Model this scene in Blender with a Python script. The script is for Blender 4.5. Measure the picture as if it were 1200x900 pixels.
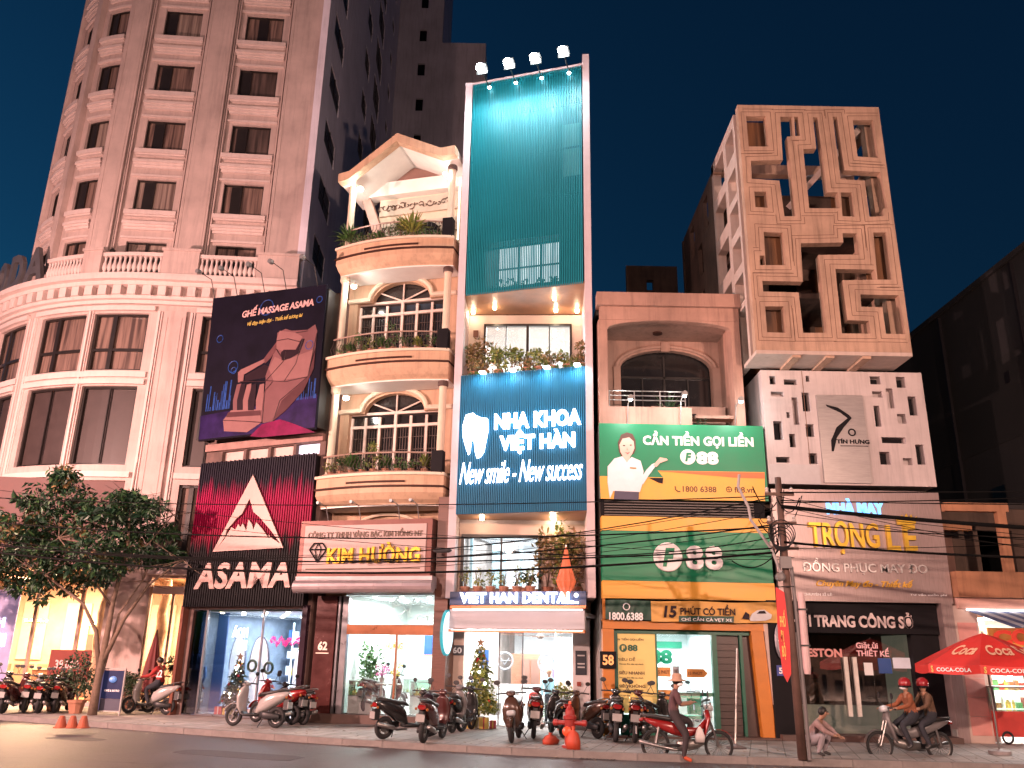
SUN_EL, SUN_ROT, SKY_STR, SKY_TINT = -3.5, -60, .9, (.28, 1.75, 1.0, 1)
LAMPS = [(-24, 14, 33000, 'street lamp on the traffic island far to the left of the view', (1, .56, .48)), (-15, -1, 14000, 'street lamp on the near pavement to the left of the view', (1, .57, .48)), (-3, -3, 6500, 'street lamp on the near pavement behind the viewer', (1, .62, .5)), (12, -2, 16000, 'street lamp on the near pavement to the right of the view', (1, .63, .5))]
ROOM = 8.0
import bpy, math, random
from mathutils import Vector
rnd = random.Random(11)
for o in list(bpy.data.objects): bpy.data.objects.remove(o)
SC = bpy.context.scene
COL = SC.collection
PI = math.pi
rad = math.radians

# ---------------------------------------------------------------- camera
FPX, PITCH, ROLL, CAMH = 988.0, rad(17.9), math.atan(.018), 2.2
_F = Vector((0, math.cos(PITCH), math.sin(PITCH)))
_U0 = Vector((0, -math.sin(PITCH), math.cos(PITCH)))
_R0 = Vector((1, 0, 0))
_R = _R0*math.cos(ROLL) + _U0*math.sin(ROLL)
_U = _U0*math.cos(ROLL) - _R0*math.sin(ROLL)
CAMP = Vector((0, 0, CAMH))
cam = bpy.data.objects.new('camera', bpy.data.cameras.new('camera'))
COL.objects.link(cam)
from mathutils import Matrix
cam.matrix_world = Matrix(((_R.x, _U.x, -_F.x, CAMP.x), (_R.y, _U.y, -_F.y, CAMP.y), (_R.z, _U.z, -_F.z, CAMP.z), (0, 0, 0, 1)))
cam.data.sensor_width = 36
cam.data.lens = FPX/1200*36
cam.data.clip_end = 3000
SC.camera = cam

# ---------------------------------------------------------------- sky, sun, exposure
W = bpy.data.worlds.new("World"); SC.world = W; W.use_nodes = True
nt = W.node_tree; nt.nodes.clear()
sky = nt.nodes.new('ShaderNodeTexSky'); sky.sky_type = 'NISHITA'; sky.sun_disc = False
sky.sun_elevation = rad(SUN_EL); sky.sun_rotation = rad(SUN_ROT); sky.altitude = 0
sky.air_density = 1.0; sky.dust_density = .3; sky.ozone_density = 4.0
bg = nt.nodes.new('ShaderNodeBackground'); bg.inputs['Strength'].default_value = SKY_STR
hs = nt.nodes.new('ShaderNodeMix'); hs.data_type = 'RGBA'; hs.blend_type = 'MULTIPLY'; hs.inputs[0].default_value = 1
hs.inputs[7].default_value = SKY_TINT
out = nt.nodes.new('ShaderNodeOutputWorld')
nt.links.new(sky.outputs[0], hs.inputs[6]); nt.links.new(hs.outputs[2], bg.inputs[0]); nt.links.new(bg.outputs[0], out.inputs[0])
sl = bpy.data.lights.new('sun', 'SUN'); sl.energy = .05; sl.angle = rad(10); sl.color = (.75, .8, 1)
so = bpy.data.objects.new('sun', sl); COL.objects.link(so); so.rotation_euler = (rad(62), 0, rad(-38))
SC.view_settings.view_transform = 'Standard'; SC.view_settings.look = 'None'
SC.view_settings.exposure = .3; SC.view_settings.gamma = 1
SC.cycles.use_denoising = True
SC.cycles.max_bounces = 6; SC.cycles.diffuse_bounces = 3; SC.cycles.glossy_bounces = 3
SC.cycles.transparent_max_bounces = 12; SC.cycles.transmission_bounces = 4
SC.cycles.sample_clamp_indirect = 6
SC.cycles.caustics_reflective = False; SC.cycles.caustics_refractive = False

# ---------------------------------------------------------------- materials
_mats = {}
def M(name, col=(.5, .5, .5), rough=.6, metal=0., var=.14, scale=2.5, bump=0., bscale=40., emit=0., ecol=None, streak=0., spec=.5, wood=False, coat=0.):
    if name in _mats: return _mats[name]
    m = bpy.data.materials.new(name); m.use_nodes = True; n = m.node_tree; N = n.nodes; L = n.links
    b = N['Principled BSDF']
    b.inputs['Roughness'].default_value = rough; b.inputs['Metallic'].default_value = metal
    b.inputs['Specular IOR Level'].default_value = spec
    if coat: b.inputs['Coat Weight'].default_value = coat
    c4 = (*col, 1)
    tc = N.new('ShaderNodeTexCoord')
    no = N.new('ShaderNodeTexNoise'); no.inputs['Scale'].default_value = scale; no.inputs['Detail'].default_value = 7; no.inputs['Roughness'].default_value = .62
    src = tc.outputs['Object']
    if wood:
        mp = N.new('ShaderNodeMapping'); mp.inputs['Scale'].default_value = (14, 1.2, 1.2) if wood == 1 else (1.2, 1.2, 14)
        L.new(src, mp.inputs[0]); src = mp.outputs[0]
    L.new(src, no.inputs['Vector'])
    rp = N.new('ShaderNodeMapRange'); rp.inputs[1].default_value = .3; rp.inputs[2].default_value = .7
    rp.inputs[3].default_value = 1-var; rp.inputs[4].default_value = 1+var*.8
    L.new(no.outputs[0], rp.inputs[0])
    mx = N.new('ShaderNodeMix'); mx.data_type = 'RGBA'; mx.blend_type = 'MULTIPLY'; mx.inputs[0].default_value = 1
    mx.inputs[6].default_value = c4; L.new(rp.outputs[0], mx.inputs[7])
    res = mx.outputs[2]
    if streak:
        mp = N.new('ShaderNodeMapping'); mp.inputs['Scale'].default_value = (3.2, 3.2, .22)
        L.new(tc.outputs['Object'], mp.inputs[0])
        n2 = N.new('ShaderNodeTexNoise'); n2.inputs['Scale'].default_value = 1.6; n2.inputs['Detail'].default_value = 8; n2.inputs['Roughness'].default_value = .7
        L.new(mp.outputs[0], n2.inputs['Vector'])
        r2 = N.new('ShaderNodeMapRange'); r2.inputs[1].default_value = .48; r2.inputs[2].default_value = .72; r2.inputs[3].default_value = 1; r2.inputs[4].default_value = 1-streak
        L.new(n2.outputs[0], r2.inputs[0])
        m2 = N.new('ShaderNodeMix'); m2.data_type = 'RGBA'; m2.blend_type = 'MULTIPLY'; m2.inputs[0].default_value = 1
        L.new(res, m2.inputs[6]); L.new(r2.outputs[0], m2.inputs[7]); res = m2.outputs[2]
    L.new(res, b.inputs['Base Color'])
    rr = N.new('ShaderNodeMapRange'); rr.inputs[3].default_value = max(.02, rough-.1); rr.inputs[4].default_value = min(1, rough+.1)
    L.new(no.outputs[0], rr.inputs[0]); L.new(rr.outputs[0], b.inputs['Roughness'])
    if bump:
        nb = N.new('ShaderNodeTexNoise'); nb.inputs['Scale'].default_value = bscale; nb.inputs['Detail'].default_value = 4
        L.new(tc.outputs['Object'], nb.inputs['Vector'])
        bp = N.new('ShaderNodeBump'); bp.inputs['Strength'].default_value = bump; bp.inputs['Distance'].default_value = .02
        L.new(nb.outputs[0], bp.inputs['Height']); L.new(bp.outputs[0], b.inputs['Normal'])
    if emit:
        b.inputs['Emission Color'].default_value = (*(ecol or col), 1); b.inputs['Emission Strength'].default_value = emit
    _mats[name] = m
    return m
def glass(name='shop_glass', tint=(1, 1, 1), refl=.1, rough=.02):
    if name in _mats: return _mats[name]
    m = bpy.data.materials.new(name); m.use_nodes = True; n = m.node_tree; N = n.nodes; L = n.links; N.clear()
    o = N.new('ShaderNodeOutputMaterial'); mx = N.new('ShaderNodeMixShader'); t = N.new('ShaderNodeBsdfTransparent'); g = N.new('ShaderNodeBsdfGlossy')
    t.inputs[0].default_value = (*tint, 1); g.inputs['Roughness'].default_value = rough
    fr = N.new('ShaderNodeFresnel'); fr.inputs[0].default_value = 1.45
    ad = N.new('ShaderNodeMath'); ad.operation = 'ADD'; ad.inputs[1].default_value = refl; ad.use_clamp = True
    L.new(fr.outputs[0], ad.inputs[0]); L.new(ad.outputs[0], mx.inputs[0]); L.new(t.outputs[0], mx.inputs[1]); L.new(g.outputs[0], mx.inputs[2]); L.new(mx.outputs[0], o.inputs[0])
    _mats[name] = m; return m
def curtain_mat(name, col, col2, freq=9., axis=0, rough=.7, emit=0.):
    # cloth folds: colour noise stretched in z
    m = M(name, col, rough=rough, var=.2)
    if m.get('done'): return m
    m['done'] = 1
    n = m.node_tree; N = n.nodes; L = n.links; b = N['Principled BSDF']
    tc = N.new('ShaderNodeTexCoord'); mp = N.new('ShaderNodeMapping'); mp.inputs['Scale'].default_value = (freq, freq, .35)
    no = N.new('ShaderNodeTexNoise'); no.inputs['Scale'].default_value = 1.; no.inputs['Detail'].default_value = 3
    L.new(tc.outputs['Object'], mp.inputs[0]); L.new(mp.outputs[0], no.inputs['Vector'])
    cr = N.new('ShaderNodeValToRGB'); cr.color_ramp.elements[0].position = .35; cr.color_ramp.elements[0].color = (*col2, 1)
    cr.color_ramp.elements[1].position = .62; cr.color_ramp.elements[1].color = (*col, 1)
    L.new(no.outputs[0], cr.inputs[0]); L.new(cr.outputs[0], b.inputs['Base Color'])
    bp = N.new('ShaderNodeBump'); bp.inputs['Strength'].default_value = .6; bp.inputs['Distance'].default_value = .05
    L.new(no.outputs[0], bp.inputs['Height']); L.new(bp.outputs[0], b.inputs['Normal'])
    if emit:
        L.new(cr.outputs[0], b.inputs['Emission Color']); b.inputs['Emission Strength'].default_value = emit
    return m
def leafmat(name, c1, c2, c3=None):
    if name in _mats: return _mats[name]
    m = M(name, c1, rough=.5)
    n = m.node_tree; N = n.nodes; L = n.links; b = N['Principled BSDF']
    g = N.new('ShaderNodeNewGeometry'); cr = N.new('ShaderNodeValToRGB')
    cr.color_ramp.elements[0].color = (*c1, 1); cr.color_ramp.elements[1].color = (*(c3 or c2), 1)
    if c3:
        e = cr.color_ramp.elements.new(.6); e.color = (*c2, 1)
    L.new(g.outputs['Random Per Island'], cr.inputs[0]); L.new(cr.outputs[0], b.inputs['Base Color'])
    b.inputs['Subsurface Weight'].default_value = 0
    return m

# ---------------------------------------------------------------- mesh builder
class MB:
    def __init__(s, fn=None): s.v = []; s.f = []; s.fn = fn; s.smooth = False
    def add(s, vs, fs):
        k = len(s.v)
        s.v += [tuple(s.fn(*p)) if s.fn else tuple(p) for p in vs]; s.f += [tuple(i+k for i in f) for f in fs]; return s
    def box(s, x0, x1, y0, y1, z0, z1, seg=1):
        if x1 < x0: x0, x1 = x1, x0
        if y1 < y0: y0, y1 = y1, y0
        if z1 < z0: z0, z1 = z1, z0
        vs = []; fs = []
        for i in range(seg+1):
            x = x0+(x1-x0)*i/seg; vs += [(x, y0, z0), (x, y1, z0), (x, y1, z1), (x, y0, z1)]
        for i in range(seg):
            a = 4*i; b = a+4
            fs += [(a, b, b+1, a+1), (a+1, b+1, b+2, a+2), (a+2, b+2, b+3, a+3), (a+3, b+3, b, a)]
        fs += [(0, 1, 2, 3), (4*seg+3, 4*seg+2, 4*seg+1, 4*seg)]
        return s.add(vs, fs)
    def prism(s, pts, y0, y1):          # outline in x,z ; extruded in y
        n = len(pts); vs = [(p[0], y0, p[1]) for p in pts]+[(p[0], y1, p[1]) for p in pts]
        fs = [tuple(range(n)), tuple(range(2*n-1, n-1, -1))]+[(i, i+n, (i+1) % n+n, (i+1) % n) for i in range(n)]
        return s.add(vs, fs)
    def slab(s, pts, z0, z1):           # outline in x,y ; extruded in z
        n = len(pts); vs = [(p[0], p[1], z0) for p in pts]+[(p[0], p[1], z1) for p in pts]
        fs = [tuple(range(n-1, -1, -1)), tuple(range(n, 2*n))]+[(i, (i+1) % n, (i+1) % n+n, i+n) for i in range(n)]
        return s.add(vs, fs)
    def strip(s, top, bot, y0, y1):      # solid between two x-aligned outlines
        n = len(top)
        for i in range(n-1):
            s.prism([bot[i], bot[i+1], top[i+1], top[i]], y0, y1)
        return s
    def tube(s, pts, r, n=8, caps=True):
        pts = [Vector(p) for p in pts]; vs = []; fs = []; m = len(pts)
        rs = r if isinstance(r, (list, tuple)) else [r]*m
        up = None
        for i, p in enumerate(pts):
            d = (pts[min(i+1, m-1)]-pts[max(i-1, 0)])
            if d.length < 1e-9: d = Vector((0, 0, 1))
            d.normalize()
            if up is None: up = Vector((0, 0, 1)) if abs(d.z) < .9 else Vector((1, 0, 0))
            a = d.cross(up)
            if a.length < 1e-4: a = d.cross(Vector((1, 0, 0)))
            a.normalize(); b = a.cross(d).normalized(); up = b
            for k in range(n):
                t = 2*PI*k/n; q = p+a*math.cos(t)*rs[i]+b*math.sin(t)*rs[i]; vs.append(tuple(q))
        for i in range(m-1):
            for k in range(n): fs.append((i*n+k, (i+1)*n+k, (i+1)*n+(k+1) % n, i*n+(k+1) % n))
        if caps: fs += [tuple(range(n)), tuple(range(m*n-1, (m-1)*n-1, -1))]
        return s.add(vs, fs)
    def lathe(s, prof, c=(0, 0, 0), n=16, axis='z', sx=1, sy=1):   # prof: (r, h)
        vs = []; fs = []; m = len(prof)
        for (r, h) in prof:
            for k in range(n):
                t = 2*PI*k/n; a, b = r*math.cos(t)*sx, r*math.sin(t)*sy
                p = (a, b, h) if axis == 'z' else ((a, h, b) if axis == 'y' else (h, a, b))
                vs.append((c[0]+p[0], c[1]+p[1], c[2]+p[2]))
        for i in range(m-1):
            for k in range(n): fs.append((i*n+k, i*n+(k+1) % n, (i+1)*n+(k+1) % n, (i+1)*n+k))
        fs += [tuple(range(n-1, -1, -1)), tuple(range((m-1)*n, m*n))]
        return s.add(vs, fs)
    def torus(s, c, R, r, axis='y', n=24, m=8, sx=1):
        vs = []; fs = []
        for i in range(n):
            t = 2*PI*i/n
            for k in range(m):
                u = 2*PI*k/m; rr = R+r*math.cos(u)*sx; h = r*math.sin(u)
                a, b = rr*math.cos(t), rr*math.sin(t)
                p = (a, h, b) if axis == 'y' else ((a, b, h) if axis == 'z' else (h, a, b))
                vs.append((c[0]+p[0], c[1]+p[1], c[2]+p[2]))
        for i in range(n):
            for k in range(m): fs.append((i*m+k, ((i+1) % n)*m+k, ((i+1) % n)*m+(k+1) % m, i*m+(k+1) % m))
        return s.add(vs, fs)
    def ball(s, c, r, n=10, m=7, sz=1.):
        prof = [(max(.001, r*math.sin(PI*i/m)), -r*sz*math.cos(PI*i/m)) for i in range(m+1)]
        return s.lathe(prof, c, n)
    def leaves(s, c, R, n, size, rng=None, flat=.5, droop=0., shell=.35):
        rg = rng or rnd
        for _ in range(n):
            while True:
                p = Vector((rg.uniform(-1, 1), rg.uniform(-1, 1), rg.uniform(-1, 1)))
                if shell <= p.length <= 1: break
            q = Vector((c[0]+p.x*R[0], c[1]+p.y*R[1], c[2]+p.z*R[2]))
            d = (p.normalized()+Vector((rg.gauss(0, .5), rg.gauss(0, .5), rg.gauss(0, .5)-droop))).normalized()
            w = d.cross(Vector((rg.gauss(0, 1), rg.gauss(0, 1), rg.gauss(0, 1)))).normalized()
            L = size*rg.uniform(.6, 1.4); wd = L*flat*.5
            nn = d.cross(w)*L*.12
            s.add([q-d*L*.5, q-w*wd+nn, q+d*L*.5, q+w*wd+nn], [(0, 1, 2), (0, 2, 3)])
        return s
    def build(s, name, mat, parent=None, smooth=False, loc=None, rz=None):
        me = bpy.data.meshes.new(name); me.from_pydata(s.v, [], s.f)
        import bmesh
        bm = bmesh.new(); bm.from_mesh(me); bmesh.ops.recalc_face_normals(bm, faces=bm.faces) if len(s.f) < 20000 else None
        bm.to_mesh(me); bm.free()
        me.materials.append(mat)
        if smooth or s.smooth: me.shade_smooth() if hasattr(me, 'shade_smooth') else None
        o = bpy.data.objects.new(name, me); COL.objects.link(o)
        if smooth:
            for p in me.polygons: p.use_smooth = True
        if parent is not None: o.parent = parent
        if loc is not None: o.location = loc
        if rz is not None: o.rotation_euler = (0, 0, rz)
        return o
def B(name, mat, parent, *boxes, fn=None, seg=1):
    m = MB(fn)
    for b in boxes: m.box(*b, seg=seg)
    return m.build(name, mat, parent)
def tag(o, label, cat, group=None, kind=None):
    if label: o['label'] = label
    if cat: o['category'] = cat
    if group: o['group'] = group
    if kind: o['kind'] = kind
    return o
def thing(name, label, cat, loc=(0, 0, 0), rz=0., group=None):
    o = bpy.data.objects.new(name, None); COL.objects.link(o); o.location = loc; o.rotation_euler = (0, 0, rz); o.empty_display_size = .2
    return tag(o, label, cat, group)
def dup(root, loc, rz, label=None, group=None):
    r = root.copy(); COL.objects.link(r); r.location = loc; r.rotation_euler = (0, 0, rz)
    if label: r['label'] = label
    if group: r['group'] = group
    for ch in list(root.children):
        c = ch.copy(); COL.objects.link(c); c.parent = r
        for g in list(ch.children):
            d = g.copy(); COL.objects.link(d); d.parent = c
    return r
class Frame:
    """local frame of a facade: x along it, y into the building, z up"""
    def __init__(s, ox, oy, yaw): s.o = Vector((ox, oy, 0)); s.a = rad(yaw); s.d = Vector((math.cos(s.a), math.sin(s.a), 0)); s.n = Vector((-math.sin(s.a), math.cos(s.a), 0))
    def w(s, u, v, z=0): p = s.o+s.d*u+s.n*v; return Vector((p.x, p.y, z))
    def uz(s, px, py, v=0.):
        d = _F+_R*((px-600)/FPX)-_U*((py-450)/FPX)
        t = ((s.o+s.n*v-CAMP).dot(s.n))/d.dot(s.n); P = CAMP+d*t
        return ((P-s.o).dot(s.d), P.z)
    def root(s, name, label, cat, group=None, u=0, v=0, z=0): return thing(name, label, cat, s.w(u, v, z), s.a, group)
def ground(px, py, z=.15):
    d = _F+_R*((px-600)/FPX)-_U*((py-450)/FPX); return CAMP+d*((z-CAMH)/d.z)

# ---------------------------------------------------------------- lettering
def _text(body, bold, ext, shear, spacing, lsp=1.):
    cu = bpy.data.curves.new('t', 'FONT'); cu.body = body; cu.size = 1; cu.extrude = ext; cu.offset = bold; cu.shear = shear
    cu.space_character = spacing; cu.resolution_u = 3; cu.space_line = lsp
    o = bpy.data.objects.new('t', cu); COL.objects.link(o)
    dg = bpy.context.evaluated_depsgraph_get(); dg.update()
    me = o.evaluated_get(dg).to_mesh()
    vs = [tuple(v.co) for v in me.vertices]; fs = [tuple(p.vertices) for p in me.polygons]
    o.to_mesh_clear(); bpy.data.objects.remove(o); bpy.data.curves.remove(cu)
    return vs, fs
def letters(body, box, v, depth, mat, parent, name='letter', bold=.02, shear=0., spacing=1., split=True, slope=0., mirror=False, smat=None):
    """box = (u0,u1,z0,z1) that the lettering fills; front face at v-depth"""
    vs, fs = _text(body, bold, .5, shear, spacing)
    if not vs: return []
    x0 = min(p[0] for p in vs); x1 = max(p[0] for p in vs); y0 = min(p[1] for p in vs); y1 = max(p[1] for p in vs)
    u0, u1, z0, z1 = box
    sx = (u1-u0)/(x1-x0); sy = (z1-z0)/(y1-y0)
    V = []
    for p in vs:
        u = u0+(p[0]-x0)*sx
        if mirror: u = u1-(u-u0)
        V.append((u, v-depth*(p[2]+.5), z0+(p[1]-y0)*sy+slope*(u-u0)))
    if not split:
        mb = MB(); mb.add(V, fs); return [mb.build(name, mat, parent)]
    par = list(range(len(V)))
    def fd(a):
        while par[a] != a: par[a] = par[par[a]]; a = par[a]
        return a
    for f in fs:
        for k in f[1:]: par[fd(k)] = fd(f[0])
    # front/back/side are joined by position
    key = {}
    for i, p in enumerate(V):
        k = (round(p[0], 4), round(p[2], 4)); 
        if k in key: par[fd(i)] = fd(key[k])
        else: key[k] = i
    comp = {}
    for i in range(len(V)): comp.setdefault(fd(i), []).append(i)
    cl = []
    for c in comp.values():
        a = min(V[i][0] for i in c); b = max(V[i][0] for i in c); cl.append([a, b, set(c)])
    ch = True
    while ch:
        ch = False
        for i in range(len(cl)):
            for j in range(i+1, len(cl)):
                a, b = cl[i], cl[j]; ov = min(a[1], b[1])-max(a[0], b[0])
                if ov > .45*min(a[1]-a[0], b[1]-b[0]):
                    cl[i] = [min(a[0], b[0]), max(a[1], b[1]), a[2] | b[2]]; cl.pop(j); ch = True; break
            if ch: break
    res = []
    for a, b, S in sorted(cl, key=lambda c: c[0]):
        idx = {k: n for n, k in enumerate(sorted(S))}
        mb = MB(); mb.add([V[k] for k in sorted(S)], [tuple(idx[k] for k in f) for f in fs if f[0] in idx])
        res.append(mb.build(name, mat, parent))
    return res
def point(loc, power, col=(1, 1, 1), r=.1, name='lamp_light', parent=None, spot=None, aim=None, blend=.6):
    l = bpy.data.lights.new(name, 'SPOT' if spot else 'POINT'); l.energy = power; l.color = col; l.shadow_soft_size = r
    o = bpy.data.objects.new(name, l); COL.objects.link(o); o.location = loc
    if spot: l.spot_size = rad(spot); l.spot_blend = blend
    if aim is not None:
        d = Vector(aim)-Vector(loc); o.rotation_euler = d.to_track_quat('-Z', 'Y').to_euler()
    if parent is not None: o.parent = parent
    return o
def area(loc, power, sx, sy, col=(1, 1, 1), rot=(0, 0, 0), parent=None, name='ceiling_light_source'):
    l = bpy.data.lights.new(name, 'AREA'); l.shape = 'RECTANGLE'; l.size = sx; l.size_y = sy; l.energy = power*ROOM; l.color = col
    o = bpy.data.objects.new(name, l); COL.objects.link(o); o.location = loc; o.rotation_euler = rot
    if parent is not None: o.parent = parent
    return o
def wallgrid(mb, x0, x1, z0, z1, y0, y1, holes, maxw=99.):
    """wall panel with rectangular holes (hx0,hx1,hz0,hz1)"""
    xs = {x0, x1}; zs = {z0, z1}
    for h in holes:
        for x in h[:2]:
            if x0 < x < x1: xs.add(x)
        for z in h[2:]:
            if z0 < z < z1: zs.add(z)
    xs = sorted(xs); zs = sorted(zs)
    X = [xs[0]]
    for a, b in zip(xs, xs[1:]):
        n = max(1, math.ceil((b-a)/maxw)); X += [a+(b-a)*i/n for i in range(1, n+1)]
    xs = X; nx, nz = len(xs)-1, len(zs)-1
    def solid(i, j):
        if i < 0 or j < 0 or i >= nx or j >= nz: return False
        cx = (xs[i]+xs[i+1])/2; cz = (zs[j]+zs[j+1])/2
        return not any(h[0] < cx < h[1] and h[2] < cz < h[3] for h in holes)
    for i in range(nx):
        for j in range(nz):
            if not solid(i, j): continue
            a, b, c, d = xs[i], xs[i+1], zs[j], zs[j+1]
            mb.add([(a, y0, c), (b, y0, c), (b, y0, d), (a, y0, d), (a, y1, c), (b, y1, c), (b, y1, d), (a, y1, d)],
                   [(0, 1, 2, 3), (4, 7, 6, 5)]+([(0, 3, 7, 4)] if not solid(i-1, j) else [])+([(1, 5, 6, 2)] if not solid(i+1, j) else [])
                   + ([(0, 4, 5, 1)] if not solid(i, j-1) else [])+([(3, 2, 6, 7)] if not solid(i, j+1) else []))
    return mb
def cmap(start, R, v0):
    def fn(s, v, z):
        if s >= start: return (s, v0+v, z)
        t = (start-s)/R; r = R-v
        return (start-r*math.sin(t), v0+R-r*math.cos(t), z)
    return fn

# ================================================================ ground
asph = M('asphalt', (.07, .06, .064), rough=.5, var=.45, scale=.5, bump=.8, bscale=60)
def _cracks(m):
    n = m.node_tree; N = n.nodes; L = n.links; b = N['Principled BSDF']; tc = N.new('ShaderNodeTexCoord')
    vo = N.new('ShaderNodeTexVoronoi'); vo.feature = 'DISTANCE_TO_EDGE'; vo.inputs['Scale'].default_value = .28
    nz = N.new('ShaderNodeTexNoise'); nz.inputs['Scale'].default_value = 1.3; nz.inputs['Detail'].default_value = 6
    ad = N.new('ShaderNodeMix'); ad.data_type = 'VECTOR'; ad.inputs[0].default_value = .55
    L.new(tc.outputs['Object'], nz.inputs['Vector']); L.new(tc.outputs['Object'], ad.inputs[4]); L.new(nz.outputs['Color'], ad.inputs[5]); L.new(ad.outputs[1], vo.inputs['Vector'])
    mr = N.new('ShaderNodeMapRange'); mr.inputs[1].default_value = 0; mr.inputs[2].default_value = .006; mr.inputs[3].default_value = .35; mr.inputs[4].default_value = 1; L.new(vo.outputs[0], mr.inputs[0])
    n2 = N.new('ShaderNodeTexNoise'); n2.inputs['Scale'].default_value = 14; n2.inputs['Detail'].default_value = 8; n2.inputs['Roughness'].default_value = .8; mp = N.new('ShaderNodeMapping'); mp.inputs['Scale'].default_value = (.12, 1, 1); L.new(tc.outputs['Object'], mp.inputs[0]); L.new(mp.outputs[0], n2.inputs['Vector'])
    m3 = N.new('ShaderNodeMapRange'); m3.inputs[1].default_value = .3; m3.inputs[2].default_value = .7; m3.inputs[3].default_value = .6; m3.inputs[4].default_value = 1.35; L.new(n2.outputs[0], m3.inputs[0])
    mu = N.new('ShaderNodeMath'); mu.operation = 'MULTIPLY'; L.new(mr.outputs[0], mu.inputs[0]); L.new(m3.outputs[0], mu.inputs[1])
    src = b.inputs['Base Color'].links[0].from_socket; mx = N.new('ShaderNodeMix'); mx.data_type = 'RGBA'; mx.blend_type = 'MULTIPLY'; mx.inputs[0].default_value = 1
    L.new(src, mx.inputs[6]); L.new(mu.outputs[0], mx.inputs[7]); L.new(mx.outputs[2], b.inputs['Base Color'])
_cracks(asph)
B('ground', M('earth', (.09, .08, .07), .9), None, (-700, 700, -300, 1200, -.6, -.3))['kind'] = 'structure'
B('road', asph, None, (-120, 120, -60, 60, -.3, 0))['kind'] = 'structure'
# faint wheel-polished lanes and patches
KERB = [(-60, 55), (-32, 37.5), (-18, 29.8), (-8, 24.75), (-4.1, 22.95), (.15, 21.45), (3.0, 20.75), (6.6, 20.3), (14, 19.7), (60, 16.5)]
pave = M('paving', (.31, .285, .27), rough=.8, var=.3, scale=1.2, bump=.3, bscale=25)
def _brick(m, w, h, mortar=.012):
    n = m.node_tree; N = n.nodes; L = n.links; b = N['Principled BSDF']
    br = N.new('ShaderNodeTexBrick'); br.offset = 0; br.inputs['Scale'].default_value = 1; br.inputs['Brick Width'].default_value = w; br.inputs['Row Height'].default_value = h
    br.inputs['Mortar Size'].default_value = mortar; br.inputs['Color1'].default_value = (.85, .85, .85, 1); br.inputs['Color2'].default_value = (1.1, 1.08, 1.05, 1); br.inputs['Mortar'].default_value = (.4, .38, .36, 1)
    tc = N.new('ShaderNodeTexCoord'); mp = N.new('ShaderNodeMapping'); mp.inputs['Rotation'].default_value = (0, 0, rad(16)); L.new(tc.outputs['Object'], mp.inputs[0]); L.new(mp.outputs[0], br.inputs['Vector'])
    src = b.inputs['Base Color'].links[0].from_socket
    mx = N.new('ShaderNodeMix'); mx.data_type = 'RGBA'; mx.blend_type = 'MULTIPLY'; mx.inputs[0].default_value = 1
    L.new(src, mx.inputs[6]); L.new(br.outputs['Color'], mx.inputs[7]); L.new(mx.outputs[2], b.inputs['Base Color'])
_brick(pave, .4, .4)
pv = MB(); pv.slab([(x, y+.18) for x, y in KERB]+[(60, 95), (-60, 95)], 0.004, .145)
pv.build('pavement', pave, None)['kind'] = 'structure'
kerb = MB()
for (a, b) in zip(KERB, KERB[1:]):
    kerb.slab([(a[0], a[1]+.01), (b[0], b[1]+.01), (b[0], b[1]+.19), (a[0], a[1]+.19)], -.02, .135)
kr = kerb.build('kerb', M('kerb_concrete', (.18, .17, .16), .8, bump=.3), None); kr['kind'] = 'structure'
kst = M('kerb_stone', (.2, .18, .17), rough=.8, var=.25, scale=3, bump=.4, bscale=30)
ks = MB().box(-.49, .49, 0, .2, 0, .16).build('kerb_stone', kst, kr); first = True
for (a, b) in zip(KERB, KERB[1:]):
    A = Vector(a); Bv = Vector(b); d = Bv-A; n = int(d.length)
    for i in range(n):
        p = A+d*((i+.5)/n)
        if abs(p.x) > 24 : continue
        o = ks if first else ks.copy()
        if not first: COL.objects.link(o); o.parent = kr
        first = False
        o.location = (p.x+rnd.uniform(-.01, .01), p.y, -.005); o.rotation_euler = (0, 0, math.atan2(d.y, d.x)); o.scale = (d.length/n, 1, 1)
npv = B('near_pavement', pave, None, (-120, 120, -30, 1.2, .004, .15)); npv['kind'] = 'structure'

# ================================================================ hotel
H = Frame(-9.6, 34.2, 4)
stone = M('hotel_stucco', (.54, .42, .39), rough=.75, var=.16, scale=.8, bump=.15, bscale=18, streak=.24)
stone2 = M('hotel_moulding', (.68, .56, .53), rough=.7, var=.08, scale=1.5, streak=.1)
frame_dk = M('dark_window_frame', (.02, .016, .015), rough=.35, var=.1)
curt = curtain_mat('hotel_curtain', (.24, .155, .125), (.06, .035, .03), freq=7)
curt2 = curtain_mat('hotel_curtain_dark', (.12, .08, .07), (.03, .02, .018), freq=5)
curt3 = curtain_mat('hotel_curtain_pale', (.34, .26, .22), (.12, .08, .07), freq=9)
for nme in ('hotel_curtain',):
    _mats[nme].node_tree.nodes['Principled BSDF'].inputs['Coat Weight'].default_value = .6
hr = H.root('hotel_tower', 'tall pink stucco hotel tower with rounded corner and curtained windows above a curved podium', 'hotel')
TW = cmap(-8.8, 5., 1.2)
cols = [(-8.1, -6.3), (-4.1, -2.25), (-11.15, -9.95), (-13.45, -12.15), (-15.7, -14.4), (-18., -16.7)]
tops = [33.0+3.25*k for k in range(0, 2)]+[33.0-3.25*k for k in range(1, 5)]
holes = []
for c in cols:
    for t in tops:
        b = t-1.58 if t > 20.1 else 17.75
        holes.append((c[0], c[1], b, t))
mb = MB(TW); wallgrid(mb, -24, -.1, 17.5, 62, 0, .35, holes, .5); mb.build('wall', stone, hr)
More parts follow.
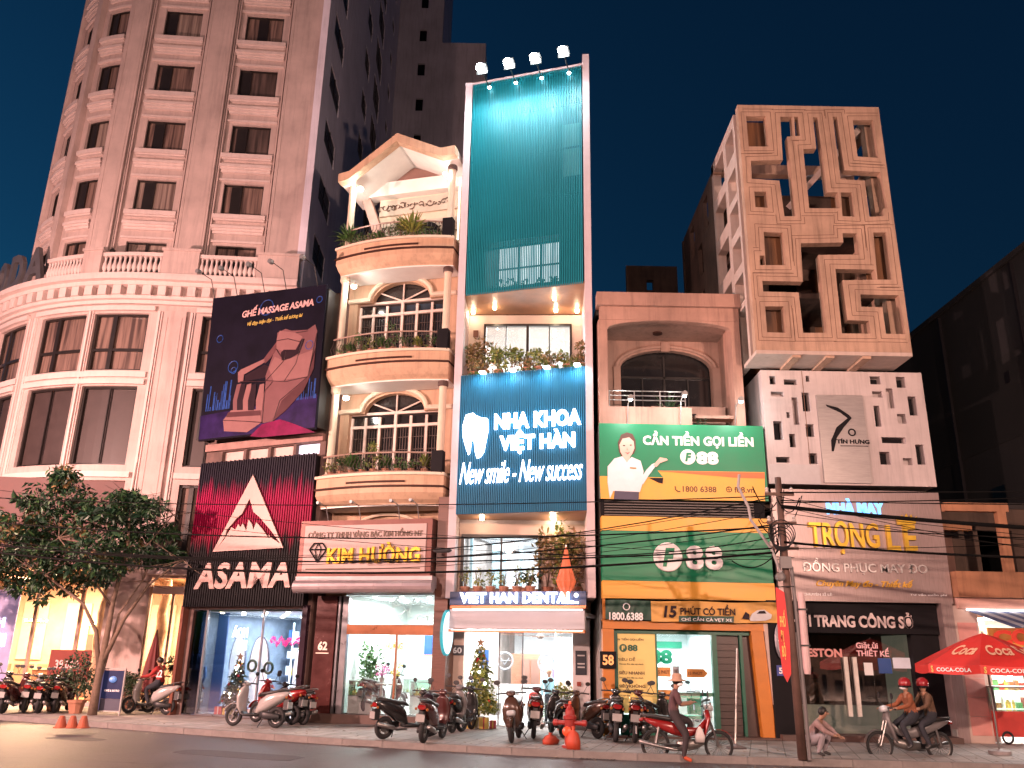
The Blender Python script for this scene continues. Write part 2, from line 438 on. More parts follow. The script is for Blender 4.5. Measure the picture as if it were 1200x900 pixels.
# dark room behind the wall, straight back walls
for c in cols:
    for t in tops:
        b = t-1.58 if t > 20.1 else 17.75
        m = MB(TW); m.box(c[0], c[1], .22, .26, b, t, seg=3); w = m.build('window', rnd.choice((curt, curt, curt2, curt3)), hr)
        m = MB(TW); s0, s1 = c; z0, z1 = b, t; k = s0+(s1-s0)*(rnd.choice((.28, .36, .36, .42, .55)) if t > 20.1 else .5)
        m.box(s0, s0+.06, .12, .2, z0, z1); m.box(s1-.06, s1, .12, .2, z0, z1); m.box(s0, s1, .12, .2, z1-.07, z1+.0, seg=3); m.box(s0, s1, .12, .2, z0, z0+.06, seg=3); m.box(k-.06, k+.06, .12, .2, z0, z1)
        if t > 20.1: m.box(k-.45, k-.06, .18, .21, z0, z1)
        m.build('frame', frame_dk, w)
for c in cols:
    big = c[1] > -9
    e = .28 if big else .1
    for t in tops:
        if t < 20.1:
            continue
        b = t-1.58
        m = MB(TW); m.box(c[0]-e, c[1]+e, -.26, 0, b-.38, b-.16, seg=4); m.box(c[0]-e+.05, c[1]+e-.05, -.18, 0, b-.44, b-.38, seg=4); m.box(c[0]-e+.05, c[1]+e-.05, -.12, 0, b-.16, b-.1, seg=4); m.build('sill', stone2, hr)
        m = MB(TW); m.box(c[0]-e, c[1]+e, -.24, 0, b-.86, b-.72, seg=4); m.box(c[0]-e+.03, c[1]+e-.03, -.17, 0, b-.98, b-.86, seg=4); m.box(c[0]-e+.06, c[1]+e-.06, -.1, 0, b-1.1, b-.98, seg=4)
        m.box(c[0]-e, c[1]+e, -.1, 0, b-1.54, b-1.44, seg=4)
        m.build('moulding', stone2, hr)
for (a, b, o) in [(-9.62, -8.72, .36), (-5.82, -4.55, .36), (-1.75, -.1, .38), (-11.85, -11.5, .3), (-14.05, -13.8, .3), (-16.4, -16., .3)]:
    m = MB(TW); m.box(a, b, -o, 0, 17.6, 62, seg=3)
    if b-a > .6:
        for q in (a-.16, a-.06, b+.02, b+.12): m.box(q, q+.06, -o*.55, 0, 17.6, 62)
        m.box(a+.1, a+.14, -o-.02, -o, 17.6, 62); m.box(b-.14, b-.1, -o-.02, -o, 17.6, 62)
    m.build('pilaster', stone, hr)
# balconies doors lanterns
for c in cols[:2]:
    for s in (c[0]-.45, c[1]+.45):
        m = MB(TW); m.lathe([(.02, -.3), (.09, -.18), (.12, .05), (.13, .12), (.03, .25)], (s, -.22, 19.25), 8); m.box(s-.02, s+.02, -.2, 0, 19.2, 19.24); m.build('wall_lantern', frame_dk, hr)
side = M('hotel_side_paint', (.72, .68, .78), rough=.85, var=.14, scale=.4, streak=.25)
# side wall (faces right); hole windows
SD = Frame(-9.55, 35.1, 92)
sr = SD.root('hotel_side_block', 'plain grey side of the tall hotel with slanting rows of dark windows', 'building')
def swin(u0, u1, z1, z0):
    return (u0, u1, z0, z1)
sh_ = []
for k in range(-5, 6):
    dz = 3.25*k
    sh_ += [(1.2, 4.0, 33.0+dz, 34.4+dz), (10.6, 12.6, 38.6+dz-3.25, 40.1+dz-3.25), (14.8, 17.8, 42.3+dz-3.25, 44.5+dz-3.25), (21.6, 22.9, 44.6+dz, 45.6+dz)]
mb = MB(); wallgrid(mb, -.3, 25.5, 0, 66, 0, .35, [h for h in sh_ if h[2] > 10]); mb.build('wall', side, sr)
gl = M('dark_pane', (.004, .005, .006), rough=.35, var=.3, spec=.15)
for h in sh_:
    w = B('window', gl, sr, (h[0], h[1], .05, .1, h[2], h[3]))
    um = (h[0]+h[1])/2; zm = (h[2]+h[3])/2
    if h[1]-h[0] > 1.5: B('frame', frame_dk, w, (um-.05, um+.05, .01, .05, h[2], h[3]), (h[0], um-.05, .02, .05, zm-.04, zm+.04), (um+.05, h[1], .02, .05, zm-.04, zm+.04))
# rear frontal block
BK = Frame(-9.6, 60.7, 0)
bh = []
for k in range(-7, 6): bh.append((1.0, 1.62, 45.9+3.55*k, 47.15+3.55*k))
mb = MB(); wallgrid(mb, -6, 3.0, 0, 68, 0, .4, bh); mb.box(3.0, 6.8, .003, 6, 0, 52.9); mb.build('rear_wing', M('hotel_rear_paint', (.5, .48, .54), .9, var=.2, scale=.3, streak=.3), hr, loc=None)
rw = hr.children[-1]; 
for o in list(COL.objects):
    if o.name == 'rear_wing': rw = o
rw.parent = None; rb = BK.root('rear_block', 'dim brown grey block behind the hotel with one column of small square windows', 'building')
rw.parent = rb; rw.name = 'wall'
for h in bh: B('window', gl, rb, (h[0], h[1], .2, .24, h[2], h[3]))
B('roof_core', side, rb, (-6, 3.0, .41, 8, 0, 68))
# podium
PD = cmap(-6., 11., 0)
ph = [(-8.5, -6.12, 13.42, 16.0), (-11.3, -8.9, 13.42, 16.0), (-8.5, -6.12, 9.35, 12.72), (-11.3, -8.9, 9.35, 12.72),
      (-3.85, -2.35, 13.42, 16.0), (-2.05, -.6, 13.42, 16.0), (-3.85, -2.35, 9.35, 12.72), (-2.05, -.6, 9.35, 12.72),
      (-11.3, -6.0, .3, 8.7), (-4.4, -.6, .3, 4.9), (-3.85, -2.6, 5.7, 8.6), (-14.8, -12.4, 13.42, 16), (-14.8, -12.4, 9.35, 12.7), (-17.5, -15.2, 13.42, 16), (-17.5, -15.2, 9.35, 12.7)]
mb = MB(PD); wallgrid(mb, -22, 0.1, .15, 16.45, 0, .4, ph, .45); mb.build('podium_wall', stone, hr)
shade = M('dark_blind', (.055, .038, .036), rough=.5, var=.15, scale=2)
for h in ph[:8]+ph[10:]:
    up = h[2] > 13 or h[2] < 6
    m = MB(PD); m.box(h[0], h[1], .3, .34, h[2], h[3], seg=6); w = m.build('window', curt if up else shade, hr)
    m = MB(PD); a, b, z0, z1 = h; k = a+(b-a)*(.37 if up else .5)
    m.box(a, a+.09, .14, .24, z0, z1); m.box(b-.09, b, .14, .24, z0, z1); m.box(a, b, .14, .24, z1-.09, z1, seg=5); m.box(a, b, .14, .24, z0, z0+.09, seg=5)
    m.box(k-(.09 if up else .02), k+(.09 if up else .02), .14, .24, z0, z1)
    if up: m.box(a, b, .15, .23, z0+.9, z0+1.02, seg=5)
    m.build('frame', frame_dk, w)
# surrounds, bands
for (a, b) in [(-11.6, -5.85), (-4.1, -.4), (-17.8, -12.2)]:
    for o_, z0_, z1_ in ((.16, 16.1, 16.3), (.14, 12.78, 13.0), (.1, 13.1, 13.34), (.16, 8.82, 9.05)):
        m = MB(PD); m.box(a, b, -o_, 0, z0_, z1_, seg=10); m.build('window_surround', stone2, hr)
for (a, b, z0, z1) in [(-5.72, -5.62, 8, 16.1), (-4.35, -4.25, 5.3, 16.1), (-11.75, -11.62, 5.3, 16.1), (-12.1, -12., 5.3, 16.1), (-8.74, -8.66, 9.1, 16.1)]:
    m = MB(PD); m.box(a, b, -.1, 0, z0, z1); m.box(a+.14, a+.18, -.06, 0, z0, z1); m.build('pilaster_strip', stone2, hr)
m = MB(PD); m.box(-5.45, -4.5, -.16, 0, 5.2, 16.1); m.box(-5.3, -5.25, -.18, -.16, 5.5, 15.8); m.box(-4.7, -4.65, -.18, -.16, 5.5, 15.8); m.build('pilaster', stone, hr)
m = MB(PD)
for (o, z0, z1) in [(.18, 16.4, 16.55), (.38, 16.55, 16.7), (.55, 17.12, 17.3), (.8, 17.3, 17.5), (.72, 17.5, 17.62)]:
    m.box(-22, .15, -o, 1.6, z0, z1, seg=36)
m.build('cornice', stone2, hr)
m0 = None
s = -20.
while s < 0:
    m = MB(PD); m.box(s, s+.34, -.5, 0, 16.7, 17.12); m.build('dentil', stone2, hr); s += .62
m = MB(PD); m.box(-22, .15, -.2, .2, 16.7, 17.12, seg=36); m.build('frieze', stone, hr)
# band above ground floor
m = MB(PD); m.box(-4.55, .1, -.28, 0, 5.0, 5.35, seg=4); m.box(-5.9, .1, -.2, 0, 5.35, 5.5, seg=4); m.build('shop_cornice', stone2, hr)
# balustrades
for (a, b) in [(-8.35, -5.75), (-4.2, -1.7), (-11.2, -9.2)]:
    bl = bpy.data.objects.new('balustrade', None); COL.objects.link(bl); bl.parent = hr
    m = MB(PD); m.box(a, b, -.42, -.2, 18.55, 18.72, seg=4); m.box(a, b, -.42, -.2, 17.62, 17.76, seg=4); rail = m.build('rail', stone2, bl)
    n = 12; 
    for i in range(n):
        s = a+(b-a)*(i+.5)/n
        m = MB(PD); m.lathe([(.07, 17.76), (.05, 17.84), (.105, 18.0), (.1, 18.1), (.05, 18.32), (.05, 18.42), (.08, 18.55)], (s, -.31, 0), 8); m.build('baluster', stone2, bl, smooth=True)
for (a, b) in [(-9.2, -8.35), (-5.75, -4.2), (-1.7, .1)]:
    m = MB(PD); m.box(a, b, -.5, -.1, 17.62, 18.8, seg=3); m.box(a-.06, b+.06, -.55, -.05, 18.8, 18.92, seg=3); m.build('pedestal', stone, hr)
# sign letters facing the street corner on the ledge
for i, ch in enumerate('ODA'):
    s = -15.6+i*1.5
    vs, fs = _text(ch, .03, .08, 0, 1)
    mx_ = max(p[0] for p in vs)
    m = MB(PD); m.add([(s+1.25*p[0]/mx_, -.35-p[2]*1.2, 17.75+1.75*p[1]/.72) for p in vs], fs)
    tag(m.build('roof_letter', M('grey_letter_metal', (.16, .15, .16), .5, metal=.5), None, loc=H.w(0, 0), rz=H.a), f'grey metal letter {ch} standing on the rounded hotel ledge', 'sign letter', 'letters on the hotel ledge')
    for q in (.2, .9):
        pass
ORD = ['first', 'second', 'third', 'fourth', 'fifth', 'sixth', 'seventh', 'eighth', 'ninth', 'tenth', 'eleventh', 'twelfth']
def fillpanel(outer, holes, y0, y1, name, mat, parent):
    cu = bpy.data.curves.new('t', 'CURVE'); cu.dimensions = '2D'; cu.fill_mode = 'BOTH'; cu.extrude = abs(y1-y0)/2
    for poly in [outer]+holes:
        sp = cu.splines.new('POLY'); sp.points.add(len(poly)-1)
        for q, p in zip(sp.points, poly): q.co = (p[0], p[1], 0, 1)
        sp.use_cyclic_u = True
    o = bpy.data.objects.new('t', cu); COL.objects.link(o)
    dg = bpy.context.evaluated_depsgraph_get(); dg.update(); me = o.evaluated_get(dg).to_mesh()
    mb = MB(); ym = (y0+y1)/2
    mb.add([(v.co.x, ym-v.co.z, v.co.y) for v in me.vertices], [tuple(p.vertices) for p in me.polygons])
    o.to_mesh_clear(); bpy.data.objects.remove(o); bpy.data.curves.remove(cu)
    return mb.build(name, mat, parent)
def arc(cx, cz, rx, rz, a0, a1, n=14):
    return [(cx+rx*math.cos(a0+(a1-a0)*i/n), cz+rz*math.sin(a0+(a1-a0)*i/n)) for i in range(n+1)]
green1 = leafmat('leaf_green', (.02, .06, .015), (.05, .13, .03), (.12, .2, .05))
green2 = leafmat('leaf_yellow_green', (.06, .10, .02), (.16, .2, .04), (.35, .33, .08))
green3 = leafmat('leaf_dark', (.008, .022, .01), (.02, .05, .02), (.05, .08, .03))
autumn = leafmat('leaf_autumn', (.05, .08, .02), (.22, .14, .05), (.35, .2, .1))
bark = M('bark', (.16, .11, .08), .9, var=.3, scale=8, bump=.6)
potm = M('pot_terracotta', (.35, .16, .1), .8); potw = M('pot_white', (.6, .58, .55), .5)
_ps = [100]
def plant(P, w, h, mat, label, group, cat='plant', name='balcony_plant', pot=potm, potr=None, n=150, leaf=.13, rz=0, spiky=False):
    _ps[0] += 1; rg = random.Random(_ps[0])
    t = thing(name, label, cat, P, rz, group)
    pr = potr if potr else min(.16, w*.4); ph = pr*1.5
    if pot:
        m = MB(); m.lathe([(pr*.7, 0), (pr*.95, ph*.8), (pr*1.08, ph*.82), (pr*1.08, ph), (pr*.9, ph), (pr*.85, ph*.9)], n=10); m.build('pot', pot, t, smooth=False)
    else: ph = 0
    m = MB()
    for k in range(4):
        a = rg.uniform(0, 6.28); m.tube([(0, 0, ph*.8), (math.cos(a)*w*.12, math.sin(a)*w*.12, ph+h*.35), (math.cos(a)*w*.28, math.sin(a)*w*.28, ph+h*.75)], [.018, .012, .006], 5)
    m.build('stem', bark, t)
    m = MB()
    if spiky:
        for k in range(n):
            a = rg.uniform(0, 6.28); e = rg.uniform(.15, 1.35); L = h*rg.uniform(.55, 1)
            d = Vector((math.cos(a)*math.cos(e), math.sin(a)*math.cos(e), math.sin(e))); sd = Vector((-math.sin(a), math.cos(a), 0))*leaf*.35
            b = Vector((0, 0, ph+h*.15)); q = b+d*L*.6; r = b+d*L+Vector((0, 0, -L*.25*math.cos(e)))
            m.add([b-sd*.4, b+sd*.4, q+sd, q-sd, r], [(0, 1, 2, 3), (3, 2, 4)])
    else:
        for k in range(max(3, int(4+h*3))):
            a = rg.uniform(0, 6.28); rr = w*.28*rg.random()**.5; c = (math.cos(a)*rr, math.sin(a)*rr, ph+h*rg.uniform(.12, .8)); R = w*rg.uniform(.24, .4)
            m.leaves(c, (R, R, h*.22), max(8, n//6), leaf, rg)
    m.build('foliage', mat, t)
    return t
def lamp_arm(P, rz, label, reach=.9, rise=.35, head=.09, group=None, light=0, col=(1, .97, .9), tilt=0, lit=True, aim=None, name='sign_lamp', pm=None):
    t = thing(name, label, 'lamp', P, rz, group)
    m = MB(); m.tube([(0, 0, 0), (0, -reach*.35, rise), (0, -reach, rise+.05)], .016, 6); m.build('arm', pm or M('lamp_metal', (.45, .45, .45), .35, metal=.8), t)
    m = MB(); m.lathe([(.02, -reach+.02), (head, -reach), (head*1.1, -reach-.06), (head, -reach-.16)][::1], (0, 0, rise+.03), 10, axis='y'); m.build('housing', M('lamp_housing', (.3, .3, .3), .4, metal=.6), t)
    if lit:
        m = MB(); m.ball((0, -reach-.06, rise-.02), head*.75, 10, 6); m.build('bulb', M('lamp_bulb', (1, .98, .92), emit=40, ecol=(1, .97, .9)), t)
        if light: point((0, -reach-.08, rise-.15), light, col, .08, 'lamp_light', t, spot=120 if aim else None, aim=aim)
    return t

# ================================================================ ASAMA shop
A = Frame(-5.5, 27.6, -24)
black = M('black_cladding', (.010, .009, .011), .6, var=.2, spec=.12)
ar = A.root('massage_shop', 'narrow dark shop building with ribbed black front and painted magenta reflection under a big billboard', 'shop building')
m = MB(); wallgrid(m, -6.35, -1.05, .15, 14.7, .25, .5, [(-6.0, -1.3, .16, 3.55), (-5.6, -4.62, 8.72, 9.12), (-4.5, -3.52, 8.72, 9.12), (-3.4, -2.42, 8.72, 9.12), (-2.3, -1.3, 8.72, 9.12)])
m.box(-6.35, -6.2, .5, 9, .15, 14.7); m.box(-1.15, -1.05, .5, 9, .15, 14.7); m.box(-6.35, -1.05, 8.9, 9, .15, 14.7); m.box(-6.2, -1.15, .5, 8.9, 14.4, 14.7)
m.build('wall', M('brown_render', (.13, .08, .07), .8, var=.3, streak=.3), ar)
B('beam', M('brown_beam', (.28, .16, .14), .7, var=.3), ar, (-6.3, -1.1, .1, .25, 9.14, 9.4))
for k, (a, b) in enumerate([(-5.6, -4.62), (-4.5, -3.52), (-3.4, -2.42), (-2.3, -1.3)]):
    B('window', M('pink_lit_pane' if k < 3 else 'white_lit_pane', (.5, .36, .33) if k < 3 else (.6, .65, .8), .3, emit=.12 if k < 3 else .8, ecol=(1, .6, .5) if k < 3 else (.8, .8, 1)), ar, (a, b, .42, .46, 8.72, 9.12))
# ribbed sign box
sg = A.root('shop_sign', 'tall ribbed black sign of the massage chair shop with mountain triangle and painted magenta reflection', 'sign')
uL, uR, zb, zt = -6.25, -1.2, 3.67, 8.6
B('panel', black, sg, (uL, uR, -.02, .22, zb, zt))
ribm = M('ribbed_magenta_reflection', (.01, .01, .012), .55, spec=.12)  # magenta reflection of neon across the street, painted in by height and noise
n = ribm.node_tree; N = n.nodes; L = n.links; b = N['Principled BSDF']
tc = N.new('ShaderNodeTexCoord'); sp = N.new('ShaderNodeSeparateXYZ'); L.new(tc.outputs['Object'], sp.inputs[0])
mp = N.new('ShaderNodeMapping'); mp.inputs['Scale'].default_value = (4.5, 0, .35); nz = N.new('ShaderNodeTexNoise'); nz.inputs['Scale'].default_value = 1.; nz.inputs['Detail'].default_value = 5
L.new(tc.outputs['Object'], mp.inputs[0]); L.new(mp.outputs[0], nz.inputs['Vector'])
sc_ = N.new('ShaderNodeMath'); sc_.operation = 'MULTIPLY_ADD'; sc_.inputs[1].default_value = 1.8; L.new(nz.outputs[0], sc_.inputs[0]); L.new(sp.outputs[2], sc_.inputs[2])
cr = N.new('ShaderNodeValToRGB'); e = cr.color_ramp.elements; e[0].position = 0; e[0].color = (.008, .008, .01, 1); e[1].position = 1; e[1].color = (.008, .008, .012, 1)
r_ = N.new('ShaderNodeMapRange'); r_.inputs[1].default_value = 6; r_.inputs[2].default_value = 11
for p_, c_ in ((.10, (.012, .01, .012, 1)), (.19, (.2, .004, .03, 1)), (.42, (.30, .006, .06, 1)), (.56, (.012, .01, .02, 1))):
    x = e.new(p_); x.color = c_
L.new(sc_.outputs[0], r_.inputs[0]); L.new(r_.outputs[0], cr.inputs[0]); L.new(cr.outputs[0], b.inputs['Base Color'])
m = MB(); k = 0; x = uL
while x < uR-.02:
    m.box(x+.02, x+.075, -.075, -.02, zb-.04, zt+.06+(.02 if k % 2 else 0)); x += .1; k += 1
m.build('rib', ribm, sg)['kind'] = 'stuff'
stl = M('brushed_pink_steel', (.32, .22, .2), .5, metal=.4, var=.15, scale=2)
# triangle with mountain cut in
def upx(F, pts, v=0.): return [F.uz(px, py, v) for px, py in pts]
C2 = lambda pts: [(200+x/4.5, 520+y/4.5) for x, y in pts]
tri = upx(A, C2([(438, 165), (597, 550), (225, 570)]), -.12)
mt = upx(A, C2([(255, 545), (290, 490), (300, 455), (335, 415), (350, 395), (380, 370), (420, 290), (440, 360), (470, 385), (500, 420), (530, 455), (585, 530), (540, 500), (520, 480), (522, 500), (490, 455), (470, 430), (455, 415), (440, 455), (432, 425), (415, 400), (402, 460), (385, 420), (372, 440), (360, 425), (345, 455), (325, 440), (310, 465), (290, 500)]), -.12)
fillpanel(tri, [mt], -.16, -.10, 'triangle_emblem', stl, sg)
lb = upx(A, C2([(128, 715), (650, 590)]), -.12)
lt = upx(A, C2([(140, 600), (650, 700)]), -.12)
letters('ASAMA', (lb[0][0], lb[1][0]-.02, 4.2, 5.08), -.08, .07, stl, sg, bold=.035, shear=.12, spacing=1.05)
for i, x in enumerate((-4.9, -2.75)):
    pass
# billboard
bb = A.root('billboard', 'large dark advertising board of a massage chair above the ribbed shop front', 'billboard')
q = upx(A, [(258, 357), (393, 343), (378, 507), (245, 522)], -.45)
q = [(-6.36, 15.05), (-1.1, 14.75), (-1.02, 9.4), (-6.15, 9.4)]
m = MB(); m.prism(q, -.45, -.36); m.build('board', M('billboard_print', (.006, .005, .012), .7, spec=.08, var=.5, scale=.8), bb)
B('frame', M('black_metal', (.02, .02, .02), .4), bb, (-6.35, -6.25, -.36, .25, 9.5, 14.9)); B('frame', M('black_metal'), bb, (-1.12, -1.04, -.36, .25, 9.5, 14.6))
C3 = lambda pts, k=4.288: [(230+x/k, 320+y/k) for x, y in pts]
def flat(F, pts, v, mat, parent, name, th=.006):
    uz = upx(F, pts, v)
    m = MB(); return fillpanel(uz, [], v-th, v, name, mat, parent)
chm = M('print_pink', (.15, .07, .075), .4, var=.12, scale=1, spec=.1); chd = M('print_pink_dark', (.12, .05, .055), .4, spec=.1); chb = M('print_black', (.02, .01, .015), .4, spec=.1)
chl = M('print_pink_light', (.22, .11, .11), .4, var=.08, spec=.1)
bl = M('print_blue', (.02, .06, .24), .4, var=.5, scale=4, spec=.1)
# floor glow print, blue city band
fm = M('print_magenta', (.15, .004, .05), .4, var=.6, scale=1.2, spec=.1)
fillpanel([(-6.12, 9.46), (-1.06, 9.46), (-1.07, 10.6), (-6.2, 10.35)], [], -.456, -.45, 'floor_print', M('print_navy', (.018, .008, .06), .4, var=.6, scale=1.4, spec=.1), bb)
flat(A, C3([(330, 760), (420, 735), (470, 750), (600, 800), (330, 825), (270, 820)]), -.4570, fm, bb, 'glow_print')
m = MB(); rg = random.Random(5)
for side_ in ((-6.0, -4.9), (-2.6, -1.15)):
    x = side_[0]
    while x < side_[1]:
        h = rg.uniform(.15, 1.3)*(1-.3*abs(x+3.6)/3); m.box(x, x+rg.uniform(.02, .06), -.458, -.45, 10.5, 10.5+h); x += rg.uniform(.05, .11)
o = m.build('city_lines', bl, bb); o['kind'] = 'stuff'
for cx, cz, r in [(-5.75, 13.3, .14), (-4.95, 12.1, .22), (-4.9, 11.95, .12), (-1.6, 12.5, .16), (-1.35, 14.2, .12), (-3.7, 14.25, .3)]:
    m = MB(); m.torus((cx, -.455, cz), r, .018, n=18, m=5); m.build('ring_print', bl, bb)
flat(A, C3([(408, 300), (450, 280), (480, 290), (560, 285), (598, 258), (608, 290), (600, 370), (575, 450), (540, 560), (490, 640), (440, 700), (380, 745), (330, 755), (318, 735), (322, 660), (345, 590), (350, 540), (345, 500), (365, 470), (390, 400), (405, 340)]), -.4575, chm, bb, 'chair_shell')
flat(A, C3([(420, 290), (500, 300), (535, 320), (505, 400), (450, 395), (400, 380), (405, 330)]), -.464, chl, bb, 'chair_headrest')
flat(A, C3([(425, 400), (440, 385), (500, 385), (530, 330), (545, 330), (520, 400), (470, 430), (430, 440)]), -.4685, chb, bb, 'chair_shadow')
flat(A, C3([(340, 430), (405, 345), (402, 385), (372, 430), (345, 455)]), -.464, chd, bb, 'chair_side')
flat(A, C3([(210, 500), (225, 485), (345, 430), (350, 445), (240, 510), (235, 545), (210, 550)]), -.464, chl, bb, 'chair_armrest')
flat(A, C3([(245, 515), (345, 460), (365, 470), (345, 525), (245, 545)]), -.461, chb, bb, 'chair_seat_gap')
flat(A, C3([(365, 480), (395, 420), (440, 440), (590, 385), (560, 520), (390, 545)]), -.466, chl, bb, 'chair_panel')
flat(A, C3([(385, 545), (545, 525), (500, 620), (380, 735), (330, 750), (345, 600)]), -.4655, chm, bb, 'chair_lower_shell')
for i, (a, mm) in enumerate([(185, chm), (205, chb), (235, chl), (260, chb), (300, chl)]):
    flat(A, C3([(a, 640), (a+20, 560), (a+42, 555), (a+38, 620), (a+30, 690), (a, 690)]), -.465-.0012*i, mm, bb, 'chair_leg_pad')
flat(A, C3([(135, 740), (175, 690), (320, 685), (328, 750), (255, 800), (140, 795)]), -.4675, chl, bb, 'chair_footrest')
m = MB()
for ln_ in [[(345, 540), (450, 545), (560, 520)], [(450, 395), (440, 440), (350, 540)], [(400, 380), (440, 440)], [(385, 745), (420, 640), (560, 520), (606, 300)], [(330, 755), (345, 590), (385, 545)], [(135, 740), (250, 745), (328, 750)], [(220, 545), (345, 545)], [(535, 330), (500, 455), (440, 545)], [(500, 300), (560, 290)], [(405, 340), (460, 330), (520, 345)]]:
    q_ = upx(A, C3(ln_), -.478); m.tube([(a_, -.478, b_) for a_, b_ in q_], .014, 4)
m.build('chair_line', M('print_line', (.04, .015, .02), .5), bb)
flat(A, C3([(560, 520), (600, 380), (606, 300), (590, 480), (540, 590), (450, 690), (385, 745), (430, 640)]), -.4745, M('print_pink_shade', (.075, .03, .035), .4, spec=.1), bb, 'chair_shade')
flat(A, C3([(160, 700), (320, 690), (322, 715), (150, 725)]), -.4745, M('print_pink_shade'), bb, 'chair_shade')
wht = M('print_white', (.75, .68, .68), .5); yel = M('print_yellow', (.6, .45, .1), .5)
a0 = A.uz(283, 378, -.45); a1 = A.uz(367, 366, -.45)
letters('GHẾ MASSAGE ASAMA', (a0[0], a1[0], 14.0, 14.42), -.456, .008, M('print_rose', (.55, .34, .33), .5), bb, bold=.03, shear=.1, spacing=.95)
letters('Về đẹp hiện đại - Thiết kế tương lai', (a0[0]+.3, a1[0]-.45, 13.6, 13.82), -.456, .006, yel, bb, split=False, shear=.3, bold=.01)
for i, x in enumerate((-6.3, -5.2, -3.9, -2.9, -1.5)):
    P = A.w(x, -.4, 14.95-.06*(x+6.3))
    t = lamp_arm(P, A.a, f'{ORD[i]} black arm lamp from the left along the top of the massage chair billboard', reach=.95, rise=.75, head=.09, group='arm lamps on the billboard', lit=False, pm=M('black_metal', (.02, .02, .02), .4))
# ---- shop interior
def room(F, root, u0, u1, v0, v1, z0, z1, wm, fm_, cm):
    B('interior_floor', fm_, root, (u0, u1, v0, v1, z0-.05, z0))
    B('interior_wall', wm, root, (u0-.06, u0, v0, v1, z0, z1), (u1, u1+.06, v0, v1, z0, z1), (u0-.06, u1+.06, v1, v1+.06, z0, z1))
    B('interior_ceiling', cm, root, (u0, u1, v0, v1, z1, z1+.05))
white = M('white_interior', (.75, .77, .8), .6, var=.06); tilef = M('glossy_tile', (.6, .6, .6), .15, var=.1)
room(A, ar, -5.9, -1.35, .6, 5.5, .2, 3.5, M('cool_interior', (.2, .25, .33), .6, var=.3), tilef, white)
area((-3.6, 2.8, 3.4), 65, 3.6, 3.6, (.75, .88, 1), parent=ar)
spotm = M('downlight', (1, 1, 1), emit=25, ecol=(1, .97, .92)); spotw = M('downlight_warm', (1, .9, .7), emit=22, ecol=(1, .8, .5))
rg = random.Random(3)
for i in range(5):
    for j in range(4):
        m = MB(); m.lathe([(.001, 0), (.07, 0), (.07, .02)], (-5.4+i*.95, 1+j*1.1, 3.46), 8); m.build('downlight', spotm if (i+j) % 3 else spotw, ar)
B('shop_window', glass(), ar, (-5.35, -1.3, .3, .32, .2, 3.55))
B('window_frame', M('steel_frame', (.3, .3, .32), .3, metal=.8), ar, (-5.42, -5.35, .27, .35, .16, 3.55), (-3.0, -2.95, .27, .35, .16, 3.55), (-1.35, -1.3, .27, .35, .16, 3.55), (-5.35, -1.35, .27, .35, .16, .22))
# display pylons with rounded tops
pyl = M('display_white', (.75, .8, .85), .3, emit=.7, ecol=(.6, .8, 1)); pyb = M('display_edge', (.1, .13, .2), .3)
for i, (u, w, h, v) in enumerate([(-4.95, .62, 2.55, 1.5), (-3.75, .75, 2.5, 1.2), (-2.45, .6, 2.2, 1.8)]):
    t = A.root('display_board', f'{["left", "tallest middle", "right"][i]} white round topped display board inside the massage chair shop', 'display board', 'round topped boards in the shop', u, v, .2)
    pts = [(-w/2, 0), (w/2, 0)]+[(w/2-w*.02, h*.55)]+arc(0, h*.62, w/2, h*.38, 0, PI, 12)+[(-w/2+w*.02, h*.55)]
    m = MB(); m.prism(pts, 0, .06); m.build('board', pyl, t)
    m = MB(); m.tube([(p[0]*1.06, .03, p[1]) for p in pts[2:]], .035, 6); m.build('edge', pyb, t)
    if i == 2:
        m = MB(); m.prism([(-.1, .5), (.1, .5), (.1, 1.5), (-.1, 1.5)], -.02, 0); m.build('strip', M('print_brown', (.3, .18, .12), .5), t)
def xmas(P, h, r, label, dens=700, warm=False, rz=0, pot=True):
    t = thing('christmas_tree', label, 'christmas tree', P, rz); rg = random.Random(int(h*100))
    m = MB(); m.tube([(0, 0, 0), (0, 0, h*.95)], [.05, .01], 6); m.build('trunk', bark, t)
    m = MB()
    for k in range(dens):
        z = .18*h+.8*h*(1-(1-rg.random())**.6); R = r*(1-(z-.18*h)/(.84*h))*rg.uniform(.35, 1.05); a = rg.uniform(0, 6.28)
        m.leaves((math.cos(a)*R, math.sin(a)*R, z), (.1*r/.5, .1*r/.5, .05), 3, .16, rg, flat=.35, droop=.5)
    m.build('foliage', green2 if warm else green3, t)
    cs = [M('bauble_gold', (.8, .5, .12), .2, metal=.9), M('bauble_silver', (.8, .8, .85), .15, metal=.9), M('bauble_red', (.5, .03, .04), .2), M('fairy_light', (1, .95, .8), emit=14, ecol=(1, .9, .7)), M('bauble_blue', (.2, .4, .8), .2, metal=.5)]
    for k in range(64):
        z = .2*h+.75*h*rg.random()**1.2; R = r*(1-(z-.18*h)/(.84*h))*1.02; a = rg.uniform(0, 6.28)
        m = MB(); m.ball((math.cos(a)*R, math.sin(a)*R, z), .045 if k % 4 != 3 else .02, 7, 5); m.build('bauble', cs[(k) % 5], t)
    m = MB(); st = [((.14 if i % 2 == 0 else .06)*math.sin(i*PI/5), h+.08+(.14 if i % 2 == 0 else .06)*math.cos(i*PI/5)) for i in range(10)]; m.prism(st, -.02, .02); m.build('star', M('star_dark', (.25, .16, .1), .3, metal=.6), t)
    if pot: m = MB(); m.lathe([(.16, 0), (.2, .25), (.22, .25), (.2, .3)], n=10); m.build('pot', potw, t)
    return t
xmas(A.w(-4.35, .95, .2), 1.75, .5, 'small dark christmas tree with fairy lights behind the massage shop glass', 350)
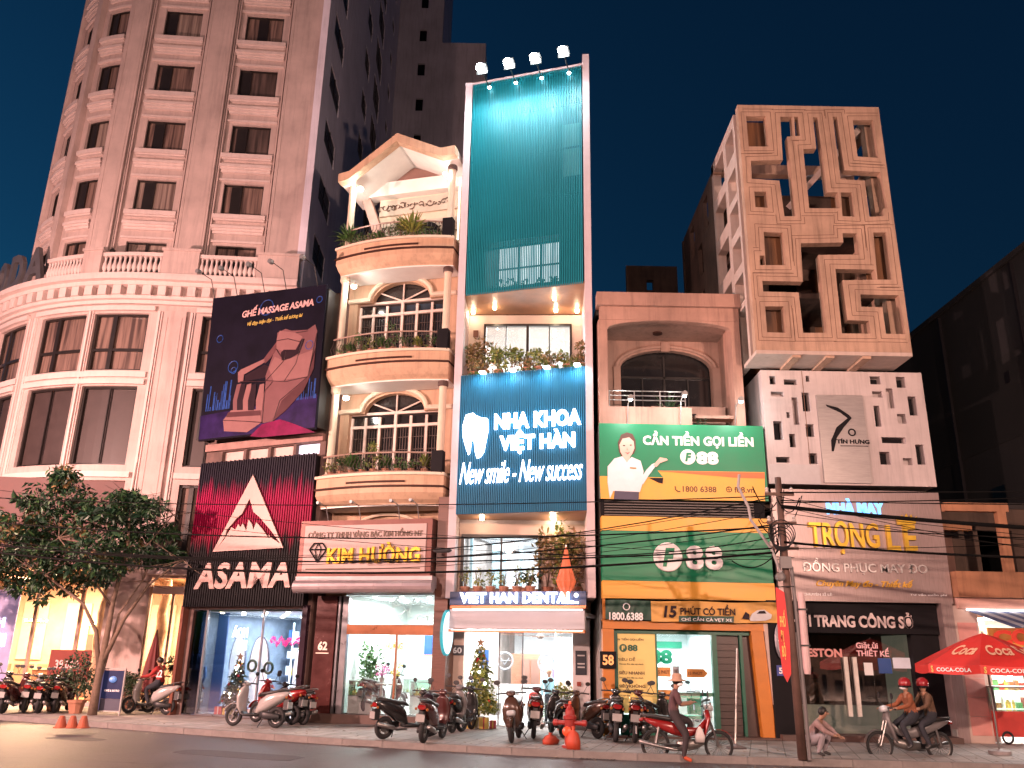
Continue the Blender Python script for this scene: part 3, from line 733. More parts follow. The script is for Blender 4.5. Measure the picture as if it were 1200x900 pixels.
for i, (u, z) in enumerate([(-3.85, 1.75), (-2.95, 1.7)]):
    m = MB(); m.torus((0, 0, 0), .17, .045, n=16, m=6)
    o = m.build('wreath', green3, None, loc=A.w(u, .75 if i else 1.0, z), rz=A.a); tag(o, ['christmas wreath hanging on the middle display board', 'christmas wreath hanging between two display boards in the shop'][i], 'wreath')
m = MB(); rg = random.Random(8)
for k in range(40): m.leaves((-3.4+1.9*k/39, 1.3, 2.55+.1*math.sin(k*.9)), (.06, .06, .06), 8, .1, rg)
tag(m.build('garland', M('pink_garland', (.7, .02, .25), .5, emit=.5, ecol=(1, .05, .35)), None, loc=A.w(0, 0), rz=A.a), 'pink garland strung across the back of the massage shop', 'garland')
bx = [M('gift_red', (.4, .03, .05), .4), M('gift_yellow', (.6, .45, .1), .4), M('gift_blue', (.08, .2, .5), .4), M('gift_white', (.6, .6, .62), .4)]
for i, (u, v, s) in enumerate([(-4.75, .75, .3), (-4.3, .6, .26), (-3.95, .8, .32), (-3.5, .7, .25), (-3.15, .8, .34)]):
    t = A.root('gift_box', f'{["red", "yellow", "blue", "white", "small red"][i]} wrapped box at the foot of the shop christmas tree', 'box', 'boxes on the massage shop floor', u, v, .2)
    B('box', bx[i % 4], t, (-s/2, s/2, -s/2, s/2, 0, s*.8)); B('ribbon', bx[3-(i % 4)], t, (-.02, .02, -s/2-.004, s/2+.004, -.001, s*.8+.004))
m = letters('HOÀ\nFU', (-4.75, -4.1, 2.25, 3.05), .9, .01, M('reflected_neon_white', (1, 1, 1), emit=6, ecol=(.9, .95, 1)), ar, name='reflected_letter', mirror=True, bold=.03, split=False)  # mirrored glowing letters stand in for a street sign reflected in the glass
# left dark glazed bay with mannequins
B('bay_pane', glass('dark_tint_glass', (.25, .3, .45), .12), ar, (-6.2, -5.45, .28, .3, .2, 3.5))
B('bay_back', M('bay_blue', (.02, .05, .14), .4, emit=.12, ecol=(.1, .3, 1)), ar, (-6.2, -5.45, 1.4, 1.45, .2, 3.5))
B('corner_post', M('copper_post', (.25, .1, .07), .35, metal=.5), ar, (-6.32, -6.2, -.02, .3, .15, 3.66))
def mannequin(P, rz, label, shirt, trousers, skin, h=1.7, group=None, name='mannequin', cat='mannequin'):
    t = thing(name, label, cat, P, rz, group); k = h/1.7
    m = MB(); m.lathe([(.03, 1.42*k), (.055, 1.46*k), (.05, 1.52*k), (.085, 1.58*k), (.09, 1.64*k), (.05, 1.7*k)], n=10, sy=1.1)
    m.build('head', skin, t, smooth=True)
    m = MB(); m.lathe([(.15, .88*k), (.14, 1.05*k), (.19, 1.25*k), (.21, 1.36*k), (.13, 1.43*k), (.05, 1.45*k)], n=12, sy=.6)
    for s in (-1, 1): m.tube([(s*.2, 0, 1.38*k), (s*.27, -.02, 1.1*k), (s*.25, -.1, .88*k)], [.055, .045, .035], 8)
    m.build('shirt', shirt, t, smooth=True)
    m = MB(); m.lathe([(.13, .8*k), (.16, .86*k), (.14, .93*k)], n=12, sy=.7)
    for s in (-1, 1): m.tube([(s*.08, 0, .86*k), (s*.1, -.02, .45*k), (s*.1, 0, .05*k)], [.085, .06, .05], 8)
    m.build('trousers', trousers, t, smooth=True)
    m = MB()
    for s in (-1, 1): m.box(s*.1-.045, s*.1+.045, -.16, .08, 0, .07)
    m.build('shoes', M('shoe_dark', (.03, .03, .03), .5), t)
    return t
skn = M('skin', (.32, .18, .12), .5, var=.06); dk = M('cloth_dark', (.02, .022, .03), .85, var=.3, scale=7, bump=1, bscale=11); blu = M('cloth_blue', (.05, .14, .35), .7); redc = M('cloth_red', (.45, .02, .03), .7)
mannequin(A.w(-5.85, .75, .25), A.a, 'mannequin in blue clothes in the dark left window of the massage shop', blu, dk, M('mannequin_pale', (.5, .55, .65), .3), 1.75)
B('dark_side_panel', M('dark_red_glass', (.03, .015, .025), .2), ar, (-1.3, -1.1, .1, .3, .15, 3.66))
# ================================================================ KIM HUONG house
K = Frame(-5.5, 27.6, -15)
cream = M('cream_render', (.50, .33, .22), .75, var=.16, scale=1, streak=.3, bump=.1)
creaml = M('cream_white', (.62, .52, .4), .7, var=.08, streak=.06)
soff = M('soffit_white', (.72, .70, .66), .7, var=.06)
wood_b = M('brown_cladding', (.12, .05, .035), .4, var=.25, wood=2)
kr_ = K.root('arched_balcony_house', 'cream four storey house with three bowed balconies, arched windows and a gabled loggia roof', 'house')
# side/back shell
wz = [(8.0, 10.25, 11.0), (12.25, 14.5, 15.3)]
WV = 1.1
def archwall(zf, zs, zt, z1):
    # wall from zf to z1 with an arched opening
    outer = [(-.95, zf), (3.55, zf), (3.55, z1), (-.95, z1)]
    hole = [(-.55, zf+.05), (2.85, zf+.05), (2.85, zs)]+arc(1.15, zs, 1.12, zt-zs-.06, 0, PI, 16)+[(-.55, zs)]
    fillpanel(outer, [hole], WV, WV+.25, 'front_wall', cream, kr_)
    m = MB(); path = [(-.95, WV-.05, zs+.08), (-.05, WV-.05, zs+.1)]+[(p[0], WV-.05, p[1]) for p in arc(1.15, zs+.1, 1.22, zt-zs, PI, 0, 18)]+[(2.4, WV-.05, zs+.1), (3.3, WV-.05, zs+.08)]
    m.tube(path, .09, 8); m.build('arch_moulding', creaml, kr_)
    # window
    w = B('window', M('night_pane', (.02, .018, .018), .08, var=.3, spec=.7), kr_, (-.6, 2.9, WV+.3, WV+.33, zf, zt))
    m = MB(); fm = 0
    for u in (-.5, .02, .55, 1.15, 1.72, 2.3, 2.82): m.box(u-.045, u+.045, WV+.18, WV+.26, zf, zs-.1)
    m.box(-.55, 2.85, WV+.16, WV+.27, zs-.02, zs+.07); m.box(-.55, 2.85, WV+.17, WV+.26, zs-.5, zs-.4)
    for a in (.6, PI/2, PI-.6):
        m.tube([(1.15, WV+.22, zs+.05), (1.15+1.1*math.cos(a), WV+.22, zs+.05+(zt-zs-.1)*math.sin(a))], .03, 6)
    m.box(1.1, 1.2, WV+.16, WV+.27, zs-.5, zs)
    m.build('frame', M('white_joinery', (.62, .52, .46), .5), w)
    m = MB()
    for i in range(34):
        u = -.45+3.25*i/33; m.box(u-.008, u+.008, WV+.27, WV+.285, zf, zs-.5)
    for z in (zf+.5, zf+.95, zf+1.4): m.box(-.5, 2.85, WV+.27, WV+.285, z, z+.02)
    m.build('grille', M('grille_tan', (.07, .045, .035), .5), w)['kind'] = 'stuff'
for zf, zs, zt in wz: archwall(zf, zs, zt, zf+3.85)
B('front_wall', cream, kr_, (-.95, 3.55, WV, WV+.25, 4.0, 7.6))
m = MB(); m.box(-.95, -.75, WV+.25, 10, 0.15, 16.2); m.box(3.35, 3.55, WV+.25, 10, .15, 16.2); m.box(-.75, 3.35, 9.8, 10, .15, 16.2); m.box(-.75, 3.35, WV+.26, 9.8, 15.9, 16.1)
m.build('side_wall', M('house_side', (.3, .26, .24), .9, var=.3, streak=.4), kr_)
def bow(v0, bulge, u0=-.98, u1=3.5, n=16):
    return [(u0+(u1-u0)*i/n, v0-bulge*(1-(2*i/n-1)**2)) for i in range(n+1)]
def balcony(z, k):
    b1 = bow(-.05, .38); b2 = bow(.12, .34, -.9, 3.45); b0 = bow(-.12, .40, -1.03, 3.52)
    m = MB(); m.slab([(p[0], p[1]) for p in b1]+[(3.5, WV), (-.98, WV)], z-.62, z-.06); m.build('fascia', cream, kr_)
    m = MB(); m.slab([(p[0], p[1]) for p in b0]+[(3.52, WV-.02), (-1.03, WV-.02)], z-.06, z+.03); m.build('coping', creaml, kr_)
    m = MB(); m.slab([(p[0], p[1]-.05) for p in bow(-.06, .38, -1.03, 3.52)]+[(3.52, WV-.02), (-1.03, WV-.02)], z-.45, z-.39); m.build('groove_band', M('dark_brown', (.05, .02, .015), .7, spec=.2), kr_)
    m = MB(); m.slab([(p[0], p[1]-.03) for p in bow(-.36, .085, .25, 2.3, 8)]+[(2.2, .1), (.35, .1)], z-.3, z-.24); m.build('slot', M('dark_brown', (.05, .02, .015), .7, spec=.2), kr_)
    m = MB(); rings = [(-.05, .38, .0, z-.62), (.0, .37, .04, z-.7), (.08, .35, .1, z-.82), (.2, .32, .16, z-.92), (.22, .31, .17, z-.97)]; vs = []; fs = []
    for (v_, bl_, in_, zz_) in rings: vs += [(p[0]*(1-in_*.25)+.3*in_, p[1], zz_) for p in bow(v_, bl_)]
    for i in range(len(rings)-1):
        for k in range(16): fs.append((i*17+k, i*17+k+1, (i+1)*17+k+1, (i+1)*17+k))
    for e_ in (0, 16):
        n0 = len(vs); vs += [(vs[e_][0], WV-.04, z-.62), (vs[4*17+e_][0], WV-.04, z-.97)]; fs.append(tuple([i*17+e_ for i in range(5)]+[n0+1, n0]))
    m.add(vs, fs); m.build('under_moulding', cream, kr_, smooth=False)
    m = MB(); m.slab([(p[0], p[1]) for p in bow(.21, .31, -.88, 3.42)]+[(3.4, WV-.06), (-.86, WV-.06)], z-1.0, z-.955); m.build('soffit', soff, kr_)
    # iron railing
    iron = M('dark_iron', (.09, .065, .06), .45, metal=.6)
    rl = bpy.data.objects.new('railing', None); COL.objects.link(rl); rl.parent = kr_
    bp = bow(.05, .36, -.85, 3.05, 20)
    m = MB(); m.tube([(p[0], p[1], z+.72) for p in bp], .03, 6); m.tube([(p[0], p[1], z+.1) for p in bp], .02, 6); m.build('handrail', M('rail_brown', (.3, .2, .16), .4), rl)
    m = MB()
    for i in range(30):
        t = i/29; u = -.85+3.9*t; v = .05-.36*(1-(2*t-1)**2)
        m.tube([(u, v, z+.1), (u-.05, v-.1, z+.3), (u+.02, v-.06, z+.5), (u, v, z+.72)], .012, 4)
    m.build('baluster', iron, rl)['kind'] = 'stuff'
    m = MB(); m.box(3.08, 3.45, -.15, .15, z, z+.75); m.build('speaker_box', black, kr_)
for k, z in enumerate((7.75, 11.98, 16.2)): balcony(z, k)
for k, (z0, z1) in enumerate([(7.8, 10.98), (12.05, 15.2), (16.2, 19.3)]):
    for u in (-.72, 3.22):
        t = bpy.data.objects.new('column', None); COL.objects.link(t); t.parent = kr_
        m = MB(); m.lathe([(.17, z0), (.17, z0+.12), (.13, z0+.16), (.125, z1-.25), (.15, z1-.2)], (u, .28, 0), 14); m.build('shaft', creaml, t, smooth=True)
        m = MB(); m.lathe([(.16, z1-.2), (.18, z1-.16), (.18, z1-.04), (.16, z1)], (u, .28, 0), 14); m.build('capital', M('capital_dark', (.07, .04, .035), .5) if u > 0 else creaml, t)
# gabled loggia: roof as thick folded plate
prof = [(-1.05, 19.2), (-.62, 19.27), (1.2, 20.62), (2.95, 19.72), (3.5, 19.75)]
th = .34
m = MB()
for a, b in zip(prof, prof[1:]): m.prism([(a[0], a[1]-th), (b[0], b[1]-th), (b[0], b[1]), (a[0], a[1])], -.35, .0)
m.build('roof_fascia', cream, kr_)
m = MB()
for a, b in zip(prof, prof[1:]): m.prism([(a[0], a[1]-.28), (b[0], b[1]-.28), (b[0], b[1]-.02), (a[0], a[1]-.02)], .0, 1.9)
m.build('roof', soff, kr_)
B('ceiling_beam', soff, kr_, (-.8, 3.35, 1.25, 1.7, 19.05, 19.62))
m = MB(); m.prism([(-.3, 19.62), (2.9, 19.62), (1.2, 20.28)], 1.5, 1.56); m.build('gable_wall', M('gable_brown', (.2, .11, .09), .7), kr_)
# lintel beam front-side and back wall with filigree
B('rear_wall', creaml, kr_, (-.2, 3.4, 1.6, 1.7, 16.2, 19.05))
fil = M('filigree_panel', (.5, .44, .36), .6); fd_ = M('filigree_dark', (.12, .08, .06), .6)
for (z0, z1) in [(18.3, 18.95), (17.4, 17.95)]:
    p = B('filigree_panel', fil, kr_, (-.15, 3.1, 1.52, 1.59, z0, z1)); rg = random.Random(int(z0*10))
    m = MB()
    for i in range(17):
        u = -.2+3.3*i/16; zc = (z0+z1)/2+rg.uniform(-.06, .06); r = rg.uniform(.08, .17); a = rg.uniform(0, 6); s = rg.choice((-1, 1))
        m.tube([(u*.9+.05+r*(1-t/14)*math.cos(a+s*t*.55), 1.5, zc+r*(1-t/14)*math.sin(a+s*t*.55)) for t in range(12)], [.02+.012*math.sin(t) for t in range(12)], 4)
    m.build('scroll', fd_, p)['kind'] = 'stuff'
m = MB(); m.lathe([(.001, 0), (.5, 0), (.5, .06)], (1.9, 1.46, 17.3), 20, axis='y'); m.build('round_vent', black, kr_)
# side brace / pilaster visible left of loggia
m = MB(); m.prism([(-.85, 19.05), (-.5, 19.05), (.2, 17.3), (-.2, 17.3)], 1.3, 1.58); m.build('raking_pilaster', M('pilaster_pink', (.4, .28, .24), .7), kr_)
# lights
for i, (u, z, v, pw) in enumerate([(-.35, 18.75, .15, 60), (-.3, 14.75, .15, 34), (-.25, 10.55, .15, 28)]):
    t = K.root('wall_lamp', f'glowing white lamp at the left column of the {["top", "middle", "lowest"][i]} balcony of the cream house', 'lamp', 'balcony lamps of the cream house', u, v, z)
    m = MB(); m.ball((0, 0, 0), .1, 12, 8, .6); m.build('bulb', M('lamp_bulb', (1, .98, .92), emit=40, ecol=(1, .97, .9)), t)
    m = MB(); m.lathe([(.03, .05), (.11, .06), (.11, .1), (.03, .12)], n=10); m.tube([(0, 0, .1), (0, .3, .16)], .015, 5); m.build('fitting', creaml, t)
    point((.02, -.05, -.12), pw, (1, .95, .85), .08, 'lamp_light', t)
t = K.root('wall_lamp', 'small twin spotlight on the right column under the gable of the cream house', 'lamp', None, 3.0, .1, 18.9)
m = MB(); m.ball((0, 0, 0), .07); m.ball((.16, 0, -.1), .07); m.tube([(0, 0, 0), (.16, 0, -.1)], .02, 5); m.build('bulb', M('lamp_bulb', (1, .98, .92), emit=40), t); point((-.15, .1, -.15), 18, (1, .97, .9), .06, 'lamp_light', t)
# strip of light behind the right columns
for z0, z1 in ((16.4, 18.9),): B('light_strip', M('tube_warm', (1, .9, .6), emit=5, ecol=(1, .9, .6)), kr_, (3.42, 3.46, .5, .54, z0, z1))
# plants
names = ('lowest', 'middle', 'top')
for k, z in enumerate((7.75, 11.98, 16.2)):
    rg = random.Random(40+k)
    for i in range(9):
        t_ = (i+.5)/9; u = -.8+3.75*t_; v = .22-.34*(1-(2*t_-1)**2)
        big = (k, i) in ((0, 4), (0, 2), (1, 5), (1, 2), (2, 6), (2, 0), (2, 5)); h = rg.uniform(.35, .55)*(1.9 if big else 1)
        plant(K.w(u, v, z+.03), .55, h, green2 if (i+k) % 4 == 0 else green1, f'{"tall bushy" if big else "low"} plant on the {names[k]} balcony of the cream house, {ORD[i]} from left', 'plants on the cream house balconies', n=150 if big else 90, leaf=.1, potr=.12, rz=i, spiky=(i+k) % 3 == 2)
# ---- ground floor
kg = kr_
B('pillar', M('dark_red_stone', (.075, .02, .018), .25, var=.3), kg, (-.78, -.08, .35, .75, .15, 3.95))
letters('62', (-.62, -.3, 2.28, 2.55), .345, .02, M('number_cream', (.75, .6, .5), .4, emit=.3, ecol=(1, .7, .55)), kg, bold=.03)
B('number_line', M('number_cream'), kg, (-.68, -.24, .33, .345, 2.18, 2.21))
B('steel_post', M('steel_frame', (.3, .3, .32), .3, metal=.8), kg, (-.05, .02, .4, .5, .15, 3.95), (.1, .3, .42, .6, .15, 3.95))
B('right_pillar', wood_b, kg, (3.35, 3.78, .0, .9, .15, 7.0))
B('right_jamb', M('copper_post', (.25, .1, .07), .35, metal=.5), kg, (3.24, 3.35, .3, .45, .15, 3.95))
B('plinth', M('plinth_brown', (.10, .06, .05), .6), kg, (-.8, 3.4, .2, 1.0, .15, .42))
m = MB(); m.slab([(.55, -.45), (1.5, -.45), (1.75, .18), (.95, .18)], 0, .012)
tag(m.build('entry_ramp', M('ramp_metal', (.25, .27, .28), .4, metal=.6), None, loc=K.w(0, 0, .16), rz=K.a), 'small grey metal ramp leading up to the jewellery shop plinth', 'ramp')
room(K, kg, .1, 3.3, .6, 6, .42, 4.0, M('white_interior_k', (.72, .78, .76), .5, var=.08), tilef, white)
area((1.7, 2.6, 3.9), 85, 2.6, 3.2, (.88, 1, .95), parent=kg)
B('shop_window', glass(), kg, (.3, 3.25, .44, .455, .42, 4.0))
B('glazing_bar', M('glazing_copper', (.4, .16, .08), .3, metal=.5), kg, (.3, 3.25, .40, .5, 2.78, 3.08), (1.98, 2.03, .40, .48, .42, 2.78))
for i in range(3):
    for j in range(3):
        m = MB(); m.lathe([(.001, 0), (.07, 0), (.07, .02)], (.8+i*.95, 1.3+j*1.4, 3.96), 8); m.build('downlight', spotm, kg)
B('blue_board', M('board_blue', (.02, .07, .25), .4), kg, (1.6, 3.0, 4.0, 4.05, 2.15, 2.85)); B('orange_strip', M('strip_orange', (.8, .3, .1), emit=.8), kg, (1.6, 2.3, 3.97, 3.995, 2.15, 2.2))
letters('HƯỜNG', (.75, 1.35, 2.35, 2.65), 2.6, .02, M('gold', (.75, .5, .12), .25, metal=.7), kg, bold=.02)
# ornamental white tree-grille in transom
m = MB(); rg = random.Random(9)
for i in range(26):
    a = rg.uniform(0, 6); r = rg.uniform(.08, .2); u = 1.5+1.7*rg.random(); z = 3.2+.65*rg.random(); m.tube([(u+r*(1-t/12)*math.cos(a+t*.5), .9, z+r*(1-t/12)*math.sin(a+t*.5)) for t in range(10)], .012, 4)
tag(m.build('lattice_ornament', M('white_metal', (.75, .75, .72), .4), None, loc=K.w(0, 0), rz=K.a), 'white curled metal ornament above the jewellery shop glass', 'ornament')
def counter(P, rz, w, label, d=.5, h=.95):
    t = thing('glass_counter', label, 'display counter', P, rz)
    B('base', M('counter_white', (.6, .66, .64), .3), t, (-w/2, w/2, -d/2, d/2, 0, h*.55)); B('glass_case', glass('case_glass', (.85, 1, .95), .15), t, (-w/2, w/2, -d/2, d/2, h*.56, h)); B('case_frame', M('steel_frame'), t, (-w/2-.01, w/2+.01, -d/2-.01, -d/2+.01, h-.01, h+.02), (-w/2-.01, w/2+.01, -d/2-.01, -d/2+.01, h*.54, h*.57))
    m = MB(); rg = random.Random(int(w*50))
    for k in range(14): m.box(-w/2+.06+k*(w-.15)/14, -w/2+.06+k*(w-.15)/14+.05, -.1, 0, h*.57, h*.57+rg.uniform(.05, .2))
    m.build('jewellery', M('gold', (.75, .5, .12), .25, metal=.7), t); return t
counter(K.w(2.65, 1.8, .42), K.a, 1.1, 'glass jewellery counter at the right of the jewellery shop'); counter(K.w(.75, 1.0, .42), K.a, .8, 'pale green and white counter at the left of the jewellery shop'); counter(K.w(1.9, 4.0, .42), K.a, 1.8, 'long glass counter along the back of the jewellery shop')
plant(K.w(.65, 1.7, .42), .8, 1.9, green1, 'tall leafy tree in a pot at the left of the jewellery shop', None, n=260, leaf=.16, pot=potw, potr=.2, name='indoor_tree')
pkl = leafmat('petal_pink', (.6, .08, .3), (.8, .2, .5)); yll = leafmat('petal_yellow', (.7, .5, .05), (.9, .7, .1))
plant(K.w(1.35, 1.0, 1.35), .5, .5, pkl, 'bunch of pink flowers on the jewellery shop counter', None, n=200, leaf=.07, pot=potw, potr=.1, name='flower_bunch', cat='flowers'); plant(K.w(1.75, 1.1, 1.3), .35, .55, yll, 'bunch of yellow flowers beside the pink ones in the jewellery shop', None, n=120, leaf=.07, pot=potw, potr=.1, name='flower_bunch', cat='flowers')
for u, v in ((1.35, 1.0), (1.75, 1.1)): 
    t = K.root('flower_stand', f'{"left" if u < 1.5 else "right"} small white stand under the shop flowers', 'stand', None, u, v, .42); B('top', potw, t, (-.15, .15, -.15, .15, .86, .9)); B('post', potw, t, (-.03, .03, -.03, .03, 0, .86))
# awning + sign
aw = K.root('roller_awning', 'rolled pinkish metal awning over the jewellery shop entrance', 'awning')
alm = M('awning_metal', (.4, .33, .34), .35, metal=.5, var=.1)
for i in range(5):
    u0 = -1.2+i*.93
    m = MB(); m.lathe([(.2, u0), (.2, u0+.925)], (0, -.45, 4.18), 14, axis='x'); m.build('casing', alm, aw, smooth=False)
m = MB(); m.prism([(-1.2, 4.15), (3.4, 4.15), (3.4, 4.5), (-1.2, 4.5)], -.45, .2); m.build('top_plate', alm, aw)
sgn = K.root('jewellery_sign', 'pinkish jewellery shop sign box with gold letters and a diamond', 'sign')
B('frame', M('sign_bronze', (.13, .05, .04), .4, metal=.4), sgn, (-1.25, 3.28, -.3, .2, 4.5, 6.28))
B('face', M('sign_face', (.42, .31, .29), .5, var=.06), sgn, (-1.08, 3.1, -.33, -.3, 4.62, 6.12))
gold = M('gold_letter', (.7, .42, .04), .3, metal=.5); stm = M('steel_letter', (.12, .08, .06), .45, metal=.3)
letters('CÔNG TY TNHH VÀNG BẠC KIM HỒNG NT', (-.95, 2.98, 5.68, 6.0), -.33, .03, stm, sgn, bold=.02, name='letter')
letters('KIM HƯỜNG', (-.2, 2.95, 4.9, 5.55), -.33, .09, gold, sgn, bold=.035, spacing=1.08)
B('line', stm, sgn, (-.95, 2.95, -.336, -.33, 4.72, 4.76))
m = MB(); D0 = [(-.85, 5.35), (-.7, 5.55), (-.4, 5.55), (-.25, 5.35), (-.55, 4.95)]
for a, b in [(0, 1), (1, 2), (2, 3), (3, 4), (4, 0), (0, 3)]: m.tube([(D0[a][0], -.36, D0[a][1]), (D0[b][0], -.36, D0[b][1])], .022, 5)
for x in (-.66, -.44): m.tube([(x, -.36, 5.35), (-.55, -.36, 4.95)], .016, 5); m.tube([(x, -.36, 5.35), (-.55, -.36, 5.55)], .014, 5)
m.build('diamond_emblem', black, sgn)
# arch behind sign + sign lamps
m = MB(); m.tube([(p[0], .95, p[1]) for p in arc(1.2, 6.15, 1.15, .5, PI, 0, 14)], .05, 6); m.build('arch_moulding', creaml, kr_)
for i, u in enumerate((-.4, .75, 2.1, 2.75)):
    lamp_arm(K.w(u, -.1, 6.28), K.a, f'{ORD[i]} thin arm lamp from the left above the jewellery sign', reach=.7, rise=.45, head=.05, group='arm lamps above the jewellery sign', lit=False)
point((1.1, -1.6, 7.0), 25, (1, .9, .8), .2, 'sign_light', sgn)
def pxr(F, x0, y0, x1, y1, v=0.):
    """facade rectangle seen between two picture corners"""
    xm = (x0+x1)/2; ym = (y0+y1)/2
    return F.uz(x0, ym, v)[0], F.uz(x1, ym, v)[0], F.uz(xm, y1, v)[1], F.uz(xm, y0, v)[1]
# ================================================================ DENTAL clinic
DS = Frame(-1.75, 26.6, -17); D = Frame(-1.75, 27.6, -3)
teal = M('teal_screen', (.002, .21, .27), .5, var=.12, scale=.5); tealb = M('teal_backing', (.003, .05, .065), .35, var=.4, scale=.5)
blueb = M('blue_banner', (.0, .13, .25), .6, var=.12, scale=.6)
fin = M('white_fin', (.55, .47, .5), .6, var=.07, streak=.08)
pinkw = M('pale_wall', (.52, .40, .35), .65, var=.06)
wood = M('wood_soffit', (.34, .17, .09), .4, var=.35, scale=1, wood=2)
dn = D.root('dental_clinic', 'slim dental clinic tower with slanted teal ribbed screen, blue banner and planted balconies', 'clinic building')
B('side_fin', fin, dn, (-.12, .13, -1.04, 1.2, 3.86, 22.6)); B('side_fin', fin, dn, (4.19, 4.42, -2.13, 1.2, 3.86, 22.9))
B('body_wall', M('clinic_side', (.34, .31, .32), .85, var=.2, streak=.25), dn, (-.1, .1, 1.2, 12, .15, 22), (4.2, 4.4, 1.2, 12, .15, 22), (.1, 4.2, 11.8, 12, .15, 22), (.1, 4.2, 2.6, 11.8, 21.8, 22))
# ground pillars + front
B('pillar', pinkw, dn, (.02, .42, -.25, .4, .15, 3.3)); B('pillar', M('pillar_white', (.66, .62, .62), .5, var=.05), dn, (3.78, 4.3, -.35, .4, .15, 3.3))
B('lintel', pinkw, dn, (.0, 4.35, -.2, .4, 3.3, 4.0))
B('upper_floor', fin, dn, (.1, 4.2, -.9, 2.4, 3.85, 4.0), (.1, 4.2, .0, 11.8, 6.3, 6.42), (.1, 4.2, .7, 11.8, 10.9, 11.04), (.1, 4.2, 1.2, 11.8, 14, 14.1), (.1, 4.2, 1.2, 11.8, 18.2, 18.3))
# first floor wall + window
m = MB(); wallgrid(m, .13, 4.19, 4.0, 6.3, 0, .2, [(.25, 2.75, 4.25, 5.9)]); m.build('wall', pinkw, dn)
w = B('window', glass('window_glass', (1, 1, 1), .08), dn, (.25, 2.75, .08, .09, 4.25, 5.9))
B('frame', frame_dk, w, (.2, .3, -.04, .12, 4.2, 5.95), (2.7, 2.8, -.04, .12, 4.2, 5.95), (.3, 2.7, -.04, .12, 5.84, 5.95), (1.47, 1.54, -.02, .1, 4.25, 5.84))
room(D, dn, .14, 4.18, .25, 5, 4.05, 6.2, M('white_interior_d', (.78, .82, .84), .5, var=.1), tilef, white)
area((2.1, 2.2, 6.1), 40, 3, 3, (.92, .97, 1), parent=dn)
B('interior_partition', M('blue_grey_panel', (.3, .45, .5), .4), dn, (1.0, 1.5, 3, 3.05, 4.05, 6.0), (2.0, 2.1, 2.5, 2.6, 4.05, 6.0), (.35, .45, 1.4, 1.6, 4.05, 6.1))
# soffit over first balcony (slanted front)
m = MB(); m.slab([(.12, -.98), (4.2, -2.0), (4.2, -.01), (.12, -.01)], 6.42, 6.5); m.build('balcony_soffit', wood, dn)
m = MB(); m.slab([(.12, -.98), (4.2, -2.0), (4.2, 1.2), (.12, 1.2)], 3.86, 3.98); m.build('balcony_floor', fin, dn)
m = MB(); m.slab([(.12, -.98), (4.2, -2.0), (4.2, .64), (.12, .64)], 10.86, 10.98); m.build('upper_balcony_floor', fin, dn)
# upper wall
m = MB(); wallgrid(m, .13, 4.19, 11.0, 13.9, .65, .85, [(.72, 3.78, 11.7, 13.5)]); m.build('wall', M('warm_white_wall', (.5, .41, .36), .6, var=.05), dn)
w = B('window', glass('window_glass'), dn, (.72, 3.78, .73, .74, 11.7, 13.5))
B('frame', frame_dk, w, (.68, .76, .6, .75, 11.7, 13.55), (3.74, 3.82, .6, .75, 11.7, 13.55), (.76, 3.74, .6, .75, 13.47, 13.55), (1.46, 1.5, .66, .75, 11.7, 13.47), (2.2, 2.3, .62, .75, 11.7, 13.47), (3.0, 3.04, .66, .75, 11.7, 13.47))
room(D, dn, .14, 4.18, .9, 5, 11.1, 13.8, M('white_interior_d'), tilef, M('interior_ceiling_grey', (.4, .38, .36), .6))
area((2.1, 2.8, 13.7), 60, 3, 3, (1, .95, .9), parent=dn)
B('alarm_box', wood_b, dn, (.3, .48, .6, .65, 13.05, 13.3))
m = MB(); m.slab([(.12, -.98), (4.2, -2.0), (4.2, .64), (.12, .64)], 13.92, 14.0)
m.build('wood_soffit', wood, dn)
def dlight(root, u, v, z, pw=14, col=(1, .75, .5), mat=None):
    m = MB(); m.lathe([(.001, -.1), (.06, -.1), (.07, 0)], (u, v, z), 10); m.build('downlight', mat or spotw, root)
    if pw: point((u, v, z-.16), pw, col, .05, 'downlight_source', root)
for u, v in ((1.1, -.1), (3.2, -.9), (3.25, .15), (.3, .3), (4.0, .2)): dlight(dn, u, v, 13.92, 9)
for u, v in ((.9, -.6), (3.15, -.9), (3.2, -.3)): dlight(dn, u, v, 6.42, 10)
# big teal screen
scr = DS.root('teal_screen', 'tall teal screen of fine vertical ribs on the dental clinic top storeys', 'screen')
m = MB(); x = .12
while x < 4.2: m.box(x, x+.031, 0, .06, 13.93, 22.5); x += .0605
m.build('rib', teal, scr)['kind'] = 'stuff'
for z in (14.0, 15.6, 17.4, 19.2, 21, 22.4): B('rail', tealb, scr, (.12, 4.22, .09, .13, z, z+.06))
B('backing_panel', tealb, scr, (.12, 4.22, .3, .33, 16.0, 22.45), (.12, .9, .3, .33, 13.95, 16.0), (3.35, 4.22, .3, .33, 13.95, 16.0), (.9, 3.35, .3, .33, 13.95, 14.25))
B('top_rail', fin, scr, (-.02, 4.3, -.02, .12, 22.5, 22.58))
lit = curtain_mat('lit_curtain', (.75, .8, .82), (.3, .36, .4), freq=5, emit=1.8)
wd = B('lit_window', lit, scr, (.95, 3.3, 1.0, 1.05, 14.2, 16.1)); B('frame', frame_dk, wd, (.95, 1.0, .93, .98, 14.2, 16.1), (1.7, 1.76, .93, .98, 14.2, 16.1), (2.5, 2.56, .93, .98, 14.2, 16.1), (3.25, 3.3, .93, .98, 14.2, 16.1), (.95, 3.3, .93, .98, 15.2, 15.25))
w2 = B('lit_window', M('dim_teal_pane', (.2, .4, .42), .3, emit=.25), scr, (3.5, 4.1, .26, .29, 18.2, 20.3))
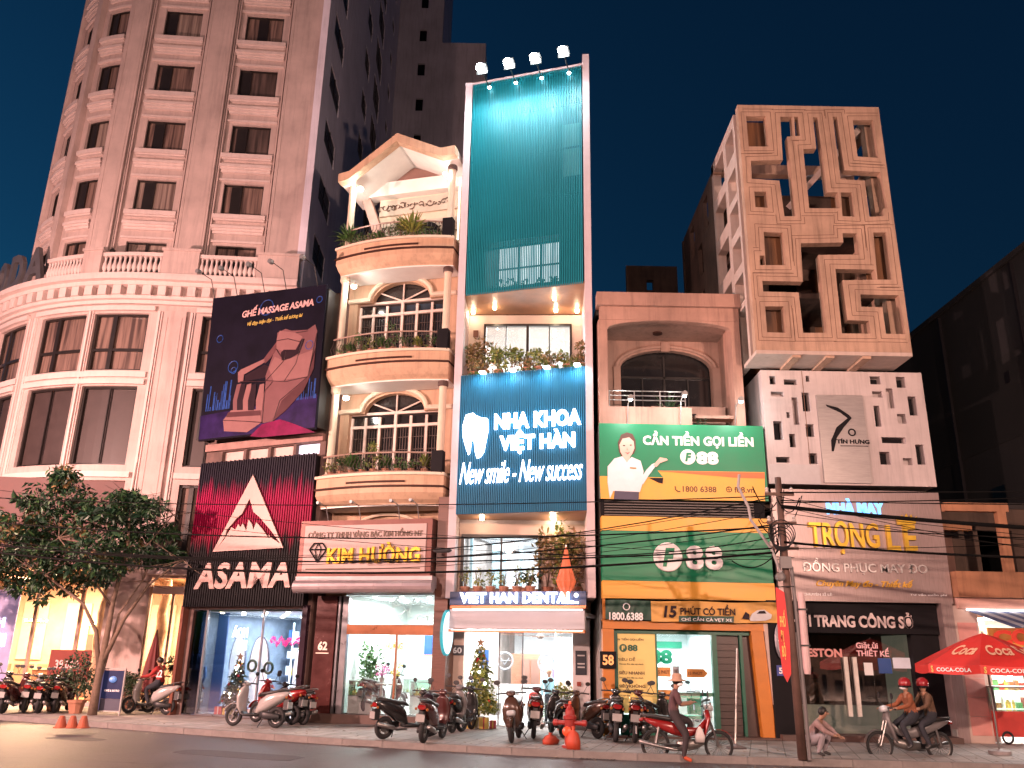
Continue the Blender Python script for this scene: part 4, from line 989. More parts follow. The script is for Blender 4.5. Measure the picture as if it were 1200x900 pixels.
for i in range(5):
    plant(DS.w(1.1+i*.5, .6, 14.05), .5, .6, green3, f'{ORD[i]} dark plant from the left behind the bottom of the teal screen', 'plants behind the teal screen', n=70, leaf=.13, pot=None)
B('ledge', tealb, scr, (.12, 4.2, .34, .95, 13.94, 14.04))
for i, (px, py) in enumerate([(563, 79), (595, 73), (626, 67), (659, 59)]):
    u, z = DS.uz(px, py, -1.15)
    t = DS.root('flood_lamp', f'{["leftmost", "second", "third", "rightmost"][i]} blazing white flood lamp above the teal screen', 'lamp', 'flood lamps over the teal screen', u, -1.15, z)
    m = MB(); m.ball((0, 0, 0), .15, 14, 9); m.build('bulb', M('flood_bulb', (1, 1, 1), emit=120, ecol=(.92, .98, 1)), t)
    m = MB(); m.box(-.2, .2, -.02, .25, .1, .16); m.box(-.2, .2, .2, .25, -.12, .1); m.tube([(0, .22, 0), (0, 1.0, -.1), (0, 1.18, 22.5-z)], .022, 6); m.build('bracket', M('black_metal', (.02, .02, .02), .4), t)
    point((0, -.1, -.18), 260, (.75, .97, 1), .08, 'flood_light', t, spot=150, aim=(0, .7, -8))
    m = MB(); m.lathe([(.001, -.04), (.06, -.04), (.07, 0)], (u, -.12, 22.3-.12), 8)  # small glowing disc near the screen top, one below each flood lamp
    o = m.build('small_glow_disc', M('small_disc_glow', (1, 1, 1), emit=14), scr); 
# blue banner
bn = DS.root('blue_banner', 'blue ribbed banner wall with glowing white tooth and clinic name', 'sign')
B('panel', blueb, bn, (.0, 4.3, .03, .12, 6.43, 11.02))
m = MB(); x = .0
while x < 4.27: m.box(x, x+.034, -.03, .03, 6.43, 11.04); x += .0605
m.build('rib', blueb, bn)['kind'] = 'stuff'
refl_neon = M('reflected_neon_white', (1, 1, 1), emit=6, ecol=(.9, .95, 1)); neonb = M('neon_letter_white', (1, 1, 1), emit=5, ecol=(.82, .9, 1))
u0, u1, z0, z1 = pxr(DS, 580, 482, 681, 501, -.1); letters('NHA KHOA', (u0, u1, z0, z1), -.1, .06, neonb, bn, bold=.045, spacing=1.06)
u0, u1, z0, z1 = pxr(DS, 586, 503, 674, 531, -.1); letters('VIỆT HÀN', (u0, u1, z0, z1), -.1, .06, neonb, bn, bold=.045, spacing=1.06)
u0, u1, z0, z1 = pxr(DS, 539, 539, 683, 565, -.1); letters('New smile - New success', (u0, u1, z0, z1), -.1, .03, M('neon_thin', (1, 1, 1), emit=4, ecol=(.8, .85, 1)), bn, bold=.0, shear=.4, name='script_letter', spacing=.95)
TT = [(578, 600), (590, 560), (615, 553), (625, 562), (645, 570), (665, 572), (668, 610), (660, 650), (652, 690), (640, 708), (628, 712), (622, 690), (618, 650), (608, 650), (604, 690), (598, 700), (588, 670), (580, 640)]
tz = upx(DS, [(350+x/3, 300+y/3) for x, y in TT], -.1); fillpanel(tz, [], -.16, -.1, 'tooth_emblem', neonb, bn)
for i, px in enumerate((565, 600, 640, 676)):
    u, z = DS.uz(px, 434, -.2)
    m = MB(); m.box(u-.09, u+.09, -.24, -.04, 11.02, 11.07); m.build('strip_lamp', M('banner_lamp', (1, 1, 1), emit=18), bn)
    point((u, -.35, 11.1), 70, (.55, .9, 1), .05, 'banner_light', bn, spot=150, aim=(u, .0, 9.0))
# clinic plants on upper balcony
for i, (u, w_, h, mt_, lf) in enumerate([(.35, .9, 1.15, autumn, .14), (.75, .9, 1.3, autumn, .14), (1.25, .8, .8, green2, .15), (1.75, .9, .85, green2, .15), (2.2, .8, .7, autumn, .12), (2.65, .8, .75, green2, .14), (3.1, .8, .45, autumn, .12), (3.6, .9, .5, green2, .12), (4.05, .5, .8, autumn, .12)]):
    plant(DS.w(u, .35, 11.0), w_, h, mt_, f'{"tall" if h > 1 else "leafy"} shrub on the upper clinic balcony above the blue banner, {ORD[i]} from left', 'shrubs above the blue banner', n=240, leaf=lf, pot=potm, potr=.16)
m = MB(); rg = random.Random(77)
for k in range(60):
    u = rg.uniform(0, 4.2); m.leaves((u, rg.uniform(.0, .12), 11.08), (.09, .06, .08), 6, .1, rg)
tag(m.build('trailing_plants', green1, None, loc=DS.w(0, 0), rz=DS.a), 'green creeping leaves along the top edge of the blue banner', 'ground cover', kind='stuff')
# letter sign lower
vs_ = DS.root('clinic_name_sign', 'dark blue sign strip with glowing english dental clinic name', 'sign')
u0, u1, z0, z1 = pxr(DS, 531, 693, 690, 709, -.05)
B('panel', M('sign_navy', (.03, .06, .14), .35), vs_, (-.02, 4.22, -.05, .08, z0, z1))
u0, u1, _, _ = pxr(DS, 539, 695, 672, 708, -.12); letters('VIET HAN DENTAL', (u0, u1, z0+.05, z1-.03), -.1, .05, neonb, vs_, bold=.04, spacing=1.05)
B('underline', neonb, vs_, (u1-.35, u1+.15, -.13, -.1, z0+.04, z0+.09)); m = MB(); m.lathe([(.001, -.13), (.06, -.13), (.06, -.1)], (u1+.08, 0, z1-.12), 10, axis='y'); m.build('dot', neonb, vs_)
cn = DS.root('entrance_canopy', 'white panelled canopy with copper edges over the dental clinic door', 'canopy')
cop = M('copper_trim', (.6, .24, .12), .3, metal=.6, var=.1); cw = M('canopy_white', (.42, .41, .44), .45, var=.04)
B('top_trim', cop, cn, (-.02, 4.2, .0, .25, z0-.1, z0-.01)); B('panel', cw, cn, (-.05, 4.15, .05, .25, z0-.68, z0-.12)); B('lower_trim', cop, cn, (-.05, 4.15, .0, .25, z0-.78, z0-.70)); B('light_tube', M('tube_white', (1, 1, 1), emit=2.5, ecol=(1, .95, .92)), cn, (.05, 4.1, .02, .06, z0-.14, z0-.11), (.05, 4.1, -.03, .0, z0-.73, z0-.71))
m = MB(); m.slab([(-.05, .25), (4.15, .25), (4.15, 2.3), (-.05, 1.15)], z0-.3, z0-.2); m.build('canopy_slab', cw, cn)
# oval clinic blade sign + number
t = D.root('blade_sign', 'oval teal edged sign sticking out over number 60', 'sign', None, -.05, -.9, 2.85)
m = MB(); m.lathe([(.28, -.06), (.32, 0), (.28, .06)], (0, 0, 0), 20, axis='x', sx=.62, sy=1); 
m = MB()
vs2 = []; 
for k in range(24):
    a = 2*PI*k/24; vs2.append((.26*math.cos(a), .62*math.sin(a)))
m.slab([(x, y) for x, y in vs2], -.06, .06)
o = m.build('face', M('blade_white', (.7, .85, .9), .3, emit=.9, ecol=(.7, .9, 1)), t); o.rotation_euler = (rad(90), 0, rad(62))
m = MB(); m.tube([(x*1.04, y*1.04, 0) for x, y in vs2]+[(vs2[0][0]*1.04, vs2[0][1]*1.04, 0)], .05, 6)
o = m.build('rim', M('teal_rim', (.02, .35, .4), .3, emit=.25, ecol=(.1, .6, .8)), t); o.rotation_euler = (rad(90), 0, rad(62))
m = MB(); m.tube([(0, 0, 0), (.1, .7, 0)], .02, 6); m.build('bracket', M('black_metal'), t)
nb = M('number_plate_dark', (.03, .035, .05), .4)
def nplate(F, u, v, z, txt, label, w=.42, h=.3, col=None, letter=None):
    t = F.root('number_plate', label, 'number plate', None, u, v, z); B('plate', col or nb, t, (-w/2, w/2, -.02, 0, -h/2, h/2)); letters(txt, (-w*.34, w*.34, -h*.3, h*.3), -.02, .006, letter or M('number_orange', (.8, .35, .12), .4, emit=.5), t, split=False, bold=.03)
nplate(D, -.08+.3, -.26, 2.35, '60', 'dark plate with number 60 below the oval clinic sign', letter=M('number_grey', (.6, .65, .7), .4))
nplate(D, 4.0, -.36, 2.15, 'QR', 'x') if 0 else None
B('notice_plate', nb, dn, (3.86, 4.2, -.375, -.35, 1.7, 2.4)); [B('notice_line', M('plate_line', (.5, .5, .5), .5), dn, (3.92, 4.14, -.38, -.376, z_, z_+.04)) for z_ in (2.24, 2.0, 1.9)]; B('meter_box', M('box_red', (.3, .05, .03), .5), dn, (3.9, 4.02, -.39, -.35, 1.38, 1.5))
# clinic ground interior
room(D, dn, .42, 4.1, .4, 8, .17, 3.25, M('white_interior_d'), tilef, M('ceiling_bluewhite', (.65, .75, .85), .5))
area((2.2, 3.2, 3.2), 85, 3, 4.5, (1, .98, .96), parent=dn)
for i in range(4):
    for j in range(3): 
        m = MB(); m.lathe([(.001, 0), (.06, 0), (.06, .02)], (1+i*.8, 1.2+j*1.6, 3.21), 8); m.build('downlight', spotm, dn)
B('reception_wall', M('wood_panel', (.3, .13, .08), .4, var=.3, wood=2), dn, (1.6, 2.7, 6.0, 6.1, .17, 2.3)); B('reception_door', M('door_brown', (.16, .08, .06), .4), dn, (2.0, 2.3, 5.94, 5.99, .17, 2.1), (2.35, 2.65, 5.94, 5.99, .17, 2.1))
ds = D.root('reception_desk', 'white reception desk inside the dental clinic', 'desk', None, 2.2, 3.4, .17); B('front', M('counter_white'), ds, (-.8, .8, 0, .1, 0, 1.05)); B('top', white, ds, (-.85, .85, -.05, .5, 1.05, 1.1))
for i, (u, z) in enumerate([(1.55, 1.55+.5), (2.95, 1.5+.5)]):
    t = D.root('round_window_decal', f'{["left", "right"][i]} round emblem ring hanging inside the clinic', 'emblem', None, u, 2.4, z)
    m = MB(); m.torus((0, 0, 0), .27, .03, n=22); m.tube([(-.14, 0, .1), (0, 0, -.12), (.15, 0, .1)], .02, 5); m.tube([(-.2, 0, 0), (.2, 0, .02)], .015, 5); m.build('ring', M('ring_grey', (.25, .27, .3), .4), t)
t = D.root('ceiling_fan', 'brown ceiling fan hanging in the dental clinic', 'ceiling fan', None, 2.75, 2.0, 2.85)
m = MB(); m.lathe([(.03, .3), (.03, .1), (.1, .05), (.12, -.03), (.04, -.08)], n=12); m.build('motor', M('fan_brown', (.12, .07, .05), .4), t)
for k in range(4):
    a = k*PI/2+.3; d = Vector((math.cos(a), math.sin(a), 0)); s = Vector((-math.sin(a), math.cos(a), 0))*.07
    m = MB(); m.add([tuple(d*.1-s), tuple(d*.75-s), tuple(d*.75+s), tuple(d*.1+s)]+[tuple(q+Vector((0, 0, .015))) for q in (d*.1-s, d*.75-s, d*.75+s, d*.1+s)], [(0, 1, 2, 3), (7, 6, 5, 4), (0, 4, 5, 1), (1, 5, 6, 2), (2, 6, 7, 3), (3, 7, 4, 0)]); m.build('blade', M('fan_brown'), t)
t = D.root('staircase', 'white staircase with glowing cord at the right side of the clinic', 'staircase', None, 3.3, .9, .17)
for i in range(10): B('step', M('stair_tread', (.62, .5, .42), .5), t, (0, .7, .1+i*.24, .1+(i+1)*.24+.06, i*.29+.0, i*.29+.08)); B('riser', M('stair_riser', (.75, .68, .6), .5), t, (0, .7, .13+i*.24, .16+i*.24, i*.29+.08, i*.29+.29)) if i < 9 else None
m = MB(); m.tube([(-.04, .1+i*.24, .05+i*.29+.9+.05*math.sin(i*2)) for i in range(9)], .02, 5); m.build('light_cord', M('cord_light', (1, .9, .7), emit=3, ecol=(1, .85, .6)), t)
xmas(D.w(.95, -.35, .16), 2.35, .62, 'big christmas tree with baubles and fairy lights left of the clinic door', 650, warm=True)
for i, (u, v, s, k) in enumerate([(.75, -.75, .24, 1), (1.15, -.8, .28, 1), (1.4, -.6, .2, 0)]):
    t = D.root('gift_box', f'{["small yellow", "large yellow", "red"][i]} wrapped box under the big clinic christmas tree', 'box', 'boxes under the clinic tree', u, v, .16); B('box', bx[k], t, (-s/2, s/2, -s/2, s/2, 0, s*1.1)); B('ribbon', bx[0 if k else 1], t, (-.02, .02, -s/2-.004, s/2+.004, -.001, s*1.1+.004))
plant(D.w(2.75, .7, .17), .5, .6, green1, 'small green plant on the floor inside the clinic', None, n=160, leaf=.09, pot=potw, potr=.16, name='indoor_plant')
t = D.root('white_planter', 'empty white tapered planter left of the clinic christmas tree', 'planter', None, .42, -.7, .15); m = MB(); m.lathe([(.14, 0), (.2, .6), (.22, .6), (.22, .64), (.18, .64), (.16, .5)], n=12); m.build('pot', potw, t); m = MB(); m.lathe([(.001, .5), (.17, .5)], n=12); m.build('soil', M('earth'), t)
plant(D.w(3.45, -.6, .15), .9, 1.0, green2, 'yellow green shrub in a pot at the right of the clinic door', None, n=260, leaf=.12, pot=potm, potr=.2, name='potted_shrub')
mannequin(D.w(3.05, 1.6, .17), D.a+.3, 'person with a blue top standing inside the clinic doorway', M('cloth_lightblue', (.25, .5, .6), .7), dk, skn, 1.65, name='person', cat='person')
# first balcony plants, bamboo, folded parasol, wall lights
for i in range(6):
    plant(DS.w(.35+i*.42, .25, 4.0), .42, .62, green2, f'small yellow green bush on the lower clinic balcony, {ORD[i]} from the left', 'bushes on the lower clinic balcony', n=130, leaf=.08, pot=potm, potr=.15)
plant(D.w(2.35, -.6, 4.0), .9, .6, green3, 'dark low plant left of the bamboo on the lower clinic balcony', None, n=120, leaf=.14, pot=potm)
for i, (u, v, h) in enumerate([(3.0, -.55, 1.9), (3.45, -.5, 2.1), (3.85, -.7, 1.8)]):
    plant(D.w(u, v, 4.0), 1.0, h, autumn if i != 1 else green2, f'{["left", "middle", "right"][i]} tall bamboo like shrub at the right of the lower clinic balcony', 'tall shrubs on the lower clinic balcony', n=280, leaf=.16, pot=potm, potr=.18, name='tall_shrub')
t = DS.root('folded_parasol', 'folded orange red parasol standing on the lower clinic balcony', 'parasol', None, 3.62, -.02, 3.98)
m = MB()
prof = [(.02, 1.5), (.05, 1.4), (.12, 1.0), (.22, .65), (.26, .5), (.2, .32), (.1, .15), (.03, .05)]
vs = []; fs = []
for (r, z) in prof:
    for k in range(20):
        a = 2*PI*k/20; rr = r*(1+.14*(k % 2)); vs.append((rr*math.cos(a), rr*math.sin(a), z-.15))
for i in range(len(prof)-1):
    for k in range(20): fs.append((i*20+k, i*20+(k+1) % 20, (i+1)*20+(k+1) % 20, (i+1)*20+k))
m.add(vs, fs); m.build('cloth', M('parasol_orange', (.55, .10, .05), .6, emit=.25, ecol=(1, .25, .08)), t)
m = MB(); m.tube([(0, 0, 0), (0, 0, 1.45)], .02, 6); m.build('pole', M('lamp_metal'), t)
# ================================================================ F88 pawn shop
Fb = Frame(2.72, 25, 0)
pk = M('pink_concrete', (.38, .225, .175), .8, var=.26, scale=.7, streak=.35, bump=.2)
fr = Fb.root('pawn_shop_house', 'pinkish house with arched recessed balcony above green and yellow pawn shop signs', 'house')
fg = M('sign_green', (.0, .2, .085), .45, var=.05); fy = M('sign_yellow', (.75, .38, .05), .45, var=.06); fo = M('frame_orange', (.5, .17, .02), .45, var=.1)
B('side_wall', M('house_side'), fr, (0, .2, .6, 11, .15, 13.2), (4.36, 4.5, .6, 11, .15, 13.2), (.2, 4.36, 10.8, 11, .15, 13.2), (.2, 4.36, 2.3, 10.8, 13.0, 13.2))
# top portal: beams
B('parapet', pk, fr, (-.05, 4.55, -.15, .3, 12.95, 13.4)); B('parapet_lower', pk, fr, (.05, 4.5, -.02, .25, 12.5, 12.945))
ob = [(.02, 12.499), (.02, 12.15), (.27, 12.15)]+arc(2.25, 12.2, 1.96, .29, PI, 0, 14)+[(4.23, 12.15), (4.49, 12.15), (4.49, 12.499)]
fillpanel(ob, [], .0, .22, 'arched_beam', pk, fr)
B('portal_pillar', pk, fr, (0, .28, .01, .6, 9.0, 12.49)); B('portal_pillar', pk, fr, (4.22, 4.5, .01, .6, 9.0, 12.49)); B('portal_side_wall', pk, fr, (4.3, 4.5, .6, 2.2, 9.0, 12.9)); B('portal_side_wall', pk, fr, (0.0, .12, .6, 2.2, 9.0, 12.9))
B('portal_ceiling', pk, fr, (.12, 4.5, .3, 2.2, 12.55, 12.7))
outer = [(.1, 9.0), (4.9, 9.0), (4.9, 12.55), (.1, 12.55)]
hole = [(.95, 9.5), (4.02, 9.5), (4.02, 11.6)]+arc(2.48, 11.55, 1.54, .68, 0, PI, 16)+[(.95, 11.6)]
fillpanel(outer, [hole], 2.0, 2.25, 'balcony_wall', pk, fr)
m = MB(); m.tube([(p[0], 1.98, p[1]) for p in arc(2.48, 11.6, 1.68, .75, PI, 0, 18)], .07, 6); m.box(2.33, 2.63, 1.9, 2.0, 12.15, 12.5); m.box(.7, .93, 1.93, 2.0, 9.5, 11.6); m.box(4.04, 4.3, 1.93, 2.0, 9.5, 11.6); m.build('arch_trim', pk, fr)
B('balcony_window', M('night_pane'), fr, (.9, 4.1, 2.35, 2.38, 9.4, 12.3))
B('window_frame', frame_dk, fr, (2.44, 2.5, 2.28, 2.34, 9.5, 12.1), (.95, 4.02, 2.28, 2.34, 11.3, 11.36), (1.7, 1.74, 2.28, 2.34, 9.5, 11.3), (3.25, 3.29, 2.28, 2.34, 9.5, 11.3))
B('balcony_front', pk, fr, (.28, 2.85, .02, .2, 9.0, 9.62)); B('balcony_side_block', pk, fr, (1.8, 4.2, 1.2, 1.4, 9.0, 10.0)); B('vent_hole', black, fr, (3.0, 3.25, 1.17, 1.2, 9.5, 9.75))
B('balcony_floor', pk, fr, (.2, 4.75, .2, 2.0, 8.9, 9.1))
m = MB()
for z in (10.15, 10.0, 9.85): m.tube([(.3, .1, z), (2.7, .1, z)], .018, 6)
for u in (.32, 1.1, 1.9, 2.68): m.tube([(u, .1, 9.6), (u, .1, 10.15)], .018, 6)
m.build('handrail', M('rail_steel', (.5, .45, .43), .3, metal=.8), fr)
m = MB(); m.lathe([(.001, 0), (.16, 0), (.16, .05)], (2.1, 1.2, 12.5), 14); m.build('ceiling_lamp_off', M('dark_brown'), fr)
plant(Fb.w(2.2, .55, 9.1), 1.2, .95, green3, 'dark spiky palm on the pawn shop house balcony behind the bright lamp', None, n=30, leaf=.12, pot=potm, spiky=True); 
B('ac_ledge', pk, fr, (3.0, 4.2, .25, .7, 9.35, 9.45)); plant(Fb.w(3.2, .3, 8.95), .5, .4, green3, 'small dark hanging plant at the right of the pawn shop house balcony', None, n=60, leaf=.1, pot=None)
# sign 1
s1 = Fb.root('pawn_shop_billboard', 'green and yellow billboard with a woman in a white blouse presenting', 'billboard')
B('panel', fg, s1, (-.03, 4.97, -.12, .0, 6.72, 9.03)); B('side_edge', M('sign_edge', (.1, .1, .1), .5), s1, (-.03, 4.97, .0, .35, 6.75, 9.0))
C4 = lambda pts: [(680+x/3.75, 480+y/3.75) for x, y in pts]
flat(Fb, C4([(85, 292), (365, 298), (340, 268), (810, 275), (812, 402), (90, 392)]), -.121, fy, s1, 'yellow_band')
flat(Fb, C4([(345, 268), (808, 277), (810, 303), (690, 300), (345, 270)]), -.128, M('sign_orange', (.65, .16, .05), .5), s1, 'orange_stripe')
flat(Fb, C4([(300, 300), (365, 300), (362, 325), (345, 322)]), -.129, M('print_black'), s1, 'fold_shadow')
fw = M('sign_white', (.8, .8, .8), .5, var=.03); sk2 = M('print_skin', (.72, .48, .40), .6, var=.05); hr_ = M('print_hair', (.10, .04, .03), .6); shb = M('print_blouse', (.72, .74, .78), .6, var=.08)
flat(Fb, C4([(165, 145), (180, 110), (205, 100), (230, 108), (243, 135), (244, 175), (235, 195), (180, 205), (170, 185)]), -.127, hr_, s1, 'woman_hair')
flat(Fb, C4([(172, 155), (185, 128), (215, 122), (235, 140), (238, 170), (228, 195), (218, 208), (222, 232), (185, 235), (187, 205), (176, 185)]), -.134, sk2, s1, 'woman_face')
for k, (x, y) in enumerate([(192, 158), (222, 156)]): flat(Fb, C4([(x-6, y), (x, y-3), (x+6, y), (x, y+3)]), -.141, M('print_black'), s1, 'woman_eye')
flat(Fb, C4([(196, 187), (208, 190), (220, 185), (209, 196)]), -.141, M('print_lips', (.55, .12, .12), .5), s1, 'woman_mouth')
flat(Fb, C4([(205, 165), (211, 178), (203, 178)]), -.141, M('print_nose', (.6, .36, .3), .6), s1, 'woman_nose')
flat(Fb, C4([(120, 250), (150, 215), (185, 205), (205, 232), (225, 208), (265, 225), (278, 270), (272, 330), (262, 362), (145, 358), (130, 392), (120, 320)]), -.137, shb, s1, 'woman_blouse')
flat(Fb, C4([(262, 310), (275, 330), (300, 290), (330, 250), (340, 245), (335, 232), (315, 240), (290, 265)]), -.140, shb, s1, 'woman_sleeve')
flat(Fb, C4([(320, 245), (350, 210), (380, 215), (385, 222), (350, 235), (335, 252)]), -.143, sk2, s1, 'woman_hand')
flat(Fb, C4([(152, 357), (258, 362), (256, 397), (147, 393)]), -.144, M('print_skirt', (.08, .07, .11), .6), s1, 'woman_skirt')
flat(Fb, C4([(218, 253), (246, 255), (246, 261), (218, 259)]), -.144, M('print_badge', (.35, .2, .05), .6), s1, 'woman_badge')
def lt(root, F, txt, x0, y0, x1, y1, v, d, mat, C=C4, **k):
    (a, b), (c, e) = C([(x0, y0), (x1, y1)]); u0, u1, z0, z1 = pxr(F, a, b, c, e, v); return letters(txt, (u0, u1, z0, z1), v, d, mat, root, **k)
lt(s1, Fb, 'CẦN TIỀN GỌI LIỀN', 275, 97, 760, 170, -.121, .01, fw, bold=.045, spacing=1.05)
lt(s1, Fb, '88', 510, 185, 607, 242, -.121, .01, fw, bold=.06)
(a, b), = upx(Fb, C4([(473, 208)]), -.125); m = MB(); m.lathe([(.001, -.13), (.235, -.13), (.235, -.12)], (a, 0, b), 24, axis='y'); m.build('logo_disc', fw, s1); letters('F', (a-.09, a+.11, b-.14, b+.13), -.131, .006, fg, s1, bold=.05, shear=.2, split=False)
brn = M('print_brown_dark', (.12, .05, .02), .6)
lt(s1, Fb, '1800 6388', 450, 337, 598, 363, -.121, .008, brn, split=False, bold=.02); lt(s1, Fb, 'f88.vn', 677, 340, 765, 366, -.121, .008, brn, split=False, bold=.02)
(a, b), = upx(Fb, C4([(427, 349)]), -.12); m = MB(); m.tube([(a-.07, -.13, b+.08), (a-.06, -.13, b-.02), (a+.02, -.13, b-.08), (a+.08, -.13, b-.07)], .018, 5); m.build('phone_icon', brn, s1)
(a, b), = upx(Fb, C4([(653, 351)]), -.12); m = MB(); m.torus((a, -.13, b), .08, .01, n=16, m=4); m.tube([(a-.08, -.13, b), (a+.08, -.13, b)], .008, 4); m.tube([(a, -.13, b-.08), (a, -.13, b+.08)], .008, 4); m.build('globe_icon', brn, s1)
for i, (px, py, on) in enumerate([(735, 497, 1), (797, 497, 1), (861, 497, 1)]):
    u, z = Fb.uz(px, py, -.1)
    lamp_arm(Fb.w(u, -.12, 9.03), 0, f'{["left", "middle blazing", "right"][i]} arm lamp above the green billboard', reach=.75, rise=.55 if i != 1 else .7, head=.08, group='arm lamps above the green billboard', light=80 if i == 1 else 60, col=(.95, 1, .97), pm=M('lamp_metal'))
# louvre between signs
lv = B('louvre_recess', M('black_cladding'), fr, (.0, 4.9, .1, .2, 6.2, 6.74))
for i in range(6): B('slat', M('slat_brown', (.12, .10, .09), .5), lv, (.1, 4.55, .0, .1, 6.24+i*.08, 6.27+i*.08))
# sign 2 box cladding
s2 = Fb.root('pawn_shop_fascia', 'large green fascia with yellow bands and raised white numerals 88', 'sign')
B('yellow_band', fy, s2, (0, 4.93, -.1, .3, 5.78, 6.2)); B('green_panel', fg, s2, (0, 4.94, -.1, .3, 4.34, 5.775)); B('yellow_band', fy, s2, (0, 4.96, -.1, .3, 3.84, 4.335))
raised = M('letter_offwhite', (.72, .70, .70), .4, var=.04)
(a, b), = upx(Fb, C4([(385, 648)]), -.15); m = MB(); m.lathe([(.001, -.2), (.40, -.2), (.42, -.18), (.42, -.1)], (a, 0, b), 28, axis='y'); m.build('logo_disc', raised, s2); letters('F', (a-.17, a+.2, b-.28, b+.26), -.201, .008, fg, s2, bold=.05, shear=.25, split=False)
lt(s2, Fb, '88', 462, 600, 622, 706, -.1, .12, raised, bold=.035, spacing=1.12)
# banner
bnr = Fb.root('cloth_banner', 'green and yellow cloth banner offering quick cash over the pawn shop door', 'banner')
C5 = lambda pts: [(680+x/4.285, 690+y/4.285) for x, y in pts]
def cloth(u0, u1, z0, z1, v, mat, name):
    n = 26; m = MB(); vs = []; fs = []
    for i in range(n+1):
        for j in range(7):
            u = u0+(u1-u0)*i/n; z = z0+(z1-z0)*j/6; vs.append((u, v+.02*math.sin(u*9+z*5)+.012*math.sin(u*21-z*9), z+.015*math.sin(u*3)))
    for i in range(n):
        for j in range(6): a = i*7+j; fs.append((a, a+7, a+8, a+1))
    m.add(vs, fs); return m.build(name, mat, bnr, smooth=True)
cloth(.05, 1.35, 3.25, 3.78, -.22, M('banner_green', (.004, .05, .03), .5, var=.3), 'green_cloth'); cloth(1.35, 4.93, 3.22, 3.78, -.22, M('banner_yellow', (.62, .33, .07), .5, var=.15), 'yellow_cloth')
lt(bnr, Fb, '15', 418, 85, 485, 145, -.28, .01, M('print_black'), C=C5, bold=.04, shear=.15, split=False); lt(bnr, Fb, 'PHÚT CÓ TIỀN', 502, 78, 778, 132, -.28, .01, M('print_black'), C=C5, bold=.02, split=False)
flat(Fb, C5([(495, 135), (772, 138), (770, 170), (495, 167)]), -.265, M('banner_green'), bnr, 'text_strip'); lt(bnr, Fb, 'CHỈ CẦN CÀ VẸT XE', 508, 140, 762, 167, -.285, .006, fw, C=C5, bold=.01, split=False)
lt(bnr, Fb, '1800.6388', 145, 118, 315, 158, -.28, .01, fw, C=C5, bold=.03, split=False); (a, b), = upx(Fb, C5([(232, 90)]), -.28); m = MB(); m.torus((a, -.28, b), .09, .015, n=16, m=4); m.build('logo_ring', fw, bnr)
car = C5([(850, 150), (862, 125), (890, 108), (925, 105), (945, 120), (962, 130), (958, 150), (930, 160), (855, 163)]); flat(Fb, car, -.27, M('print_car', (.5, .5, .52), .4), bnr, 'car_print'); flat(Fb, C5([(812, 150), (830, 115), (850, 130), (848, 155)]), -.268, M('print_black'), bnr, 'motorbike_print'); flat(Fb, C5([(885, 125), (900, 112), (925, 110), (935, 125)]), -.278, M('print_black'), bnr, 'car_window_print')
# shop portal
B('door_frame', fo, fr, (-.02, .3, -.05, .3, .15, 3.25), (-.02, 4.9, -.08, .3, 3.0, 3.22)); 
m = MB(); m.prism([(4.35, .15), (4.72, .15), (4.55, 3.0), (4.2, 3.0)], -.06, .3); m.build('orange_pillar', fo, fr)
m = MB(); m.prism([(4.73, .15), (5.02, .15), (4.85, 3.2), (4.56, 3.2)], -.1, .3); m.build('white_pillar', pinkw, fr)
B('upper_infill', black, fr, (.0, 4.9, .1, .3, 3.22, 3.84)); B('infill_orange', fo, fr, (0.0, .06, -.1, .1, 3.22, 3.84))
gf = M('frame_green', (.01, .10, .06), .4)
B('green_frame', gf, fr, (.3, .42, .1, .28, .15, 3.0), (.42, 4.2, .1, .28, 2.88, 3.0), (3.1, 3.24, .08, .3, .15, 2.88), (1.5, 1.54, .12, .25, .15, 2.88), (3.9, 3.98, .1, .3, .15, 2.88))
nplate(Fb, .12, -.09, 2.15, '58', 'black plate with orange number 58 on the orange shop frame', .46, .46, col=black)
room(Fb, fr, .35, 3.2, .4, 4, .16, 3.0, M('white_interior_f', (.72, .78, .8), .5, var=.08), tilef, white)
area((1.9, 2.0, 2.9), 28, 2.4, 2.6, (.9, 1, .98), parent=fr)
B('shop_window', glass(), fr, (1.54, 3.1, .18, .19, .16, 2.88)); B('dark_door', M('dark_roller', (.06, .035, .03), .4, var=.2), fr, (3.24, 4.4, .25, .3, .15, 2.9))
for i in range(14): B('roller_slat', M('dark_roller'), fr, (3.27, 3.88, .2, .25, .3+i*.18, .3+i*.18+.165))
pst = B('yellow_poster', M('poster_yellow', (.62, .42, .12), .4, var=.05, emit=.18, ecol=(1, .7, .25)), fr, (.42, 1.5, .16, .18, .75, 2.88))
C6 = lambda pts: [(700+x/5.294, 730+y/5.294) for x, y in pts]
def lt6(txt, x0, y0, x1, y1, mat, v=.155, **k): return lt(fr, Fb, txt, x0, y0, x1, y1, v, .006, mat, C=C6, split=False, name='lettering', **k)
bg_ = M('print_darkgreen', (.01, .10, .05), .5)
lt6('CẦN TIỀN GỌI LIỀN', 97, 90, 285, 112, brn); lt6('88', 188, 135, 250, 175, bg_, bold=.05); lt6('SIÊU DỄ', 130, 210, 235, 235, brn, bold=.01); lt6('SIÊU NHANH', 135, 296, 292, 320, brn, bold=.03); lt6('SIÊU KHỦNG', 135, 378, 298, 402, brn, bold=.03)
for y in (250, 335, 412, 445): lt6('Thủ tục đơn giản vay nhanh', 135, y, 285, y+12, brn)
(a, b), = upx(Fb, C6([(160, 155)]), .15); m = MB(); m.lathe([(.001, .14), (.11, .14), (.11, .155)], (a, 0, b), 16, axis='y'); m.build('logo_disc', bg_, fr); letters('F', (a-.04, a+.05, b-.06, b+.06), .139, .004, M('poster_yellow'), fr, bold=.04, split=False)
